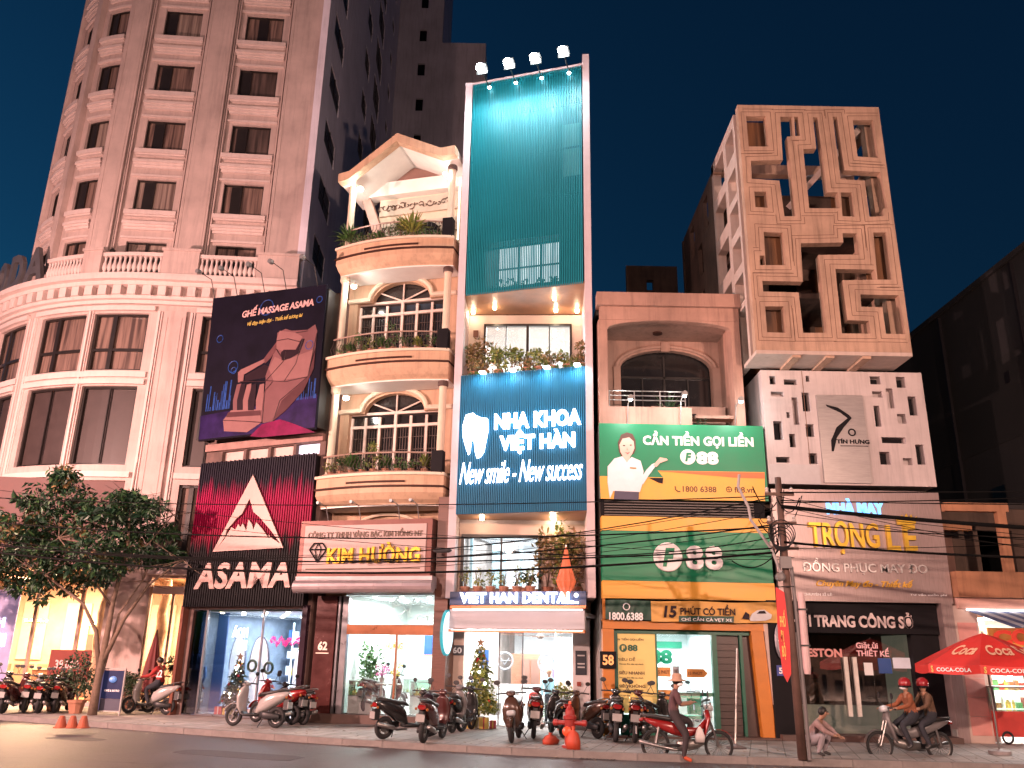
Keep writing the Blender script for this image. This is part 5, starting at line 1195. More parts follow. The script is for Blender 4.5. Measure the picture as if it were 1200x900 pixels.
g88 = M('print_green88', (.01, .28, .16), .4)
lt(fr, Fb, '88', 322, 165, 465, 255, 1.2, .02, g88, C=C6, bold=.06)
B('green_band', g88, fr, (1.6, 3.0, 3.9, 3.95, 2.55, 2.75)); B('rail_green', g88, fr, (1.54, 3.1, .2, .24, 1.2, 1.3), (1.54, 3.1, .2, .24, .16, .8)) if 0 else B('rail_green', g88, fr, (1.54, 3.1, .2, .24, 1.22, 1.32))
for nme, x0, y0, x1, y1, mt_ in [('orange_notice', 362, 275, 455, 333, M('sign_amber', (.62, .28, .07), .5)), ('grey_notice', 467, 268, 508, 332, M('notice_grey', (.35, .4, .45), .5)), ('arrow_notice', 555, 285, 660, 338, M('sign_amber')), ('lower_notice', 365, 415, 460, 475, M('sign_amber'))]:
    (a, b), (c, e) = C6([(x0, y0), (x1, y1)]); u0, u1, z0, z1 = pxr(Fb, a, b, c, e, .17); B(nme, mt_, fr, (u0, u1, .165, .175, z0, z1))
    if 'arrow' in nme: m = MB(); m.prism([(u1, z0), (u1+.12, (z0+z1)/2), (u1, z1)], .165, .175); m.build('arrow_head', mt_, fr)
    letters('CẦM XE' if 'lower' in nme else '15 PHÚT', (u0+.04, u1-.04, z0+(z1-z0)*.3, z1-.06), .163, .004, brn, fr, split=False, name='lettering')
ct = Fb.root('service_counter', 'white and green counter inside the pawn shop', 'counter', None, 2.4, 2.2, .16); B('front', M('counter_white'), ct, (-.8, .8, 0, .08, 0, .95)); B('top', g88, ct, (-.85, .85, -.05, .5, .95, 1.02))
for i, u in enumerate((-.5, .3)):
    t = Fb.root('office_chair', f'{["left", "right"][i]} green office chair in the pawn shop', 'chair', None, 2.4+u, 1.2, .16)
    B('seat', g88, t, (-.22, .22, -.22, .22, .42, .5)); B('backrest', g88, t, (-.2, .2, -.26, -.2, .55, 1.0)); B('post', M('steel_frame'), t, (-.03, .03, -.03, .03, .1, .42)); B('base', M('steel_frame'), t, (-.25, .25, -.03, .03, .03, .08), (-.03, .03, -.25, .25, .03, .075))
B('green_box', g88, fr, (.45, 1.5, -.0, .1, .15, .72))
B('step', M('plinth_brown'), fr, (.0, 4.9, -.35, .3, .15, .2))
# ================================================================ MAZE house
Z = Frame(7.1, 24.3, 0)
mzr = Z.root('maze_lattice_house', 'tall house with a terracotta pink maze shaped concrete lattice box over a pierced white box', 'house')
tc_ = M('terracotta_concrete', (.47, .31, .225), .8, var=.22, scale=.9, streak=.4, bump=.25); tcd = M('groove_brown', (.17, .09, .06), .8)
CM = lambda pts: [(680+x/3, 100+y/3) for x, y in pts]
MV = -.6
def mz(pts): return upx(Z, CM(pts), MV)
holesM = [[(583, 108), (652, 108), (662, 215), (592, 215)],
 [(703, 110), (745, 110), (750, 180), (728, 180), (757, 460), (718, 460), (700, 335), (603, 328), (600, 265), (712, 262)],
 [(752, 110), (766, 110), (773, 178), (756, 178)],
 [(818, 112), (834, 112), (868, 376), (905, 376), (912, 432), (805, 432), (784, 224), (830, 222)],
 [(888, 110), (903, 110), (930, 298), (1055, 305), (1080, 430), (1064, 435), (1066, 460), (1017, 462), (1000, 335), (915, 330)],
 [(958, 122), (1030, 122), (1048, 255), (975, 250)],
 [(612, 373), (655, 373), (660, 430), (616, 428)],
 [(916, 376), (955, 376), (965, 462), (922, 460)],
 [(645, 515), (712, 518), (722, 632), (652, 632)], [(630, 598), (648, 598), (650, 632), (633, 632)],
 [(775, 555), (925, 552), (922, 520), (972, 520), (980, 595), (838, 596), (866, 870), (784, 870), (768, 728), (643, 725), (640, 687), (783, 690)],
 [(1030, 517), (1075, 517), (1095, 683), (1045, 683)],
 [(897, 645), (1035, 648), (1043, 683), (922, 685), (940, 825), (1015, 828), (1020, 873), (920, 872)],
 [(985, 735), (1120, 738), (1143, 875), (1075, 873), (1062, 780), (988, 778)],
 [(650, 777), (715, 777), (722, 870), (657, 868)]]
HM = [mz(h) for h in holesM]
bx0, bx1, bz0, bz1 = .2, 4.88, 11.07, 19.72
fillpanel([(bx0, bz0), (bx1, bz0), (bx1, bz1), (bx0, bz1)], HM, MV, MV+.28, 'maze_lattice', tc_, mzr)
# contour grooves following each opening (real recessed-looking ribs: thin dark inlay strips)
def offset(poly, d):
    n = len(poly); A_ = sum(poly[i][0]*poly[(i+1) % n][1]-poly[(i+1) % n][0]*poly[i][1] for i in range(n)); s = 1 if A_ > 0 else -1; res = []
    for i in range(n):
        p0 = Vector(poly[i-1]); p1 = Vector(poly[i]); p2 = Vector(poly[(i+1) % n]); e1 = (p1-p0).normalized(); e2 = (p2-p1).normalized()
        n1 = Vector((e1.y, -e1.x))*s; n2 = Vector((e2.y, -e2.x))*s; b = (n1+n2); b = b/max(.3, b.dot(n1)); res.append(tuple(p1+b*d))
    return res
def inside(pt, poly):
    c = False; n = len(poly)
    for i in range(n):
        a, b = poly[i], poly[(i+1) % n]
        if (a[1] > pt[1]) != (b[1] > pt[1]) and pt[0] < (b[0]-a[0])*(pt[1]-a[1])/(b[1]-a[1])+a[0]: c = not c
    return c
HO = [offset(h, .13) for h in HM]
for d in (.16, .27):
    m = MB(); ok = False
    for k, h in enumerate(HM):
        o_ = offset(h, d)
        for i in range(len(o_)):
            a = Vector(o_[i]); b = Vector(o_[(i+1) % len(o_)]); L = (b-a).length; nn = max(1, int(L/.08)); run = None
            for j in range(nn+1):
                p = a+(b-a)*(j/nn); good = bx0+.08 < p.x < bx1-.08 and bz0+.08 < p.y < bz1-.08 and not any(inside(tuple(p), HO[q]) for q in range(len(HM)) if q != k)
                if d > .2: good = good and not any(inside(tuple(p), offset(HM[q], .24)) for q in range(len(HM)) if q != k)
                if good and run is None: run = p
                if (not good or j == nn) and run is not None:
                    e = p
                    if (e-run).length > .1:
                        t = (e-run).normalized(); w = Vector((-t.y, t.x))*.008
                        m.prism([tuple(run-w), tuple(e-w), tuple(e+w), tuple(run+w)], MV-.004, MV); ok = True
                    run = None
    m.build('contour_groove', tcd, mzr)['kind'] = 'stuff'
# side faces of lattice box
def sidewall(x0, x1, v0, v1, z0, z1, holes, name, mat):
    m = MB(lambda a, b, c: (b, a, c)); wallgrid(m, v0, v1, z0, z1, x0, x1, holes); return m.build(name, mat, mzr)
zz = [19.35, 17.85, 16.6, 15.3, 14.0, 12.85, 11.95]
hl = [(MV+.75, MV+1.75, z-.95, z) for z in zz]+[(MV+2.1, MV+3.6, z-1.2, z) for z in (19.35, 17.7, 16.0, 14.3)]
sidewall(bx0, bx0+.3, MV+.55, 3.2, bz0, bz1, hl, 'side_lattice', M('pale_lit_concrete', (.52, .41, .36), .8, var=.12, streak=.15))  # left face paler than the front: its stronger light is in the colour
sidewall(bx1-.3, bx1, MV+.55, 3.2, bz0, bz1, [(MV+.9, MV+2.4, z-1.4, z) for z in (19.3, 17.3, 15.2, 13.1)], 'side_lattice', tc_)
B('box_soffit', M('pale_lit_concrete'), mzr, (bx0, bx1, MV, .75, bz0-.12, bz0-.004))  # light from below put into the paler soffit colour
for u in (1.3, 2.3, 3.4): B('soffit_beam', tc_, mzr, (u, u+.25, MV+.05, .7, bz0-.2, bz0-.12))
B('top_beam', tc_, mzr, (bx0, bx1, 2.9, 3.2, 19.3, 19.7)); 
m = MB(); m.tube([(2.9, 3.0, 18.0), (4.5, .2, 19.4)], .14, 4); m.tube([(4.5, .2, 17.8), (3.6, 3.0, 19.2)], .12, 4); m.build('brace', M('pale_lit_concrete'), mzr)
# body behind
bodym = M('weathered_brown_wall', (.085, .055, .042), .9, var=.5, scale=.7, streak=.4, bump=.4)
m = MB(); wallgrid(m, bx0, 5.6, .15, 18.6, 3.2, 3.4, [(.7, 1.5, 11.6, 18.2), (2.0, 3.0, 11.6, 17.5), (3.5, 4.4, 12, 18.0)]); m.build('body_wall', bodym, mzr)
ctn = curtain_mat('brown_curtain', (.2, .09, .04), (.05, .025, .015), freq=4)
B('curtain', ctn, mzr, (.7, 1.5, 3.3, 3.33, 11.6, 18.2), (3.5, 4.4, 3.3, 3.33, 12, 18.0)); B('dark_pane', gl, mzr, (2.0, 3.0, 3.3, 3.33, 11.6, 17.5))
for h in HM[:1]+HM[6:10]+HM[11:12]+HM[14:15]:
    xs = [p[0] for p in h]; zs2 = [p[1] for p in h]; B('shade_panel', ctn, mzr, (min(xs)-.1, max(xs)+.1, MV+.5, MV+.53, min(zs2)-.1, max(zs2)+.1))
for z in (13.4, 15.6): B('floor_slab', bodym, mzr, (bx0+.3, bx1-.3, .8, 3.2, z, z+.2))
sidewall(.25, .4, 3.4, 8.6, .15, 19.6, [(4.2+i*1.2, 4.9+i*1.2, z, z+1.3) for i in range(3) for z in (12.5, 14.5, 16.5, 17.9) if (i+int(z)) % 2], 'rear_side_wall', bodym)
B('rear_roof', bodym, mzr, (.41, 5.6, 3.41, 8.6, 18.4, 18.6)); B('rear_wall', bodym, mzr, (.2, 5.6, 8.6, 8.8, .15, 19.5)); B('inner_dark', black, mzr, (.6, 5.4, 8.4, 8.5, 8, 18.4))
lowb = Z.root('rear_low_block', 'small dark rooftop block with a square opening behind the maze house', 'building'); m = MB(); wallgrid(m, -2.0, .3, 8, 19.2, 10.5, 10.8, [(-1.1, -.8, 18.0, 18.5)]); m.build('wall', bodym, lowb)
# box 2
wc = M('white_concrete', (.52, .45, .44), .7, var=.12, scale=1, streak=.25, bump=.15)
C22 = lambda pts: [(860+x/3.53, 400+y/3.53) for x, y in pts]
V2 = .6
h2 = []
for r_ in [(148, 143, 173, 178), (207, 158, 262, 180), (297, 143, 313, 167), (153, 208, 207, 228), (243, 232, 268, 345), (283, 212, 315, 290), (218, 293, 232, 317), (165, 330, 203, 408), (230, 383, 256, 438), (298, 343, 333, 395), (175, 478, 232, 502), (310, 463, 347, 507), (563, 145, 608, 178), (672, 147, 710, 192), (573, 207, 615, 232), (633, 195, 662, 278), (723, 228, 758, 307), (582, 266, 607, 353), (677, 300, 714, 340), (612, 397, 712, 422), (604, 457, 648, 510), (700, 483, 740, 512), (755, 427, 790, 510)]:
    (a, b), (c, d) = C22([(r_[0], r_[1]), (r_[2], r_[3])]); h2.append(pxr(Z, a, b, c, d, V2))
m = MB(); wallgrid(m, .68, 5.68, 7.25, 10.85, V2, V2+.3, h2); m.build('pierced_wall', wc, mzr)
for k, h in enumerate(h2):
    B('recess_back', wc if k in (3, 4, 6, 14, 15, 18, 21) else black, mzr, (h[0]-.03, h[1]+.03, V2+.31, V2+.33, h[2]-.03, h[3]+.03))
sidewall(.66, .68, V2, 3.2, 7.25, 10.85, [], 'side_face', wc); sidewall(5.6, 5.68, V2+.3, 3.2, 7.25, 10.85, [], 'side_face', wc)
B('bottom_slab', wc, mzr, (.69, 5.59, V2+.3, 3.2, 7.25, 7.35)); B('top_slab', wc, mzr, (.69, 5.59, V2+.3, 3.2, 10.7, 10.83))
B('plinth_band', M('grey_band', (.48, .45, .45), .7, var=.1), mzr, (.7, 2.2, V2-.03, V2, 7.25, 7.85)); B('joint', tcd, mzr, (1.93, 1.95, V2-.003, V2, 7.86, 10.84))
bp_ = B('brushed_panel', M('brushed_steel_panel', (.42, .38, .37), .35, metal=.6, var=.12, wood=2), mzr, (2.30, 3.72, V2-.08, V2-.001, 7.3, 10.05))
# swoosh logo
sw = [(380, 262), (430, 275), (475, 305), (487, 318), (455, 355), (425, 400), (413, 455), (405, 455), (402, 410), (425, 355), (470, 318), (440, 295), (385, 270)]
flat(Z, C22(sw), V2-.08, black, mzr, 'swoosh_emblem', .02)
u, z = Z.uz(*C22([(488, 377)])[0], V2-.08); m = MB(); m.torus((u, V2-.095, z), .10, .022, n=18, m=6); m.build('ring_emblem', black, mzr)
u0, u1, z0, z1 = pxr(Z, *C22([(425, 403)])[0], *C22([(560, 424)])[0], V2-.08); letters('TÍN HƯNG', (u0, u1, z0, z1), V2-.08, .02, black, mzr, bold=.03); B('logo_line', black, mzr, (u0+.1, u1-.05, V2-.1, V2-.081, z0-.08, z0-.06))
# Trong Le sign wall
brs = M('brushed_brown_metal', (.34, .26, .25), .38, metal=.45, var=.15, wood=1)
tl = Z.root('tailor_sign', 'brushed brown metal sign wall of the tailor shop with gold and silver raised letters', 'sign')
B('panel', brs, tl, (.69, 5.69, V2, V2+.2, 3.86, 7.1))
C7 = lambda pts: [(900+x/4, 560+y/4) for x, y in pts]
nbl = M('letter_blue', (.2, .5, .8), .3, emit=1.4, ecol=(.15, .5, 1)); sil = M('letter_silver', (.72, .68, .66), .3, metal=.6); gd2 = M('letter_gold', (.72, .46, .05), .32, metal=.55); ora = M('letter_orange', (.75, .42, .05), .4)
lt(tl, Z, 'NHÀ MAY', 272, 98, 540, 173, V2, .06, nbl, C=C7, bold=.05, spacing=1.05)
lt(tl, Z, 'TRỌNG', 190, 205, 515, 360, V2, .12, gd2, C=C7, bold=.02); lt(tl, Z, 'LE', 552, 224, 688, 342, V2, .12, gd2, C=C7, bold=.02, spacing=1.25)
m = MB(); cr_ = upx(Z, C7([(600, 180), (618, 198), (626, 174), (638, 196), (648, 168), (657, 196), (670, 172), (680, 196), (696, 180), (690, 218), (608, 220)]), V2-.1); m.prism(cr_, V2-.13, V2-.05); m.build('crown', gd2, tl)
lt(tl, Z, 'ĐỒNG PHỤC MAY ĐO', 160, 380, 742, 455, V2, .06, sil, C=C7, bold=.01)
lt(tl, Z, 'Chuyên May đo - Thiết kế', 225, 475, 682, 520, V2, .05, ora, C=C7, bold=.02, shear=.35)
lt(tl, Z, 'CHUYÊN SỈ LẺ', 165, 537, 300, 552, V2, .01, fw, C=C7, split=False); lt(tl, Z, 'Tư vấn miễn phí', 665, 542, 840, 556, V2, .01, fw, C=C7, split=False)
# ground floor
B('fascia', black, mzr, (.5, 5.35, V2+.25, V2+.5, 3.0, 3.86)); B('side_jamb', black, mzr, (.3, .95, V2-.05, V2+.5, .15, 3.86)); B('grey_pier', M('grey_pier', (.28, .25, .25), .7, var=.2), mzr, (.95, 1.2, V2+.3, V2+.7, .15, 3.0))
B('right_pier', brs, mzr, (5.3, 5.62, V2-.05, V2+.5, .15, 3.86)); B('dark_jamb', black, mzr, (4.5, 5.3, V2+.35, V2+.6, .15, 3.86))
C66 = lambda pts: [(880+x/3.75, 690+y/3.75) for x, y in pts]
lt(mzr, Z, 'THỜI TRANG CÔNG SỞ', 140, 100, 708, 170, V2+.25, .04, M('letter_pinkwhite', (.62, .52, .5), .4), C=C66, bold=.03)
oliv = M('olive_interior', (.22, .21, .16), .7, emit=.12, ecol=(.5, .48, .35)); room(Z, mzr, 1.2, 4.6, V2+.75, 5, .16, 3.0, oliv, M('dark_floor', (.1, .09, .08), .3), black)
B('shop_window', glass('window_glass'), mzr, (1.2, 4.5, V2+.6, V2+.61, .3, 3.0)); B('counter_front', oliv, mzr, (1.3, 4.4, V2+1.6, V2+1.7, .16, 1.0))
ptl = M('print_maroon', (.35, .03, .05), .5); u0, u1, z0, z1 = pxr(Z, *C66([(215, 262)])[0], *C66([(402, 300)])[0], V2+.55)
letters('VESTON', (u0, u1, z0, z1), V2+.59, .01, M('letter_dullred', (.55, .2, .18), .5, emit=.15, ecol=(1, .4, .3)), mzr, bold=.04)
lt(mzr, Z, 'Giặt ủi\nTHIẾT KẾ', 462, 235, 605, 297, V2+.59, .01, M('letter_pinkglow', (.7, .4, .4), .5, emit=.2, ecol=(1, .4, .4)), C=C66, bold=.02, split=False, name='lettering')
for (x0, y0, x1, y1, mt_) in [(498, 325, 536, 380, fw), (560, 305, 618, 372, M('board_blue')), (624, 303, 718, 350, M('notice_pale', (.6, .65, .75), .5))]:
    (a, b), (c, d) = C66([(x0, y0), (x1, y1)]); q_ = pxr(Z, a, b, c, d, V2+.58); B('notice', mt_, mzr, (q_[0], q_[1], V2+.575, V2+.59, q_[2], q_[3]))
for x0 in (412, 452):
    (a, b), = C66([(x0+14, 420)]); u, z = Z.uz(a, b, V2+.5); B('door_handle_bar', M('handle_white', (.7, .66, .6), .3), mzr, (u-.06, u+.06, V2+.48, V2+.56, .75, 2.35))
nplate(Z, .62, V2-.06, 1.95, '56', 'small blue plate with number 56 on the dark jamb of the tailor shop', .36, .28, col=M('plate_blue', (.03, .05, .25), .4), letter=fw)
t = Z.root('round_plaque', 'oval grey metal plaque with scrollwork hanging beside the tailor shop door', 'plaque', None, .62, V2-.15, 2.75)
m = MB(); m.lathe([(.001, -.04), (.16, -.04), (.2, 0), (.16, .04)], (0, 0, 0), 20, axis='y', sy=2.6); m.build('disc', M('plaque_grey', (.2, .2, .22), .4, metal=.5), t); 
m = MB(); m.torus((0, -.05, .0), .1, .015, n=16, m=4); m.tube([(-.08, -.05, .2), (.05, -.05, .3), (.08, -.05, .15)], .015, 4); m.build('scroll', sil, t)
B('threshold', M('plinth_brown'), mzr, (.4, 5.3, V2-.3, V2+.6, .15, .3))
# ================================================================ right corner shop
rs = Z.root('corner_food_shop', 'low shop with brown balcony above and brightly lit shelves behind pink pillars', 'shop building')
brc = M('brown_concrete', (.36, .17, .09), .8, var=.25, scale=1, streak=.35); pkt = M('pink_tile_pier', (.55, .25, .22), .5, var=.12)
m = MB(); 
pr = B('pier', pinkw, rs, (5.63, 6.3, V2-.02, V2+.4, .15, 3.8))
for i in range(6): B('pier_tile', pkt, rs, (5.70, 6.24, V2-.035, V2-.021, .35+i*.5, .35+i*.5+.485))
B('beam', M('pink_fascia', (.6, .36, .3), .7, var=.1), rs, (5.75, 14, V2-.12, V2+.3, 3.72, 4.02)); B('balcony_slab', brc, rs, (5.72, 14, V2-.3, V2+.3, 4.03, 4.75)); B('white_tube', M('tube_white'), rs, (5.95, 14, V2-.2, V2-.14, 3.66, 3.71))
B('post', brc, rs, (7.22, 7.42, V2-.2, V2, 4.76, 6.55), (7.62, 7.7, V2-.2, V2, 4.76, 6.55)) if 0 else B('post', brc, rs, (7.25, 7.5, V2-.2, V2, 4.76, 6.5))
B('pergola_beam', brc, rs, (5.72, 7.6, V2-.2, V2, 6.5, 6.75)); B('pergola_beam', brc, rs, (5.72, 7.2, V2+1.2, V2+1.4, 6.15, 6.4))
m = MB(); wallgrid(m, 5.72, 14, 4.75, 7, V2+2.2, V2+2.4, [(6.0, 6.7, 4.8, 6.3), (7.9, 9, 4.8, 6.3)]); m.build('wall', bodym, rs)
B('door', gl, rs, (6.0, 6.7, V2+2.3, V2+2.33, 4.8, 6.3)); B('door_leaf', M('door_brown'), rs, (6.72, 7.0, V2+2.1, V2+2.19, 4.8, 6.3))
B('roof', M('dark_roof', (.03, .025, .025), .8), rs, (5.72, 14, V2+2.2, 8, 7.01, 7.2)); B('neighbour_gap', black, rs, (5.7, 5.72, V2+.3, 8, .15, 7))
room(Z, rs, 6.35, 13, V2+.5, 5, .16, 3.6, M('cream_interior', (.62, .6, .55), .6), tilef, white); area((8.2, 2.4, 3.5), 150, 3.5, 3, (1, .95, .9), parent=rs)
B('back_pier', pinkw, rs, (6.45, 6.75, V2+.5, V2+.7, .16, 3.6)); 
aw2 = Z.root('striped_awning', 'blue and white striped fabric awning over the food shop', 'awning'); st = [M('stripe_navy', (.06, .09, .2), .7), M('stripe_pale', (.35, .38, .45), .7)]
for i in range(26):
    u = 6.05+i*.22; m = MB(); m.add([(u, V2-.1, 3.66), (u+.22, V2-.1, 3.66), (u+.22+.5, V2-1.3, 3.2), (u+.5, V2-1.3, 3.2), (u, V2-.1, 3.64), (u+.22, V2-.1, 3.64), (u+.72, V2-1.3, 3.18), (u+.5, V2-1.3, 3.18)], [(0, 1, 2, 3), (7, 6, 5, 4), (3, 2, 6, 7), (0, 3, 7, 4), (1, 5, 6, 2), (0, 4, 5, 1)]); m.build('stripe', st[i % 2], aw2)
cs_ = Z.root('food_sign', 'orange sign board with large red letters under the striped awning', 'sign'); u0, u1, z0, z1 = pxr(Z, *C66([(1045, 172)])[0], *C66([(1230, 255)])[0], V2+.2)
B('panel', M('sign_amber'), cs_, (u0, u0+4, V2+.2, V2+.26, z0, z1)); letters('CƠM', (u0+.12, u0+1.75, z0+.06, z1-.04), V2+.19, .03, M('letter_red', (.6, .03, .02), .4, emit=.3, ecol=(1, .1, .05)), cs_, bold=.05)
for k in range(2):
  for j in range(4):
    sh = Z.root('goods_shelf', f'{["near", "far"][k]} shelf board of goods in the food shop, {ORD[j]} from the floor', 'shelf', 'shelves in the food shop', 7.0+k*.1, 2.2+k*1.3, .5+j*.5)
    B('board', M('shelf_white', (.7, .7, .7), .4), sh, (-.3, 3.0, -.2, .2, -.03, 0))
    for q in range(20 if k == 0 else 0):
        rg = random.Random(j*50+q); w = rg.uniform(.08, .16); h = rg.uniform(.12, .32); u = -.25+q*.16
        if rg.random() < .5: m = MB(); m.lathe([(w/2, 0), (w/2, h*.7), (w/4, h*.8), (w/4, h)], (u, 0, 0), 8)
        else: m = MB(); m.box(u-w/2, u+w/2, -.08, .08, 0, h)
        m.build('packet', [M('goods_red', (.5, .05, .04), .4), M('goods_green', (.1, .3, .12), .4), M('goods_white', (.7, .7, .66), .4), M('goods_brown', (.3, .14, .06), .4), M('goods_yellow', (.65, .45, .1), .4)][rg.randrange(5)], sh)
B('glass_case_front', glass('case_glass'), rs, (7.3, 10, V2+.2, V2+.22, .9, 1.6)) if 0 else None
# ================================================================ far dark buildings
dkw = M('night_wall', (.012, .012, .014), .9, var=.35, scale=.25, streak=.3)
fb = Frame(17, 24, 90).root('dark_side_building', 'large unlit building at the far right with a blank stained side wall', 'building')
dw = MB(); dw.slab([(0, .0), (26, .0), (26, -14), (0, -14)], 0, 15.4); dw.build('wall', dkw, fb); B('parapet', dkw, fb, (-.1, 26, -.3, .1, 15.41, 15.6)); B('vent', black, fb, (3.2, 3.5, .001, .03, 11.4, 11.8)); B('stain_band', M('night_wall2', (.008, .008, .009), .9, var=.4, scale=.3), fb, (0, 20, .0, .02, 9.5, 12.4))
ft = thing('far_roof', 'dark pitched roof of a low house right of the tailor shop', 'roof', (13.4, 31, 0)); m = MB(); m.prism([(-1.5, 6), (3, 6), (1.2, 8.6), (-1.5, 9.6)], 0, 4); m.build('roof_slope', M('dark_roof'), ft)
# relief on the far right wall
B('drain_pipe', black, fb, (7.0, 7.12, .001, .12, 0, 15.3), (2.0, 2.12, .001, .12, 0, 15.3))
for k, (a, b, z) in enumerate([(1, 1.8, 7.2), (4.5, 5.3, 7.0), (9, 9.8, 10.5), (9, 9.8, 6.5)]): B('window', gl, fb, (a, b, .021, .05, z, z+1.1))
# ================================================================ figures
def skinmesh(joints, edges, mats, regions, parent, name='body', sub=2):
    """one continuous surface grown on a skeleton; material chosen by nearest bone"""
    names = list(joints); idx = {n_: i for i, n_ in enumerate(names)}
    me = bpy.data.meshes.new('sk'); me.from_pydata([joints[n_][0] for n_ in names], [(idx[a], idx[b]) for a, b in edges], [])
    o = bpy.data.objects.new('sk', me); COL.objects.link(o); md = o.modifiers.new('s', 'SKIN'); md.branch_smoothing = .6; sb = o.modifiers.new('u', 'SUBSURF'); sb.levels = sub; sb.render_levels = sub
    for i, n_ in enumerate(names):
        r = joints[n_][1]; r = r if isinstance(r, tuple) else (r, r); me.skin_vertices[0].data[i].radius = r; me.skin_vertices[0].data[i].use_root = (i == 0)
    dg = bpy.context.evaluated_depsgraph_get(); dg.update(); ev = o.evaluated_get(dg).to_mesh(); V = [tuple(v.co) for v in ev.vertices]; Fc = [tuple(p.vertices) for p in ev.polygons]
    o.to_mesh_clear() if False else None
    bpy.data.objects.remove(o)
    m2 = bpy.data.meshes.new(name); m2.from_pydata(V, [], Fc); mk = list(mats)
    for k in mk: m2.materials.append(mats[k])
    segs = [(Vector(joints[a][0]), Vector(joints[b][0]), mk.index(regions.get((a, b), regions.get(b, mk[0])))) for a, b in edges]
    for p in m2.polygons:
        c = p.center; best = (9e9, 0)
        for a, b, k in segs:
            d = b-a; t = max(0, min(1, (c-a).dot(d)/max(1e-9, d.length_squared))); q = (c-(a+d*t)).length
            if q < best[0]: best = (q, k)
        p.material_index = best[1]; p.use_smooth = True
    ob = bpy.data.objects.new(name, m2); COL.objects.link(ob); ob.parent = parent; return ob
def person(P, rz, label, J, shirt, trousers, shoes, skin=None, hat=None, hatm=None, mask=False, hairm=None, longs=True):
    skin = skin or skn; t = thing('person', label, 'person', P, rz); t.scale = (1.13, 1.13, 1.13)
    R = {'pel': (.155, .14), 'sp': (.155, .13), 'ch': (.19, .135), 'nk': (.055, .055), 'hd0': (.06, .065), 'hd': (.078, .095), 'hd2': (.07, .08)}
    for s in 'LR': R.update({'sh'+s: .08, 'el'+s: .055, 'wr'+s: .034, 'ha'+s: (.038, .022), 'hp'+s: .115, 'kn'+s: .075, 'an'+s: .045, 'to'+s: (.04, .025)})
    j = {k: (tuple(v), R[k]) for k, v in J.items()}
    E_ = [('pel', 'sp'), ('sp', 'ch'), ('ch', 'nk'), ('nk', 'hd0'), ('hd0', 'hd'), ('hd', 'hd2')]
    for s in 'LR': E_ += [('ch', 'sh'+s), ('sh'+s, 'el'+s), ('el'+s, 'wr'+s), ('wr'+s, 'ha'+s), ('pel', 'hp'+s), ('hp'+s, 'kn'+s), ('kn'+s, 'an'+s), ('an'+s, 'to'+s)]
    reg = {'sp': 'shirt', 'ch': 'shirt', 'nk': 'skin', 'hd0': 'skin', 'hd': 'skin', 'hd2': 'skin'}
    for s in 'LR': reg.update({'sh'+s: 'shirt', 'el'+s: 'shirt', 'wr'+s: 'shirt' if longs else 'skin', 'ha'+s: 'skin', 'hp'+s: 'pants', 'kn'+s: 'pants', 'an'+s: 'pants', 'to'+s: 'shoe'})
    skinmesh(j, E_, {'shirt': shirt, 'skin': skin, 'pants': trousers, 'shoe': shoes}, reg, t)
    hd = Vector(J['hd']); up = (Vector(J['hd2'])-Vector(J['hd0'])).normalized(); f = Vector(J.get('_f', (0, -1, 0))) if False else Vector((1, 0, 0))
    for s in 'LR':      # fingers
        w = Vector(J['wr'+s]); h = Vector(J['ha'+s]); d = (h-w).normalized(); sd = d.cross(Vector((0, 0, 1))).normalized() if abs(d.z) < .9 else Vector((0, 1, 0))
        m = MB()
        for k in range(4):
            b = h+sd*(k-1.5)*.018+d*.02; L = (.06, .07, .065, .05)[k]; m.tube([b, b+d*L*.5, b+d*L+Vector((0, 0, -.025))], [.010, .009, .006], 5)
        m.tube([w+d*.03+sd*.03, w+d*.06+sd*.05, w+d*.09+sd*.045], [.011, .009, .007], 5)
        m.build('fingers', skin, t, smooth=True)
    # face
    m = MB(); m.tube([hd+f*.07+Vector((0, 0, .01)), hd+f*.105+Vector((0, 0, -.02)), hd+f*.08+Vector((0, 0, -.03))], [.012, .016, .01], 6); m.build('nose', skin, t, smooth=True)
    m = MB()
    for s in (-1, 1): m.ball(tuple(hd+f*.078+Vector((0, s*.032, .02))), .012, 8, 5)
    m.build('eyes', M('eye_dark', (.02, .015, .012), .3), t)
    if mask:
        m = MB(); m.lathe([(.02, -.05), (.07, -.03), (.078, .01), (.05, .03)], tuple(hd+f*.03+Vector((0, 0, -.04))), 12, sx=1.05, sy=1.0); m.build('face_mask', M('mask_white', (.75, .78, .8), .7), t, smooth=True)
    if hat == 'hat':
        m = MB(); m.lathe([(.19, .02), (.185, .035), (.105, .06), (.10, .14), (.08, .17), (.01, .175)], tuple(hd+Vector((-.01, 0, .0))), 18); m.build('hat', hatm, t, smooth=True)
    if hat == 'helmet':
        m = MB(); m.lathe([(.12, -.03), (.128, .04), (.115, .11), (.07, .155), (.01, .17)], tuple(hd+Vector((-.01, 0, .0))), 18); m.build('helmet', hatm, t, smooth=True)
        m = MB(); m.lathe([(.13, -.035), (.135, -.02), (.13, -.005)], tuple(hd+Vector((-.008, 0, 0))), 18); m.build('helmet_rim', black, t)
    if hat != 'helmet':
        m = MB(); m.ball(tuple(hd+Vector((-.022, 0, .025))), .092, 12, 8, 1.05); m.build('hair', hairm or M('hair_black', (.012, .01, .009), .5), t, smooth=True)
    return t
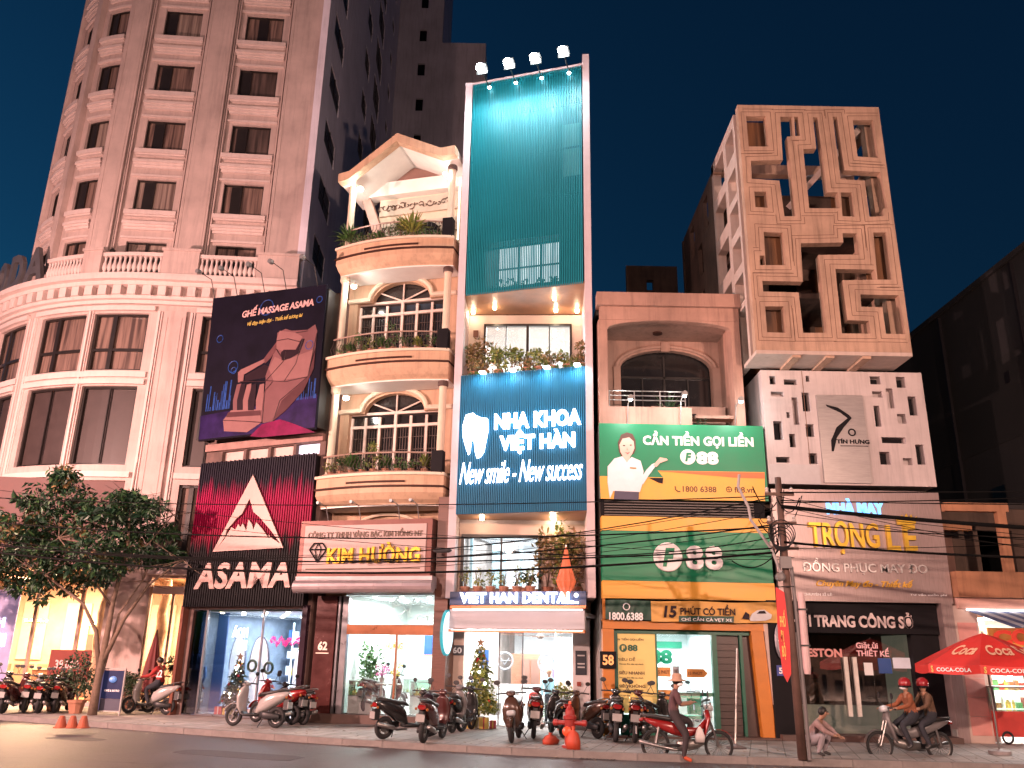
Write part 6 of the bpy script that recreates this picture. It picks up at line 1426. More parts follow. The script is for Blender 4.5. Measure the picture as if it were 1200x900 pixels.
def loft(mb, secs, n=12, power=.7):
    vs = []; fs = []
    for c, a, b in secs:
        c = Vector(c); a = Vector(a); b = Vector(b)
        for k in range(n):
            t = 2*PI*k/n; x, y = math.cos(t), math.sin(t); x = math.copysign(abs(x)**power, x); y = math.copysign(abs(y)**power, y); vs.append(tuple(c+a*x+b*y))
    m = len(secs)
    for i in range(m-1):
        for k in range(n): fs.append((i*n+k, i*n+(k+1) % n, (i+1)*n+(k+1) % n, (i+1)*n+k))
    fs += [tuple(range(n-1, -1, -1)), tuple(range((m-1)*n, m*n))]; return mb.add(vs, fs)
rub = M('tyre_rubber', (.015, .015, .016), .8, var=.2); rimm = M('alloy_rim', (.16, .155, .15), .4, metal=.8); seatm = M('seat_vinyl', (.018, .016, .016), .45); chrm = M('chrome', (.3, .29, .28), .35, metal=.9); plm = M('plastic_dark', (.02, .02, .022), .5)
tlm = M('tail_lens', (.22, .01, .01), .2, emit=0., ecol=(1, .05, .02)); hlm = M('head_lens', (.55, .58, .6), .1, metal=.3); orl = M('indicator_orange', (.3, .1, .02), .3)
def wheel(root, x, R, r, spokes=5, thin=False):
    w = bpy.data.objects.new('wheel', None); COL.objects.link(w); w.parent = root; w.location = (x, 0, R+r)
    m = MB(); m.torus((0, 0, 0), R, r, n=28, m=8); m.build('tyre', rub, w, smooth=True)
    m = MB(); m.torus((0, 0, 0), R-r*.9, r*.35, n=28, m=5); m.lathe([(.04, -.05), (.045, 0), (.04, .05)], (0, 0, 0), 12, axis='y')
    for k in range(spokes):
        a = 2*PI*k/spokes
        if thin: m.tube([(0, (-1)**k*.03, 0), ((R-r)*math.cos(a), 0, (R-r)*math.sin(a))], .004, 4)
        else: m.tube([(.03*math.cos(a), 0, .03*math.sin(a)), ((R-r*.8)*math.cos(a), 0, (R-r*.8)*math.sin(a))], [.022, .014], 6)
    if not thin: m.lathe([(.1, -.03), (.1, -.025)], (0, 0, 0), 16, axis='y')
    m.build('rim', rimm, w)
    return w
def scooter(P, rz, label, body, group=None, mirror_up=True, lean=rad(4), topbox=False, helmet=None, steer=0):
    t = thing('scooter', label, 'scooter', P, rz, group); t.rotation_euler = (lean, 0, rz); k_ = rnd.uniform(1.08, 1.2); t.scale = (k_, k_, k_)
    wheel(t, -.62, .19, .055); wheel(t, .62, .2, .048)
    m = MB(); loft(m, [((-.93, 0, .80), (0, .04, 0), (0, 0, .03)), ((-.85, 0, .76), (0, .11, 0), (0, 0, .08)), ((-.6, 0, .68), (0, .16, 0), (0, 0, .15)), ((-.35, 0, .58), (0, .17, 0), (0, 0, .2)), ((-.15, 0, .48), (0, .15, 0), (0, 0, .17)), ((-.08, 0, .35), (0, .13, 0), (0, 0, .08))]); m.build('body', body, t, smooth=True)
    m = MB(); loft(m, [((-.88, 0, .86), (0, .05, 0), (0, 0, .02)), ((-.7, 0, .85), (0, .13, 0), (0, 0, .045)), ((-.4, 0, .79), (0, .14, 0), (0, 0, .05)), ((-.15, 0, .76), (0, .12, 0), (0, 0, .045)), ((-.05, 0, .72), (0, .07, 0), (0, 0, .03))]); m.build('seat', seatm, t, smooth=True)
    m = MB(); loft(m, [((-.12, 0, .29), (0, .14, 0), (0, 0, .05)), ((.28, 0, .27), (0, .15, 0), (0, 0, .035)), ((.36, 0, .33), (0, .14, 0), (0, 0, .05))]); m.build('footboard', plm, t, smooth=True)
    m = MB(); loft(m, [((.33, 0, .28), (.04, 0, 0), (0, .13, 0)), ((.43, 0, .45), (.05, 0, .01), (0, .19, 0)), ((.45, 0, .68), (.06, 0, .02), (0, .2, 0)), ((.40, 0, .88), (.055, 0, .02), (0, .13, 0)), ((.37, 0, .95), (.03, 0, 0), (0, .06, 0))]); m.build('leg_shield', body, t, smooth=True)
    m = MB(); loft(m, [((.50, 0, .60), (.0, .0, .07), (0, .11, 0)), ((.545, 0, .61), (.0, 0, .05), (0, .09, 0))]); m.build('headlight', hlm, t, smooth=True)
    m = MB(); loft(m, [((.3, 0, .98), (.0, 0, .035), (0, .07, 0)), ((.37, 0, 1.01), (0, 0, .06), (0, .11, 0)), ((.45, 0, .98), (0, 0, .04), (0, .07, 0))]); m.build('handlebar_cover', body, t, smooth=True)
    m = MB(); m.tube([(.3, -.34, 1.0), (.34, -.15, 1.01), (.36, 0, 1.0), (.34, .15, 1.01), (.3, .34, 1.0)], .017, 8); m.tube([(.4, -.32, 1.0), (.38, -.14, 1.0)], .008, 5); m.tube([(.4, .32, 1.0), (.38, .14, 1.0)], .008, 5); m.build('handlebar', plm, t, smooth=True)
    for s in (-1, 1):
        m = MB(); m.tube([(.34, s*.2, 1.02), (.34, s*.27, 1.14), (.32, s*.3, 1.2)], .007, 5); m.lathe([(.001, -.012), (.055, -.01), (.06, .008), (.001, .01)], (.32, s*.31, 1.24), 12, axis='x', sx=1.25, sy=.85); m.build('mirror', plm, t)
    m = MB()
    for s in (-1, 1): m.tube([(.43, s*.06, .6), (.62, s*.075, .25)], .022, 7)
    m.build('fork', chrm, t)
    m = MB(); vs = [(.62+.285*math.cos(a), .285*math.sin(a)+.25) for a in [rad(20+i*14) for i in range(10)]]
    fs_ = MB()
    for (x1, z1), (x2, z2) in zip(vs, vs[1:]): fs_.add([(x1, -.07, z1), (x2, -.07, z2), (x2, .07, z2), (x1, .07, z1), (x1*.985+.009, -.06, z1-.012), (x2*.985+.009, -.06, z2-.012), (x2*.985+.009, .06, z2-.012), (x1*.985+.009, .06, z1-.012)], [(0, 1, 2, 3), (7, 6, 5, 4), (0, 4, 5, 1), (2, 6, 7, 3)])
    fs_.build('front_mudguard', body, t, smooth=True)
    m = MB(); loft(m, [((-.95, 0, .72), (0, .07, 0), (0, 0, .03)), ((-.93, 0, .74), (0, .1, 0), (0, 0, .045))]); m.build('tail_light', tlm, t)
    m = MB()
    for s in (-1, 1): m.ball((-.92, s*.13, .7), .032, 8, 5)
    m.build('indicator', orl, t)
    m = MB(); m.box(-.97, -.955, -.1, .1, .45, .6); m.build('number_plate', M('plate_white', (.32, .31, .3), .4), t); m = MB(); m.box(-.95, -.80, -.05, .05, .42, .66); m.build('rear_mudguard', plm, t)
    m = MB(); m.tube([(-.1, -.14, .22), (-.4, -.17, .22), (-.5, -.18, .27), (-.9, -.2, .36)], [.02, .025, .05, .05], 10); m.build('exhaust', chrm, t, smooth=True)
    m = MB(); loft(m, [((-.75, .09, .26), (0, .04, 0), (0, 0, .06)), ((-.35, .1, .28), (0, .06, 0), (0, 0, .09)), ((-.2, .09, .3), (0, .05, 0), (0, 0, .06))]); m.build('engine', plm, t, smooth=True)
    m = MB(); m.tube([(-.3, .1, .2), (-.26, .22, .0)], .012, 5); m.build('side_stand', plm, t)
    m = MB(); m.tube([(-.7, -.12, .88), (-.95, -.1, .93), (-1.0, 0, .93), (-.95, .1, .93), (-.7, .12, .88)], .013, 6); m.build('grab_rail', chrm, t)
    if helmet is not None:
        hlt = thing('helmet', f'{helmet[0]} helmet resting on the {helmet[1]}', 'helmet', Vector(P)+Vector((math.cos(rz)*(-.45), math.sin(rz)*(-.45), .84)), rz); m = MB(); m.lathe([(.12, 0), (.13, .06), (.115, .13), (.07, .175), (.01, .19)], n=14); m.build('shell', helmet[2], hlt, smooth=True)
    return t
def underbone(P, rz, label, body, side=1):
    t = thing('motorbike', label, 'motorbike', P, rz); t.scale = (1.16, 1.16, 1.16); wheel(t, -.62, .255, .032, 24, True); wheel(t, .62, .255, .030, 24, True)
    m = MB(); loft(m, [((-.85, 0, .76), (0, .05, 0), (0, 0, .03)), ((-.6, 0, .68), (0, .11, 0), (0, 0, .08)), ((-.3, 0, .6), (0, .1, 0), (0, 0, .12)), ((-.05, 0, .52), (0, .07, 0), (0, 0, .1)), ((.2, 0, .55), (0, .06, 0), (0, 0, .07)), ((.38, 0, .72), (0, .05, 0), (0, 0, .08))]); m.build('body', body, t, smooth=True)
    m = MB(); loft(m, [((.28, 0, .35), (.03, 0, 0), (0, .1, 0)), ((.36, 0, .55), (.035, 0, .02), (0, .17, 0)), ((.43, 0, .78), (.05, 0, .03), (0, .15, 0)), ((.40, 0, .95), (.05, 0, .02), (0, .08, 0))]); m.build('leg_shield', body, t, smooth=True)
    m = MB(); loft(m, [((-.9, 0, .84), (0, .06, 0), (0, 0, .02)), ((-.6, 0, .81), (0, .12, 0), (0, 0, .045)), ((-.25, 0, .76), (0, .11, 0), (0, 0, .045)), ((-.02, 0, .7), (0, .05, 0), (0, 0, .03))]); m.build('seat', seatm, t, smooth=True)
    m = MB(); loft(m, [((-.2, 0, .3), (0, .08, 0), (0, 0, .08)), ((.05, 0, .3), (0, .12, 0), (0, 0, .11)), ((.25, 0, .34), (0, .09, 0), (0, 0, .08)), ((.33, 0, .36), (0, .07, 0), (0, 0, .06))]); m.build('engine', M('engine_grey', (.2, .19, .18), .4, metal=.7), t, smooth=True)
    m = MB(); m.tube([(.2, -.1, .25), (-.1, -.13, .2), (-.4, -.14, .24), (-.95, -.16, .36)], [.018, .018, .035, .04], 8); m.build('exhaust', chrm, t, smooth=True)
    m = MB(); m.tube([(.36, -.33, 1.0), (.4, -.15, 1.02), (.42, 0, 1.0), (.4, .15, 1.02), (.36, .33, 1.0)], .016, 8); m.build('handlebar', plm, t)
    m = MB(); loft(m, [((.36, 0, 1.0), (0, 0, .05), (0, .09, 0)), ((.46, 0, 1.0), (0, 0, .07), (0, .1, 0)), ((.53, 0, .98), (0, 0, .05), (0, .07, 0))]); m.build('headlight', hlm, t, smooth=True)
    m = MB()
    for s in (-1, 1): m.tube([(.44, s*.06, .8), (.62, s*.06, .29)], .02, 6)
    m.build('fork', chrm, t)
    for s in (-1, 1):
        m = MB(); m.tube([(-.55, s*.09, .62), (-.62, s*.09, .3)], .025, 6); m.build('shock_absorber', chrm, t)
        m = MB(); m.tube([(.38, s*.2, 1.02), (.4, s*.27, 1.2)], .007, 5); m.lathe([(.001, -.01), (.05, -.01), (.055, .01)], (.4, s*.29, 1.25), 12, axis='x', sx=.9, sy=1.2); m.build('mirror', plm, t)
    m = MB(); pts = [(.62+.31*math.cos(a), .31*math.sin(a)+.287) for a in [rad(10+i*15) for i in range(10)]]
    for (x1, z1), (x2, z2) in zip(pts, pts[1:]): m.add([(x1, -.055, z1), (x2, -.055, z2), (x2, .055, z2), (x1, .055, z1), (x1, -.05, z1-.012), (x2, -.05, z2-.012), (x2, .05, z2-.012), (x1, .05, z1-.012)], [(0, 1, 2, 3), (7, 6, 5, 4), (0, 4, 5, 1), (2, 6, 7, 3)])
    m.build('front_mudguard', body, t)
    m = MB(); loft(m, [((-.93, 0, .74), (0, .05, 0), (0, 0, .03)), ((-.86, 0, .75), (0, .08, 0), (0, 0, .04))]); m.build('tail_light', tlm, t)
    m = MB(); m.box(-1.0, -.985, -.09, .09, .48, .62); m.build('number_plate', M('plate_white'), t); m = MB(); m.tube([(-.2, 0, .2), (-.2, .25, .22)], .012, 5); m.tube([(-.2, 0, .2), (-.2, -.25, .22)], .012, 5); m.build('foot_peg', plm, t)
    m = MB(); m.tube([(-.62, -.06, .29), (.0, -.06, .29)], .035, 6); m.build('chain_case', plm, t)
    return t
# ================================================================ parked scooters (picture positions measured on the pavement)
cols_ = {'dark maroon': M('paint_maroon', (.06, .015, .014), .25, coat=.5, var=.05), 'black': M('paint_black', (.018, .017, .017), .22, coat=.5, var=.05), 'grey': M('paint_grey', (.14, .13, .13), .3, coat=.5, var=.05), 'white': M('paint_white', (.36, .34, .33), .25, coat=.5, var=.05), 'red': M('paint_red', (.22, .012, .012), .25, coat=.5, var=.05), 'brown': M('paint_brown', (.06, .03, .02), .25, coat=.5, var=.05)}
def sc_at(px, py, deg, col, where, grp='parked scooters', **k):
    return scooter(ground(px, py), rad(deg), f'{col} scooter {where}', cols_[col], grp, **k)
sc_at(476, 865, 40, 'black', 'largest and leftmost of the group before the jewellery shop', grp='scooters before the jewellery shop')
sc_at(507, 868, 75, 'dark maroon', 'seen from behind, second of the jewellery shop group', grp='scooters before the jewellery shop')
sc_at(524, 860, 62, 'grey', 'third of the group before the jewellery shop', grp='scooters before the jewellery shop')
sc_at(541, 857, 70, 'black', 'at the right end of the jewellery shop group, near the white planter', grp='scooters before the jewellery shop')
sc_at(604, 868, -98, 'brown', 'facing the road in front of the clinic door, with a bright number plate', grp='scooters before the clinic')
sc_at(625, 863, 88, 'dark maroon', 'seen from behind in the middle before the clinic', grp='scooters before the clinic')
sc_at(652, 862, 100, 'black', 'behind the red hydrant before the clinic', grp='scooters before the clinic', helmet=None)
sc_at(683, 863, 120, 'brown', 'right of the red hydrant by the white clinic pillar', grp='scooters before the clinic')
sc_at(720, 867, 85, 'black', 'leftmost before the yellow pawn shop poster', grp='scooters before the pawn shop')
sc_at(745, 868, 80, 'dark maroon', 'in the middle before the yellow pawn shop poster', grp='scooters before the pawn shop')
sc_at(768, 866, 60, 'black', 'half hidden behind the rider on the red motorbike', grp='scooters before the pawn shop')
sc_at(822, 858, 95, 'grey', 'parked beyond the front wheel of the red motorbike', grp='scooters before the pawn shop')
sc_at(297, 852, 160, 'white', 'with red trim, front of the group before the massage shop', grp='scooters before the massage shop')
sc_at(320, 848, 150, 'red', 'second of the group before the massage shop', grp='scooters before the massage shop')
sc_at(338, 848, 140, 'black', 'third of the group, by the number 62 pillar', grp='scooters before the massage shop')
sc_at(285, 834, 155, 'grey', 'deepest of the group before the massage shop window', grp='scooters before the massage shop')
for i, (px, py, dg, c) in enumerate([(-6, 834, 100, 'black'), (14, 835, 95, 'dark maroon'), (34, 834, 105, 'grey'), (53, 835, 98, 'black'), (71, 834, 100, 'brown'), (196, 836, 170, 'dark maroon')]):
    sc_at(px, py, dg, c, ['at the left edge of the picture by the café', 'second from the left edge in the café row', 'third from the left edge in the café row', 'fourth from the left edge in the café row', 'at the right end of the café row by the tree', 'between the person in the red jersey and the massage shop'][i], grp='scooters before the café')
sj = sc_at(172, 837, 172, 'white', 'ridden by the person in the red number 22 jersey', grp='scooters before the café')
t = K.root('scooter', 'x', 'scooter') if 0 else None
scooter(K.w(1.2, 1.6, .42), K.a+1.2, 'dark maroon scooter parked inside the jewellery shop', cols_['dark maroon'])
# rider on red motorbike, side on, looking at a phone
RP = ground(806, 892, 0); RP.z = 0
rb_ = underbone(RP, rad(-3), 'red motorbike with spoked wheels standing in the road before the pawn shop', M('paint_red', (.42, .02, .02), .25))
bagm = M('bag_white', (.65, .6, .58), .6); t = thing('shopping_bag', 'white plastic bag hanging from the front of the red motorbike', 'bag', RP+Vector((.26, -.2, .42)), 0); m = MB(); loft(m, [((0, 0, 0), (.1, 0, 0), (0, .04, 0)), ((0, 0, .12), (.12, 0, 0), (0, .06, 0)), ((0, 0, .26), (.07, 0, 0), (0, .03, 0)), ((0, 0, .33), (.02, 0, 0), (0, .015, 0))]); m.build('bag', bagm, t, smooth=True)
J = {'pel': (-.28, 0, .86), 'sp': (-.27, 0, 1.02), 'ch': (-.22, 0, 1.24), 'nk': (-.18, 0, 1.38), 'hd0': (-.165, 0, 1.43), 'hd': (-.14, 0, 1.5), 'hd2': (-.14, 0, 1.56),
     'shL': (-.2, .17, 1.31), 'elL': (-.14, .22, 1.07), 'wrL': (.08, .1, 1.1), 'haL': (.15, .06, 1.12), 'shR': (-.2, -.17, 1.31), 'elR': (-.14, -.22, 1.07), 'wrR': (.08, -.1, 1.1), 'haR': (.15, -.06, 1.12),
     'hpL': (-.24, .1, .84), 'knL': (.12, .16, .72), 'anL': (.02, .17, .32), 'toL': (.14, .17, .28), 'hpR': (-.22, -.13, .82), 'knR': (-.04, -.26, .5), 'anR': (-.12, -.3, .1), 'toR': (.04, -.31, .04)}
person(RP, rad(-3), 'masked person in a tan hat on the red motorbike looking at a phone', J, M('shirt_plum', (.09, .045, .05), .85, var=.35, scale=7, bump=1, bscale=11), M('trousers_dark', (.03, .022, .025), .8), M('shoe_orange', (.5, .08, .03), .6), hat='hat', hatm=M('hat_tan', (.42, .26, .18), .8), mask=True, longs=False)
t = thing('phone', 'dark phone held by the rider on the red motorbike', 'phone', RP+Vector((.21, 0, 1.14)), 0); B('case', plm, t, (-.012, .0, -.04, .04, -.06, .08)); B('screen', M('phone_screen', (.6, .7, .8), .2, emit=1), t, (-.014, -.012, -.035, .035, -.05, .07))
# two riders at right, facing left
R2 = ground(1068, 892, 0); R2.z = 0
underbone(R2, rad(182), 'grey motorbike carrying two riders in red helmets at the right of the road', M('paint_grey', (.14, .13, .13), .3))
def riderJ(x, reach=True):
    return {'pel': (x, 0, .86), 'sp': (x+.02, 0, 1.02), 'ch': (x+.07, 0, 1.24), 'nk': (x+.1, 0, 1.38), 'hd0': (x+.11, 0, 1.43), 'hd': (x+.12, 0, 1.5), 'hd2': (x+.12, 0, 1.56),
     'shL': (x+.09, .17, 1.31), 'elL': (x+.2, .26, 1.1), 'wrL': (x+(.48 if reach else .32), .28 if reach else .18, 1.04), 'haL': (x+(.56 if reach else .38), .29 if reach else .14, 1.03), 'shR': (x+.09, -.17, 1.31), 'elR': (x+.2, -.26, 1.1), 'wrR': (x+(.48 if reach else .32), -.28 if reach else -.18, 1.04), 'haR': (x+(.56 if reach else .38), -.29 if reach else -.14, 1.03),
     'hpL': (x+.03, .11, .84), 'knL': (x+.36, .17, .72), 'anL': (x+.2, .2, .32), 'toL': (x+.32, .2, .27), 'hpR': (x+.03, -.11, .84), 'knR': (x+.36, -.17, .72), 'anR': (x+.2, -.2, .32), 'toR': (x+.32, -.2, .27)}
rh = M('helmet_red', (.25, .015, .02), .2, coat=.6)
person(R2, rad(182), 'front rider in an orange jacket and red helmet on the grey motorbike', riderJ(-.16), M('jacket_orange', (.22, .07, .03), .85, var=.3, scale=6, bump=1, bscale=11), dk, M('shoe_dark', (.03, .03, .03), .5), hat='helmet', hatm=rh, mask=True)
person(R2, rad(182), 'rear passenger in a brown jacket and red helmet on the grey motorbike', riderJ(-.55, False), M('jacket_brown', (.11, .06, .035), .85, var=.3, scale=6, bump=1, bscale=11), dk, M('shoe_dark', (.03, .03, .03), .5), hat='helmet', hatm=rh)
# person in number 22 jersey
PJ = ground(172, 837); j22 = person(PJ, rad(172), 'person in a red jersey numbered 22 sitting on the white scooter by the folded parasol', riderJ(-.3), M('jersey_red', (.32, .02, .02), .8, var=.3, scale=7, bump=1, bscale=11), dk, M('shoe_dark', (.03, .03, .03), .5))
ln = MB(); vs, fs = _text('22', .03, .5, 0, 1); mxx = max(p[0] for p in vs); ln.add([(-.30+.2*(p[0]/mxx-.5)*-1, .155+p[2]*.01, 1.05+.2*p[1]/.72) for p in vs], fs); ln.build('jersey_number', M('print_white', (.75, .68, .68), .5), j22)
# squatting figure by the pole
SQ = ground(957, 886, .15)
Jq = {'pel': (-.12, 0, .26), 'sp': (-.06, 0, .42), 'ch': (.08, 0, .6), 'nk': (.16, 0, .72), 'hd0': (.19, 0, .76), 'hd': (.22, 0, .83), 'hd2': (.22, 0, .89), 'shL': (.1, .16, .65), 'elL': (.28, .2, .5), 'wrL': (.42, .1, .42), 'haL': (.49, .08, .4), 'shR': (.1, -.16, .65), 'elR': (.28, -.2, .5), 'wrR': (.42, -.1, .42), 'haR': (.49, -.08, .4),
      'hpL': (-.1, .1, .25), 'knL': (.24, .17, .42), 'anL': (.1, .15, .08), 'toL': (.24, .16, .035), 'hpR': (-.1, -.1, .25), 'knR': (.24, -.17, .42), 'anR': (.1, -.15, .08), 'toR': (.24, -.16, .035)}
person(SQ, rad(-40), 'person in pale pinkish clothes squatting on the pavement beside the electric pole', Jq, M('cloth_palepink', (.3, .2, .19), .85, var=.3, scale=7, bump=1, bscale=11), M('jeans_pale', (.3, .26, .28), .8), M('shoe_dark', (.03, .03, .03), .5))
# ================================================================ hydrant, cones, mop
hyd = M('hydrant_red', (.28, .02, .015), .4, coat=.3); P = ground(668, 876)
t = thing('fire_hydrant', 'red fire hydrant with two side outlets at the kerb before the clinic', 'fire hydrant', P, rad(-16))
m = MB(); m.lathe([(.2, 0), (.2, .05), (.13, .08), (.13, .62), (.16, .64), (.16, .70), (.12, .74), (.11, .84), (.05, .92), (.03, .98)], n=16); m.build('barrel', hyd, t, smooth=False)
for s in (-1, 1): m = MB(); m.lathe([(.055, s*.1), (.055, s*.3), (.075, s*.3), (.075, s*.4), (.03, s*.42)], (0, 0, .55), 12, axis='x'); m.build('outlet', hyd, t)
m = MB(); m.lathe([(.09, -.1), (.09, -.3), (.11, -.3), (.11, -.36), (.04, -.4)], (0, 0, .38), 14, axis='y'); m.build('front_outlet', M('hydrant_orange', (.65, .09, .03), .4), t); m = MB(); m.lathe([(.04, .98), (.03, 1.04)], n=6); m.build('top_nut', M('hydrant_orange'), t)
sk_ = M('sack_orange', (.42, .05, .02), .6)
for i, (px, py, w, h) in enumerate([(645, 872, .42, .26), (672, 878, .34, .5)]):
    t = thing('plastic_sack', ['flat orange red plastic sack lying left of the hydrant', 'rounded orange red plastic sack tied at the top in front of the hydrant'][i], 'sack', ground(px, py), rnd.uniform(0, 3)); m = MB(); rg = random.Random(i); loft(m, [((0, 0, 0), (w*.5, 0, 0), (0, w*.4, 0)), ((.02, 0, h*.35), (w*.55, 0, 0), (0, w*.45, 0)), ((0, 0, h*.7), (w*.35, 0, 0), (0, w*.3, 0)), ((0, 0, h*.85), (w*.08, 0, 0), (0, w*.08, 0)), ((0, 0, h), (w*.14, 0, 0), (0, w*.14, 0))], 14, .9); m.build('sack', sk_, t, smooth=True)
for i, px in enumerate((71, 84, 97)):
    t = thing('traffic_cone', f'{["left", "middle", "right"][i]} one of three short orange cones at the kerb below the tree', 'traffic cone', ground(px, 853), 0, 'three orange cones below the tree'); m = MB(); m.lathe([(.19, .0), (.19, .03), (.15, .03), (.07, .29), (.05, .31)], n=14); m.build('cone', M('cone_orange', (.32, .07, .03), .7), t); 
P = ground(862, 877); t = thing('mop', 'mop with a long white handle leaning before the pawn shop door', 'mop', P, 0)
m = MB(); m.tube([(0, 0, .08), (.28, .35, 2.35)], .02, 6); m.build('handle', M('handle_white', (.7, .66, .6), .3), t); m = MB(); loft(m, [((-.2, 0, .0), (0, .12, 0), (0, 0, .03)), ((.0, 0, .05), (0, .16, 0), (0, 0, .06)), ((.25, 0, .0), (0, .1, 0), (0, 0, .03))]); m.build('mop_head', M('mop_dark', (.12, .1, .1), .9), t)
# ================================================================ electric pole, banners, wires
PP = ground(938, 889); PP.z = .13
pole = thing('electric_pole', 'rusty brown electric pole with cables, coils and junction boxes before the tailor shop', 'electric pole', PP, 0)
pm_ = M('rusty_pole', (.10, .055, .042), .7, var=.35, scale=3, streak=.3, bump=.3)
m = MB(); m.tube([(.05, 0, 0), (.02, 0, 3), (0, 0, 6.35)], [.105, .09, .075], 14); m.build('post', pm_, pole, smooth=True)
cond = M('conduit_grey', (.13, .12, .12), .5)
m = MB(); m.tube([(.18, -.1, 0), (.16, -.1, 2.2), (.13, -.08, 4.2)], .045, 8); m.build('conduit', cond, pole)
m = MB(); m.tube([(-.1, -.05, 4.0), (-.3, -.05, 4.6), (-.75, -.05, 5.3), (-.78, -.05, 5.6), (-1.0, -.05, 6.1), (-.95, -.05, 6.4)], .035, 8); m.build('curved_conduit', M('conduit_pale', (.32, .3, .3), .5), pole)
for z in (5.9, 5.2, 4.6): B('cross_arm', pm_, pole, (-.35, .35, -.06, .0, z, z+.07))
for z in (5.9, 5.2, 4.6):
    for x in (-.3, .3): m = MB(); m.lathe([(.03, 0), (.05, .03), (.03, .06), (.05, .09), (.02, .13)], (x, -.03, z+.07), 8); m.build('insulator', M('insulator_white', (.5, .45, .42), .3), pole)
m = MB(); m.lathe([(.05, -.12), (.1, -.1), (.1, .08), (.05, .1)], (-.18, -.15, 3.95), 12, axis='y'); m.build('junction_box', cond, pole); B('junction_box', cond, pole, (-.16, .1, -.22, -.12, 4.15, 4.42))
m = MB(); rg = random.Random(3)
for k in range(5): m.torus((-.1, -.2-.02*k, 4.75+.05*k), .2+.03*k, .012, n=20, m=4)
m.build('cable_coil', rub, pole)
t = thing('street_banner', 'narrow red vertical banner with yellow writing hung on the electric pole', 'banner', PP+Vector((-.17, -.14, 0)), 0)
m = MB(); m.prism([(-.12, 1.8), (-.03, 1.62), (.07, 1.8), (.1, 2.6), (.06, 3.6), (-.13, 3.72), (-.16, 2.6)], -.01, .01); m.build('cloth', M('banner_red', (.55, .03, .03), .6), t)
letters('PHỐ\nĐI\nBỘ', (-.1, .03, 2.1, 3.2), -.012, .004, M('banner_yellow_text', (.75, .5, .1), .5), t, split=False, bold=.02)
m = MB(); m.tube([(-.15, 0, 3.72), (.3, 0, 3.74)], .012, 5); m.build('rod', plm, t)
t = thing('rolled_banner', 'pale pink rolled banner strapped to the right of the electric pole', 'banner', PP+Vector((.27, -.15, 0)), 0); m = MB(); m.lathe([(.07, 1.8), (.09, 1.95), (.085, 3.5), (.07, 3.6)], n=10); m.build('roll', M('roll_pink', (.5, .36, .36), .6), t); B('strap', plm, t, (-.09, .09, -.095, .09, 2.4, 2.44), (-.09, .09, -.095, .09, 3.2, 3.24))
wire = M('cable_black', (.004, .004, .004), .8, spec=.1); pt = Vector((PP.x, PP.y, 0))
def cable(p0, p1, sag, r, label, grp='overhead cables', n=18):
    p0, p1 = Vector(p0), Vector(p1); m = MB(); m.tube([p0+(p1-p0)*(i/n)+Vector((0, 0, -4*sag*(i/n)*(1-i/n))) for i in range(n+1)], r, 5); return tag(m.build('overhead_cable', wire, None), label, 'cable', grp)
LP = Vector((-19.5, 27.2, 0)); Rp = Vector((24.5, 17.2, 0)); ta = lambda z, dx=0: pt+Vector((dx, -.08, z))
wl = [(ta(4.65, -.3), 5.45, .75, .03, 'thick lower cable running left from the pole across the green fascia'), (ta(4.75, -.3), 5.55, .55, .02, 'thin cable just above the thick lower one on the left'), (ta(5.25, -.3), 6.25, .5, .02, 'left running cable crossing the jewellery sign lettering'), (ta(5.3, -.3), 5.75, .95, .018, 'deeply sagging thin cable left of the pole'), (ta(6.0, -.3), 6.9, .3, .014, 'topmost thin cable running left from the pole'), (ta(5.95, -.3), 6.0, 1.3, .014, 'slackest thin cable over the lower yellow band')]
for a, z, s, r, l in wl: cable(a, (LP.x, LP.y, z), s, r, l)
wr = [(ta(5.75), 4.9, .35, .05, 'thickest cable bundle sloping down to the right across the gold letters'), (ta(6.1), 6.2, .1, .016, 'highest thin cable to the right of the pole'), (ta(5.85), 6.7, .25, .014, 'thin cable crossing the blue letters of the tailor sign'), (ta(5.35), 5.2, .4, .014, 'thin cable under the gold letters of the tailor sign'), (ta(5.9), 5.8, .15, .014, 'thin cable just over the gold letters'), (ta(4.9), 5.2, .55, .03, 'lowest right cable, dipping before the brown balcony')]
for a, z, s, r, l in wr: cable(a, (Rp.x, Rp.y, z), s, r, l)
for i, (u, z, v) in enumerate([(1.0, 7.2, .0), (1.6, 6.9, .3), (.8, 5.5, .3), (.2, 6.3, .1)]):
    cable(ta(4.9+i*.3, -.2), Z.w(u, v+.3, z), .35, .012, f'loose service wire from the pole to the tailor shop wall, {ORD[i]} of four', 'service wires')
cable(ta(5.0, -.3), DS.w(2.1, -.4, 5.2), .25, .014, 'short wire from the pole ending before the lower clinic balcony', 'service wires'); cable(DS.w(2.1, -.4, 5.2), K.w(.6, -.9, 5.0), .1, .014, 'thin wire from the clinic balcony to the jewellery sign', 'service wires')
bx_ = thing('cable_splice', 'small dark splice box on the cable in front of the left clinic pillar', 'splice box', DS.w(-.15, -.5, 5.25), DS.a); m = MB(); m.lathe([(.03, -.3), (.07, -.2), (.07, .2), (.03, .3)], (0, 0, 0), 10, axis='x'); m.build('box', plm, bx_)
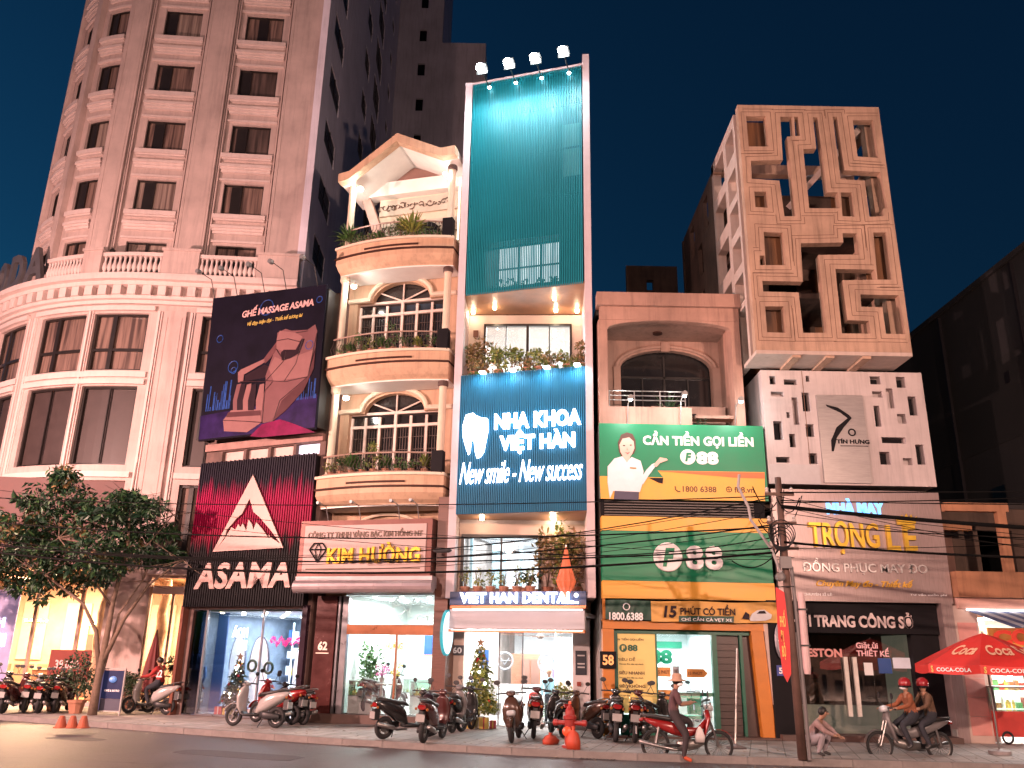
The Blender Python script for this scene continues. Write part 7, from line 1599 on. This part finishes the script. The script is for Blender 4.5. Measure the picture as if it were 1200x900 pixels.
# ================================================================ red parasol + cart right
UP = ground(1172, 884); t = thing('red_parasol', 'large faded red parasol with white and yellow print before the food shop', 'parasol', UP, 0)
m = MB(); m.tube([(0, 0, 0), (0, 0, 2.85)], .025, 8); m.build('pole', chrm, t); rp = M('parasol_red', (.55, .03, .025), .6, var=.1); R_ = 1.65; n8 = 8
for k in range(n8):
    a0, a1 = 2*PI*k/n8+.2, 2*PI*(k+1)/n8+.2; m = MB(); vs = []; fs = []; G = 6
    for i in range(G+1):
        f_ = i/G; rr = .04+(R_-.04)*f_; zz_ = 2.8-.75*f_**1.15
        for j in range(5):
            a = a0+(a1-a0)*j/4; sagz = -.04*f_*math.sin(PI*j/4); c_ = math.cos((a1-a0)/2)/math.cos(a-(a0+a1)/2); vs.append((rr*c_*math.cos(a), rr*c_*math.sin(a), zz_+sagz))
    for j in range(5):
        b = vs[G*5+j]; vs.append((b[0]*1.005, b[1]*1.005, b[2]-.2))
    for i in range(G+1):
        for j in range(4): fs.append((i*5+j, i*5+j+1, (i+1)*5+j+1, (i+1)*5+j))
    m.add(vs, fs); m.build('canopy_panel', rp, t, smooth=False)
m = MB()
for k in range(n8): a = 2*PI*k/n8+.2; m.tube([(0, 0, 2.4), (.6*math.cos(a), .6*math.sin(a), 2.52)], .008, 4); m.tube([(0, 0, 2.77), (R_*math.cos(a), R_*math.sin(a), 2.03)], .01, 4)
m.build('rib', chrm, t)
for k in (4, 5, 6):
    am = 2*PI*(k+.5)/n8+.2; ap = R_*math.cos(PI/n8)*1.012; c_ = Vector((math.cos(am), math.sin(am), 0)); sd = Vector((-math.sin(am), math.cos(am), 0)); 
    vs, fs = _text('COCA-COLA', .02, .5, 0, 1.05); mxx = max(p[0] for p in vs); m = MB(); m.add([tuple(c_*(ap+.004-p[2]*.006)+sd*((p[0]/mxx-.5)*.85)+Vector((0, 0, 1.885+.09*p[1]/.72))) for p in vs], fs); m.build('print_lettering', fw, t)
    vs, fs = _text('S', .04, .5, 0, 1.05); m = MB(); m.add([tuple(c_*(ap+.004-p[2]*.006)+sd*(-.56+p[0]*.12)+Vector((0, 0, 1.87+.14*p[1]/.72))) for p in vs], fs); m.build('print_mark', M('print_yellow', (.6, .45, .1), .5), t)
    tl_ = .75/(R_*math.cos(PI/n8)); vs, fs = _text('Coca', .02, .5, .3, 1); mxx = max(p[0] for p in vs); m = MB()
    m.add([tuple(c_*(ap*(.45+.28*(1-(p[1]/.72))) )+sd*((p[0]/mxx-.5)*.6)+Vector((0, 0, 2.8-.75*(.45+.28*(1-p[1]/.72))**1.15+.01+p[2]*.006))) for p in vs], fs); m.build('print_lettering', M('print_peach', (.75, .45, .3), .5), t)
m = MB(); m.lathe([(.25, 0), (.25, .08), (.05, .12)], n=14); m.build('base', M('grey_pier'), t)
t = thing('food_cart', 'glass food cart with red base under the red parasol', 'food cart', ground(1192, 872), 0); B('base', M('goods_red', (.5, .05, .04), .4), t, (-.6, .9, -.3, .3, .2, .85)); B('glass_box', glass('case_glass'), t, (-.6, .9, -.28, .28, .86, 1.45)); B('top', chrm, t, (-.65, .95, -.32, .32, 1.46, 1.5)); B('corner_post', chrm, t, (-.62, -.58, -.3, -.26, .85, 1.46), (.88, .92, -.3, -.26, .85, 1.46))
for s in (-.4, .7):
    m = MB(); m.torus((s, -.32, .18), .14, .03, n=16, m=6); m.build('cart_wheel', rub, t)
m = MB(); m.ball((-.1, -.35, 1.75), .06); o = m.build('bare_bulb', M('lamp_bulb', (1, .98, .92), emit=40), t); point((-.1, -.5, 1.75), 10, (1, .95, .9), .06, 'bulb_light', t)
# ================================================================ left: tree, café
TP = ground(108, 838)
tr = thing('street_tree', 'spreading leafy street tree with forked trunk before the café', 'tree', TP, 0); rg = random.Random(21)
m = MB(); limbs = [[(0, 0, 0), (.0, 0, .9), (.05, 0, 2.0), (.1, 0, 3.6), (.3, 0, 5.4), (.1, .1, 7.2)], [(.0, 0, 1.3), (-.35, .1, 2.6), (-.9, 0, 3.5), (-2.2, -.3, 4.4)], [(.05, 0, 1.6), (.55, 0, 3.0), (1.2, .1, 4.2), (2.3, -.1, 5.0)], [(.1, 0, 3.4), (-.6, -.5, 4.4), (-1.8, -.6, 5.6)], [(.2, 0, 4.6), (.9, .3, 5.6), (1.6, .3, 6.6)], [(.02, 0, .7), (.12, .1, 1.6), (.3, .15, 3.2), (.9, .2, 4.3)]]
for i, l in enumerate(limbs): m.tube(l, [[.16, .13, .11, .085, .06, .03], [.09, .07, .05, .03], [.09, .07, .05, .03], [.045, .03, .015], [.04, .03, .015], [.05, .045, .035, .02]][i], 8)
for k in range(40):
    l = rg.choice(limbs); a = Vector(l[-1]); d = Vector((rg.gauss(0, 1), rg.gauss(0, .8), rg.gauss(.2, .5))).normalized(); m.tube([a, a+d*.5, a+d*1.1+Vector((0, 0, .1))], [.018, .012, .005], 5)
m.build('trunk', bark, tr, smooth=True)
cl = []
for px, py, r_ in [(20, 620, 30), (-20, 640, 34), (45, 600, 24), (72, 575, 18), (88, 592, 24), (60, 625, 30), (100, 612, 26), (128, 605, 24), (150, 600, 18), (172, 600, 17), (160, 622, 26), (185, 632, 16), (135, 640, 28), (160, 655, 20), (188, 662, 14), (100, 650, 30), (70, 655, 30), (35, 660, 30), (5, 672, 28), (-25, 680, 30), (45, 690, 22), (90, 684, 24), (120, 672, 22), (-60, 650, 40), (-90, 670, 40), (30, 640, 30), (150, 590, 14), (75, 562, 10), (200, 655, 8), (-40, 610, 26)]:
    Fp = Frame(TP.x, TP.y, 0); v = rg.uniform(-1.3, 1.3); u, z = Fp.uz(px, py, v); cl.append((u, v, z, r_/31.))
g_tree = leafmat('tree_leaf', (.005, .024, .012), (.012, .05, .018), (.045, .11, .03)); g_warm_lit = leafmat('tree_leaf_warm_lit', (.04, .05, .015), (.18, .11, .04), (.32, .2, .09))  # warm leaf colour paints the lit leaves, denser on the left of the crown
ma, mw = MB(), MB()
for (u, v, z, r_) in cl:
    for k in range(int(16+r_*13)):
        d = Vector((rg.gauss(0, 1), rg.gauss(0, 1), rg.gauss(0, .8))).normalized()*r_*rg.uniform(.35, 1.05); q = (u+d.x, v+d.y, z+d.z*.85); (mw if (rg.random() < (.2 if u < -1.2 else .05)) else ma).leaves(q, (.34, .34, .22), 17, rg.choice((.13, .19, .22, .3)), rg, flat=.42, droop=.5, shell=0)
ma.build('crown', g_tree, tr); mw.build('crown', g_warm_lit, tr)
# café interior (inside hotel ground floor)
wmw = M('cafe_wall', (.5, .38, .27), .7, var=.3, scale=.7); 
cf = thing('cafe_hall', 'warm lit café hall behind the hotel ground floor columns', 'room', H.w(0, 0), H.a)
B('interior_floor', M('cafe_floor', (.3, .18, .1), .3), cf, (-13.5, -.5, .5, 7, .1, .2)); B('interior_wall', wmw, cf, (-13.5, -.5, 7, 7.1, .2, 5.2), (-.5, -.4, .5, 7, .2, 5.2), (-13.6, -13.5, 3, 7, .2, 5.2)); B('interior_ceiling', M('cafe_ceiling', (.55, .42, .3), .6), cf, (-13.5, -.5, .5, 7, 5.2, 5.3)); B('dark_transom', M('brown_blind', (.12, .05, .045), .6), cf, (-11.4, -5.9, .2, .3, 5.3, 8.75))
for u, v in ((-9.6, 2.8), (-2.6, 2.8)): area((u, v, 5.1), 430, 3.0, 3.0, (1, .62, .36), parent=cf)
for u in (-10.6, -8.9, -7.2): B('glazing_bar', M('cafe_frame', (.3, .2, .16), .5), cf, (u, u+.12, .6, .75, .2, 5.2))
B('inner_column', stone2, cf, (-5.9, -5.5, .5, .9, .2, 5.2), (-3.0, -2.7, 2.2, 2.5, .2, 5.2), (-1.4, -1.1, 1.5, 1.8, .2, 5.2))
B('transom_beam', stone2, cf, (-4.35, -.6, .15, .4, 4.3, 4.6)); B('shop_window', glass(), cf, (-4.35, -.65, .3, .31, .3, 4.3)); B('door_frame', M('cafe_frame'), cf, (-2.2, -2.1, .25, .35, .3, 4.3), (-3.6, -3.52, .25, .35, .3, 4.3))
for i, (u, v, z) in enumerate([(-9.6, 2.5, 3.2), (-7.3, 3.0, 3.1), (-3.1, 3.2, 3.2)]):
    t = H.root('chandelier', f'{["left", "middle", "right"][i]} brass chandelier with glowing bulbs in the café', 'chandelier', 'café chandeliers', u, v, z)
    m = MB(); m.tube([(0, 0, 1.3), (0, 0, 0)], .015, 5); m.torus((0, 0, 0), .4, .02, axis='z', n=20, m=5)
    for k in range(8): a = k*PI/4; m.tube([(0, 0, .1), (.4*math.cos(a), .4*math.sin(a), 0)], .012, 4)
    m.build('frame', M('brass', (.5, .3, .1), .3, metal=.8), t)
    for k in range(8): a = k*PI/4; mm_ = MB(); mm_.ball((.4*math.cos(a), .4*math.sin(a), .07), .05, 8, 5); mm_.build('bulb', M('warm_bulb', (1, .85, .6), emit=22, ecol=(1, .78, .45)), t)
for i, (u, z, w, h, mt_) in enumerate([(-9.2, 2.2, .9, 1.2, M('picture_dark', (.12, .08, .06), .5)), (-7.2, 2.3, .7, .9, M('picture_tan', (.4, .28, .18), .5)), (-4.0, 2.0, .8, 1.5, M('picture_dark'))]):
    t = H.root('wall_picture', f'{["large dark", "tan", "narrow dark"][i]} framed picture on the café wall', 'picture', None, u, 6.95, z); B('canvas', mt_, t, (-w/2, w/2, -.03, 0, -h/2, h/2)); B('frame', M('brass'), t, (-w/2-.04, -w/2, -.05, 0, -h/2-.04, h/2+.04), (w/2, w/2+.04, -.05, 0, -h/2-.04, h/2+.04), (-w/2, w/2, -.05, 0, h/2, h/2+.04), (-w/2, w/2, -.05, 0, -h/2-.04, -h/2))
def cafe_chair(P, rz, label):
    t = thing('cafe_chair', label, 'chair', P, rz, 'café chairs'); wm_ = M('chair_wood', (.12, .06, .035), .5)
    B('seat', wm_, t, (-.2, .2, -.2, .2, .43, .47))
    for x in (-.18, .18):
        for y in (-.18, .18): B('leg', wm_, t, (x-.02, x+.02, y-.02, y+.02, 0, .43))
        B('back_post', wm_, t, (x-.02, x+.02, .16, .2, .47, .95))
    for z in (.6, .74, .88): B('back_rail', wm_, t, (-.16, .16, .17, .19, z, z+.05))
    return t
c0 = cafe_chair(H.w(-3.9, -.6, .15), H.a+.3, 'dark wooden chair outside the café glass, left of the folded parasol')
for i, (u, v, r_) in enumerate([(-2.3, -.5, -.4), (-1.9, .9, 2.8), (-3.2, 1.2, .2), (-8.5, 1.5, .5), (-7.4, 1.3, -.5)]):
    dup(c0, H.w(u, v, .2 if v > 0 else .15), H.a+r_, ['dark wooden chair outside the café glass, right of the folded parasol', 'dark wooden chair inside the right café bay near the column', 'dark wooden chair inside the café glass facing the street', 'dark wooden chair in the left café bay below the pictures', 'dark wooden chair in the left café bay near its right end'][i])
for i, (u, v) in enumerate([(-2.9, -.7), (-2.6, 1.6), (-8., 2.0)]):
    t = H.root('cafe_table', f'{["outdoor", "right indoor", "left indoor"][i]} round café table', 'table', 'café tables', u, v, .15 if v < 0 else .2); m = MB(); m.lathe([(.35, .72), (.36, .74), (.35, .76)], n=18); m.build('top', M('chair_wood'), t); m = MB(); m.lathe([(.22, 0), (.2, .04), (.03, .06), (.03, .72)], n=12); m.build('pedestal', black, t)
# shelves with bottles
sh = H.root('bottle_shelf', 'lit shelf of glasses and bottles at the back of the right café bay', 'shelf', None, -3.0, 4.2, .2)
for k in range(5): B('board', M('chair_wood'), sh, (-.9, .9, -.15, .15, .8+k*.38, .83+k*.38))
for k in range(5):
    for q in range(10): m = MB(); m.lathe([(.04, 0), (.04, .12), (.015, .16), (.015, .22)], (-.8+q*.17, 0, .83+k*.38), 7); m.build('bottle', [M('bottle_green', (.1, .3, .15), .1), M('bottle_amber', (.5, .25, .08), .1), M('bottle_clear', (.7, .7, .65), .1, emit=.3, ecol=(1, .8, .5))][(k+q) % 3], sh)
# glowing panel imitating a sign reflected in the glass + brown board at left
t = H.root('reflected_sign_panel', 'violet glowing panel imitating a reflected sign with mirrored letters in the left café window', 'poster', None, -10.6, .9, .6); B('panel', M('poster_and_reflection_violet', (.3, .26, .45), .4, emit=.1, ecol=(.55, .5, 1)), t, (-.75, .95, 0, .05, 0, 3.9))
letters('HOÀ', (-.5, .55, 2.35, 2.8), -.01, .01, refl_neon, t, mirror=True, bold=.04, split=False, name='lettering'); letters('FUJI', (-.6, .7, 1.5, 2.1), -.01, .01, refl_neon, t, mirror=True, bold=.05, split=False, name='lettering'); B('light_strip', M('reflection_glow', (.7, .8, 1), emit=1.4), t, (-.55, -.2, -.015, 0, .1, 1.3))  # mirrored lettering and strip belong to the imitated sign reflection
t = H.root('menu_board', 'brown see through menu board with large faded words at the left picture edge', 'sign board', None, -12.1, .4, .6); B('panel', M('menu_brown', (.22, .08, .07), .5, emit=.08, ecol=(1, .4, .3)), t, (-1.2, .75, 0, .05, 0, 3.6)); letters('Ếch\nChả\nPhở', (-.5, .65, .9, 2.4), -.01, .01, M('letter_pinkwhite', (.62, .52, .5), .4), t, split=False, name='lettering')
t = thing('price_banner', 'dark red banner with price 39.000 on the café planter fence', 'banner', ground(62, 832)+Vector((0, .5, .5)), rad(-20)); B('cloth', M('banner_darkred', (.2, .04, .03), .7), t, (-.9, 1.0, 0, .03, .4, 1.5)); letters('39.000', (-.6, .5, .85, 1.15), -.002, .006, M('letter_pinkwhite', (.62, .52, .5), .4), t, split=False, name='lettering')
# sandwich board
t = thing('sandwich_board', 'white framed a-board with a dark blue poster before the café', 'sign board', ground(124, 838), rad(-12))
B('frame', M('paint_white', (.6, .58, .56), .25), t, (-.5, -.46, -.02, .04, 0, 1.45), (.46, .5, -.02, .04, 0, 1.45), (-.46, .46, -.02, .04, 1.41, 1.45), (-.46, .46, -.02, .04, .1, .14)); B('poster', M('poster_navy', (.012, .016, .05), .3, emit=.03, ecol=(.2, .3, 1)), t, (-.3, .44, 0, .02, .5, 1.38)); B('side_strip', M('poster_and_reflection_violet'), t, (-.46, -.31, 0, .02, .14, 1.4)); B('lower_panel', M('panel_greyblue', (.07, .07, .1), .4), t, (-.3, .46, 0, .02, .14, .49))
m = MB(); m.ball((.08, -.01, 1.1), .13, 10, 6, .8); m.build('dish_picture', M('picture_blue', (.15, .3, .6), .4, emit=.3, ecol=(.2, .4, 1)), t); letters('CAFE ASAMA' if 0 else 'CAFÉ & BISTRO', (-.2, .36, .72, .8), -.002, .004, fw, t, split=False, name='lettering')
# folded parasol + bushes
t = thing('folded_parasol', 'dark red folded parasol standing beside the café entrance', 'parasol', ground(171, 833), 0)
vs = []; fs = []; prof = [(.03, 2.65), (.1, 2.3), (.2, 1.7), (.27, 1.1), (.3, .7), (.22, .62)]
for (r_, z) in prof:
    for k in range(20): a = 2*PI*k/20; rr = r_*(1+.16*(k % 2)); vs.append((rr*math.cos(a), rr*math.sin(a), z))
for i in range(len(prof)-1):
    for k in range(20): fs.append((i*20+k, i*20+(k+1) % 20, (i+1)*20+(k+1) % 20, (i+1)*20+k))
m = MB(); m.add(vs, fs); m.build('cloth', M('parasol_maroon', (.13, .02, .02), .7), t); m = MB(); m.tube([(0, 0, 0), (0, 0, 2.75)], .025, 6); m.lathe([(.25, 0), (.25, .06)], n=12); m.build('pole', black, t)
for i, (px, py, w, h) in enumerate([(88, 836, 1.6, 1.6), (62, 833, 1.3, 1.1), (208, 834, 1.3, 1.7), (222, 832, .9, 2.3), (150, 830, 1.0, .9)]):
    plant(ground(px, py), w, h, green3, ['large dark bush in a pot under the street tree', 'low dark bush left of the one under the tree', 'dark bush by the copper corner post of the massage shop', 'tall dark shrub touching the massage shop corner', 'low dark bush between the a-board and the folded parasol'][i], 'potted bushes before the café', cat='bush', name='potted_bush', n=420, leaf=.14, potr=.28)
# café furnishing: bar, panelling, curtains, ceiling beams
for i in range(13): B('wall_panel', M('panel_tan', (.3, .19, .12), .6, var=.15), cf, (-13.2+i*1.0, -12.35+i*1.0, 6.93, 6.99, .3, 1.5))
for i, u in enumerate((-12.2, -10.3, -8.4, -6.5, -4.6)): B('arch_panel', M('panel_cream', (.6, .5, .38), .6), cf, (u, u+1.1, 6.9, 6.97, 1.7, 4.2))
for i in range(7): B('ceiling_beam', M('chair_wood'), cf, (-13+i*1.9, -12.8+i*1.9, .6, 7, 4.95, 5.15))
for u in (-11.2, -6.4, -4.1, -.95):
    m = MB(); m.tube([(u+.05*math.sin(k*1.7), 1.0+.03*math.cos(k*2), .25+k*.33) for k in range(15)], [.2+.03*math.sin(k) for k in range(15)], 10); m.build('drape', M('drape_tan', (.42, .3, .2), .8, var=.3), cf, smooth=True)
t = H.root('bar_counter', 'dark wooden bar counter at the back of the café', 'counter', None, -9, 5.2, .2); B('front', M('chair_wood'), t, (-1.6, 1.6, 0, .5, 0, 1.1)); B('top', M('picture_tan'), t, (-1.7, 1.7, -.05, .55, 1.1, 1.16))
# massage shop back shelves and light lines
for k in range(4): B('back_shelf', M('display_edge'), ar, (-5.8, -1.5, 5.0, 5.4, .7+k*.62, .74+k*.62))
rg = random.Random(61)
for k in range(4):
    for q in range(16):
        u = -5.6+q*.26; h = rg.uniform(.15, .45); w = rg.uniform(.08, .18); B('boxed_goods', bx[rg.randrange(4)] if rg.random() < .5 else pyl, ar, (u, u+w, 5.05, 5.25, .74+k*.62, .74+k*.62+h))
for i, u in enumerate((-5.3, -4.3, -3.1, -1.75)): B('light_line', M('line_cool', (.7, .85, 1), emit=4, ecol=(.7, .88, 1)), ar, (u, u+.03, 4.9, 4.95, .3, 3.3))
B('ceiling_panel', M('ceiling_mirror', (.3, .33, .38), .15, metal=.4), ar, (-5.8, -1.4, 1.0, 5.4, 3.38, 3.42)) if 0 else None
# street wear: drain grates, litter, fallen leaves, scooter helmets, crates by the shops
gm = M('cast_iron', (.05, .045, .045), .6, metal=.4)
for i, (px, py, w_) in enumerate([(430, 874, 'left'), (700, 889, 'middle'), (990, 897, 'right')]):
    g_ = ground(px, py, 0); t = thing('drain_grate', f'{w_} iron drain grate in the road gutter along the kerb', 'drain', Vector((g_.x, g_.y-.1, .004)), rad(-14), 'drain grates along the kerb')
    B('frame', gm, t, (-.4, .4, -.2, -.17, 0, .012), (-.4, .4, .17, .2, 0, .012), (-.4, -.37, -.17, .17, 0, .012), (.37, .4, -.17, .17, 0, .012))
    for k in range(9): B('bar', gm, t, (-.34+k*.08, -.31+k*.08, -.17, .17, 0, .01))
m = MB(); rg = random.Random(91)
for k in range(260):
    x = rg.uniform(-17, 13); yk = None
    for (a, b) in zip(KERB, KERB[1:]):
        if a[0] <= x <= b[0]: yk = a[1]+(b[1]-a[1])*(x-a[0])/(b[0]-a[0])
    up_ = rg.random() < .6; y = yk+(rg.uniform(.25, 2.2) if up_ else -abs(rg.gauss(0, .35))-.03); z = .155 if up_ else .012; a = rg.uniform(0, 6.28); s_ = rg.uniform(.03, .075)
    m.add([(x+s_*math.cos(a), y+s_*math.sin(a), z), (x+s_*.5*math.cos(a+1.6), y+s_*.5*math.sin(a+1.6), z+.012), (x-s_*math.cos(a), y-s_*math.sin(a), z+.004), (x-s_*.5*math.cos(a+1.6), y-s_*.5*math.sin(a+1.6), z+.01)], [(0, 1, 2), (0, 2, 3)])
tag(m.build('fallen_leaves', leafmat('dry_leaf', (.12, .07, .03), (.2, .13, .05), (.4, .37, .33)), None), 'small dry leaves and scraps scattered along the kerb and pavement', 'litter', kind='stuff')
for i, (px, py, c, nm, w_) in enumerate([(507, 868, 'print_black', 'black', 'maroon scooter before the jewellery shop'), (625, 863, 'goods_red', 'red', 'maroon scooter before the clinic'), (745, 868, 'goods_yellow', 'yellow', 'maroon scooter before the yellow poster')]):
    P = ground(px, py); a = rad([75, 88, 80][i]); t = thing('helmet', f'{nm} helmet resting on the seat of the {w_}', 'helmet', P+Vector((-math.cos(a)*.45, -math.sin(a)*.45, .96)), a); m = MB(); m.lathe([(.125, 0), (.135, .06), (.12, .13), (.07, .175), (.01, .19)], n=16); m.build('shell', _mats.get(c) or M(c), t, smooth=True); m = MB(); m.lathe([(.14, -.01), (.14, .01)], n=16); m.build('rim', plm, t)
# clinic interior detail
for i in range(3):
    t = D.root('waiting_chair', f'{["left", "middle", "right"][i]} white waiting chair inside the clinic', 'chair', 'waiting chairs in the clinic', 1.35+i*.6, 5.2, .17); B('seat', M('counter_white'), t, (-.24, .24, -.22, .22, .42, .48)); B('backrest', M('counter_white'), t, (-.23, .23, .2, .25, .5, .95)); B('leg', chrm, t, (-.22, -.19, -.2, .2, 0, .42)); B('leg', chrm, t, (.19, .22, -.2, .2, 0, .42))
m = MB()
for k in range(16): m.leaves((.6+3.3*k/15, .75, 3.1-.1*math.sin(k*1.3)**2), (.1, .05, .07), 9, .1, rg)
tag(m.build('garland', green3, None, loc=D.w(0, 0), rz=D.a), 'dark green garland hung along the top of the clinic entrance', 'garland')
for i, (u, z, c) in enumerate([(.7, 2.1, 'board_blue'), (3.15, 2.3, 'blue_grey_panel'), (3.15, 1.5, 'poster_and_reflection_violet')]): B('wall_poster', _mats[c], dn, (u, u+.3, 2.5, 2.53, z-.3, z+.3))
B('glass_door', glass('window_glass'), dn, (1.5, 2.2, .5, .51, .17, 2.9)); B('door_frame', M('steel_frame'), dn, (1.46, 1.5, .48, .53, .17, 2.95), (2.2, 2.24, .48, .53, .17, 2.95), (1.5, 2.2, .48, .53, 2.9, 2.95))
# asphalt repairs and a manhole
pm2 = M('asphalt_patch', (.052, .046, .049), .7, var=.3, scale=1.5, bump=.8, bscale=50)
for (x, y, a, b, r_) in [(-6, 20.5, 3.2, .9, -22), (1.5, 18.4, 2.2, .8, -14), (7.5, 18.9, 3.5, .7, -6), (-11, 23.4, 1.6, .7, -24)]:
    m = MB(); rg = random.Random(int(x*10)); pts = []
    for k in range(20):
        t_ = 2*PI*k/20; c_, s_ = math.cos(t_), math.sin(t_); q_ = max(abs(c_), abs(s_)); pts.append((a/2*c_/q_*rg.uniform(.95, 1.04), b/2*s_/q_*rg.uniform(.9, 1.08)))
    m.slab(pts, .0, .005); o = m.build('road_patch', pm2, None, loc=(x, y, 0), rz=rad(r_)); o['kind'] = 'structure'
t = thing('manhole_cover', 'round iron manhole cover in the road before the pawn shop', 'manhole cover', (4.2, 18.2, .002), 0); m = MB(); m.lathe([(.33, 0), (.33, .008)], n=24); m.build('cover', gm, t); m = MB()
for k in range(6): m.torus((0, 0, .009), .05+k*.05, .006, axis='z', n=20, m=4)
m.build('ring', gm, t)['kind'] = 'stuff'
rg = random.Random(17)
sides = ['left', 'right']
for i in range(10):
    s_ = i % 2; a = ta(rg.uniform(4.4, 6.1), rg.uniform(-.25, .25)); e = (LP if s_ == 0 else Rp)+Vector((0, rg.uniform(-.3, .3), rg.uniform(4.9, 7.4)))
    cable(a, e, rg.uniform(.1, 1.4), .008, f'very thin drooping wire among five strung from the pole towards the {sides[s_]}', f'very thin wires running {sides[s_]} from the pole')
for i in range(6):
    a = ta(rg.uniform(4.3, 6.0), -.1); b = a+Vector((rg.uniform(-1.1, .7), rg.uniform(-.1, .5), rg.uniform(-.7, .5))); cable(a, b, rg.uniform(.15, .45), .014, 'short looping slack cable end beside the pole head', 'slack cable loops at the pole')
# ================================================================ street lamps on the near side of the road (they light the fronts)
def street_lamp(x, y, power, label, col=(1, .64, .51), h=9.):
    t = thing('street_lamp', label, 'street lamp', (x, y, .15), 0, 'street lamps on the near pavement')
    m = MB(); m.tube([(0, 0, 0), (0, 0, h-1.2), (0, .5, h-.3), (0, 1.8, h)], [.12, .08, .06, .045], 10); m.build('post', M('lamp_post_grey', (.2, .2, .2), .5, metal=.5), t)
    m = MB(); loft(m, [((0, 1.6, h+.02), (.1, 0, 0), (0, 0, .06)), ((0, 2.1, h+.05), (.18, 0, 0), (0, 0, .08)), ((0, 2.6, h+.08), (.1, 0, 0), (0, 0, .04))]); m.build('head', M('lamp_post_grey'), t)
    m = MB(); m.box(-.12, .12, 1.75, 2.45, h-.07, h-.045); m.build('lens', M('sodium_lens', (1, .6, .4), emit=30, ecol=(1, .55, .35)), t)
    point((0, 2.1, h-.25), power, col, .25, 'lamp_light', t)
for x, y, p, l, c in LAMPS: street_lamp(x, y, p, l, c)
ti = B('traffic_island', kst, None, (-26, -22, 12.5, 15, .004, .16)); ti['kind'] = 'structure'
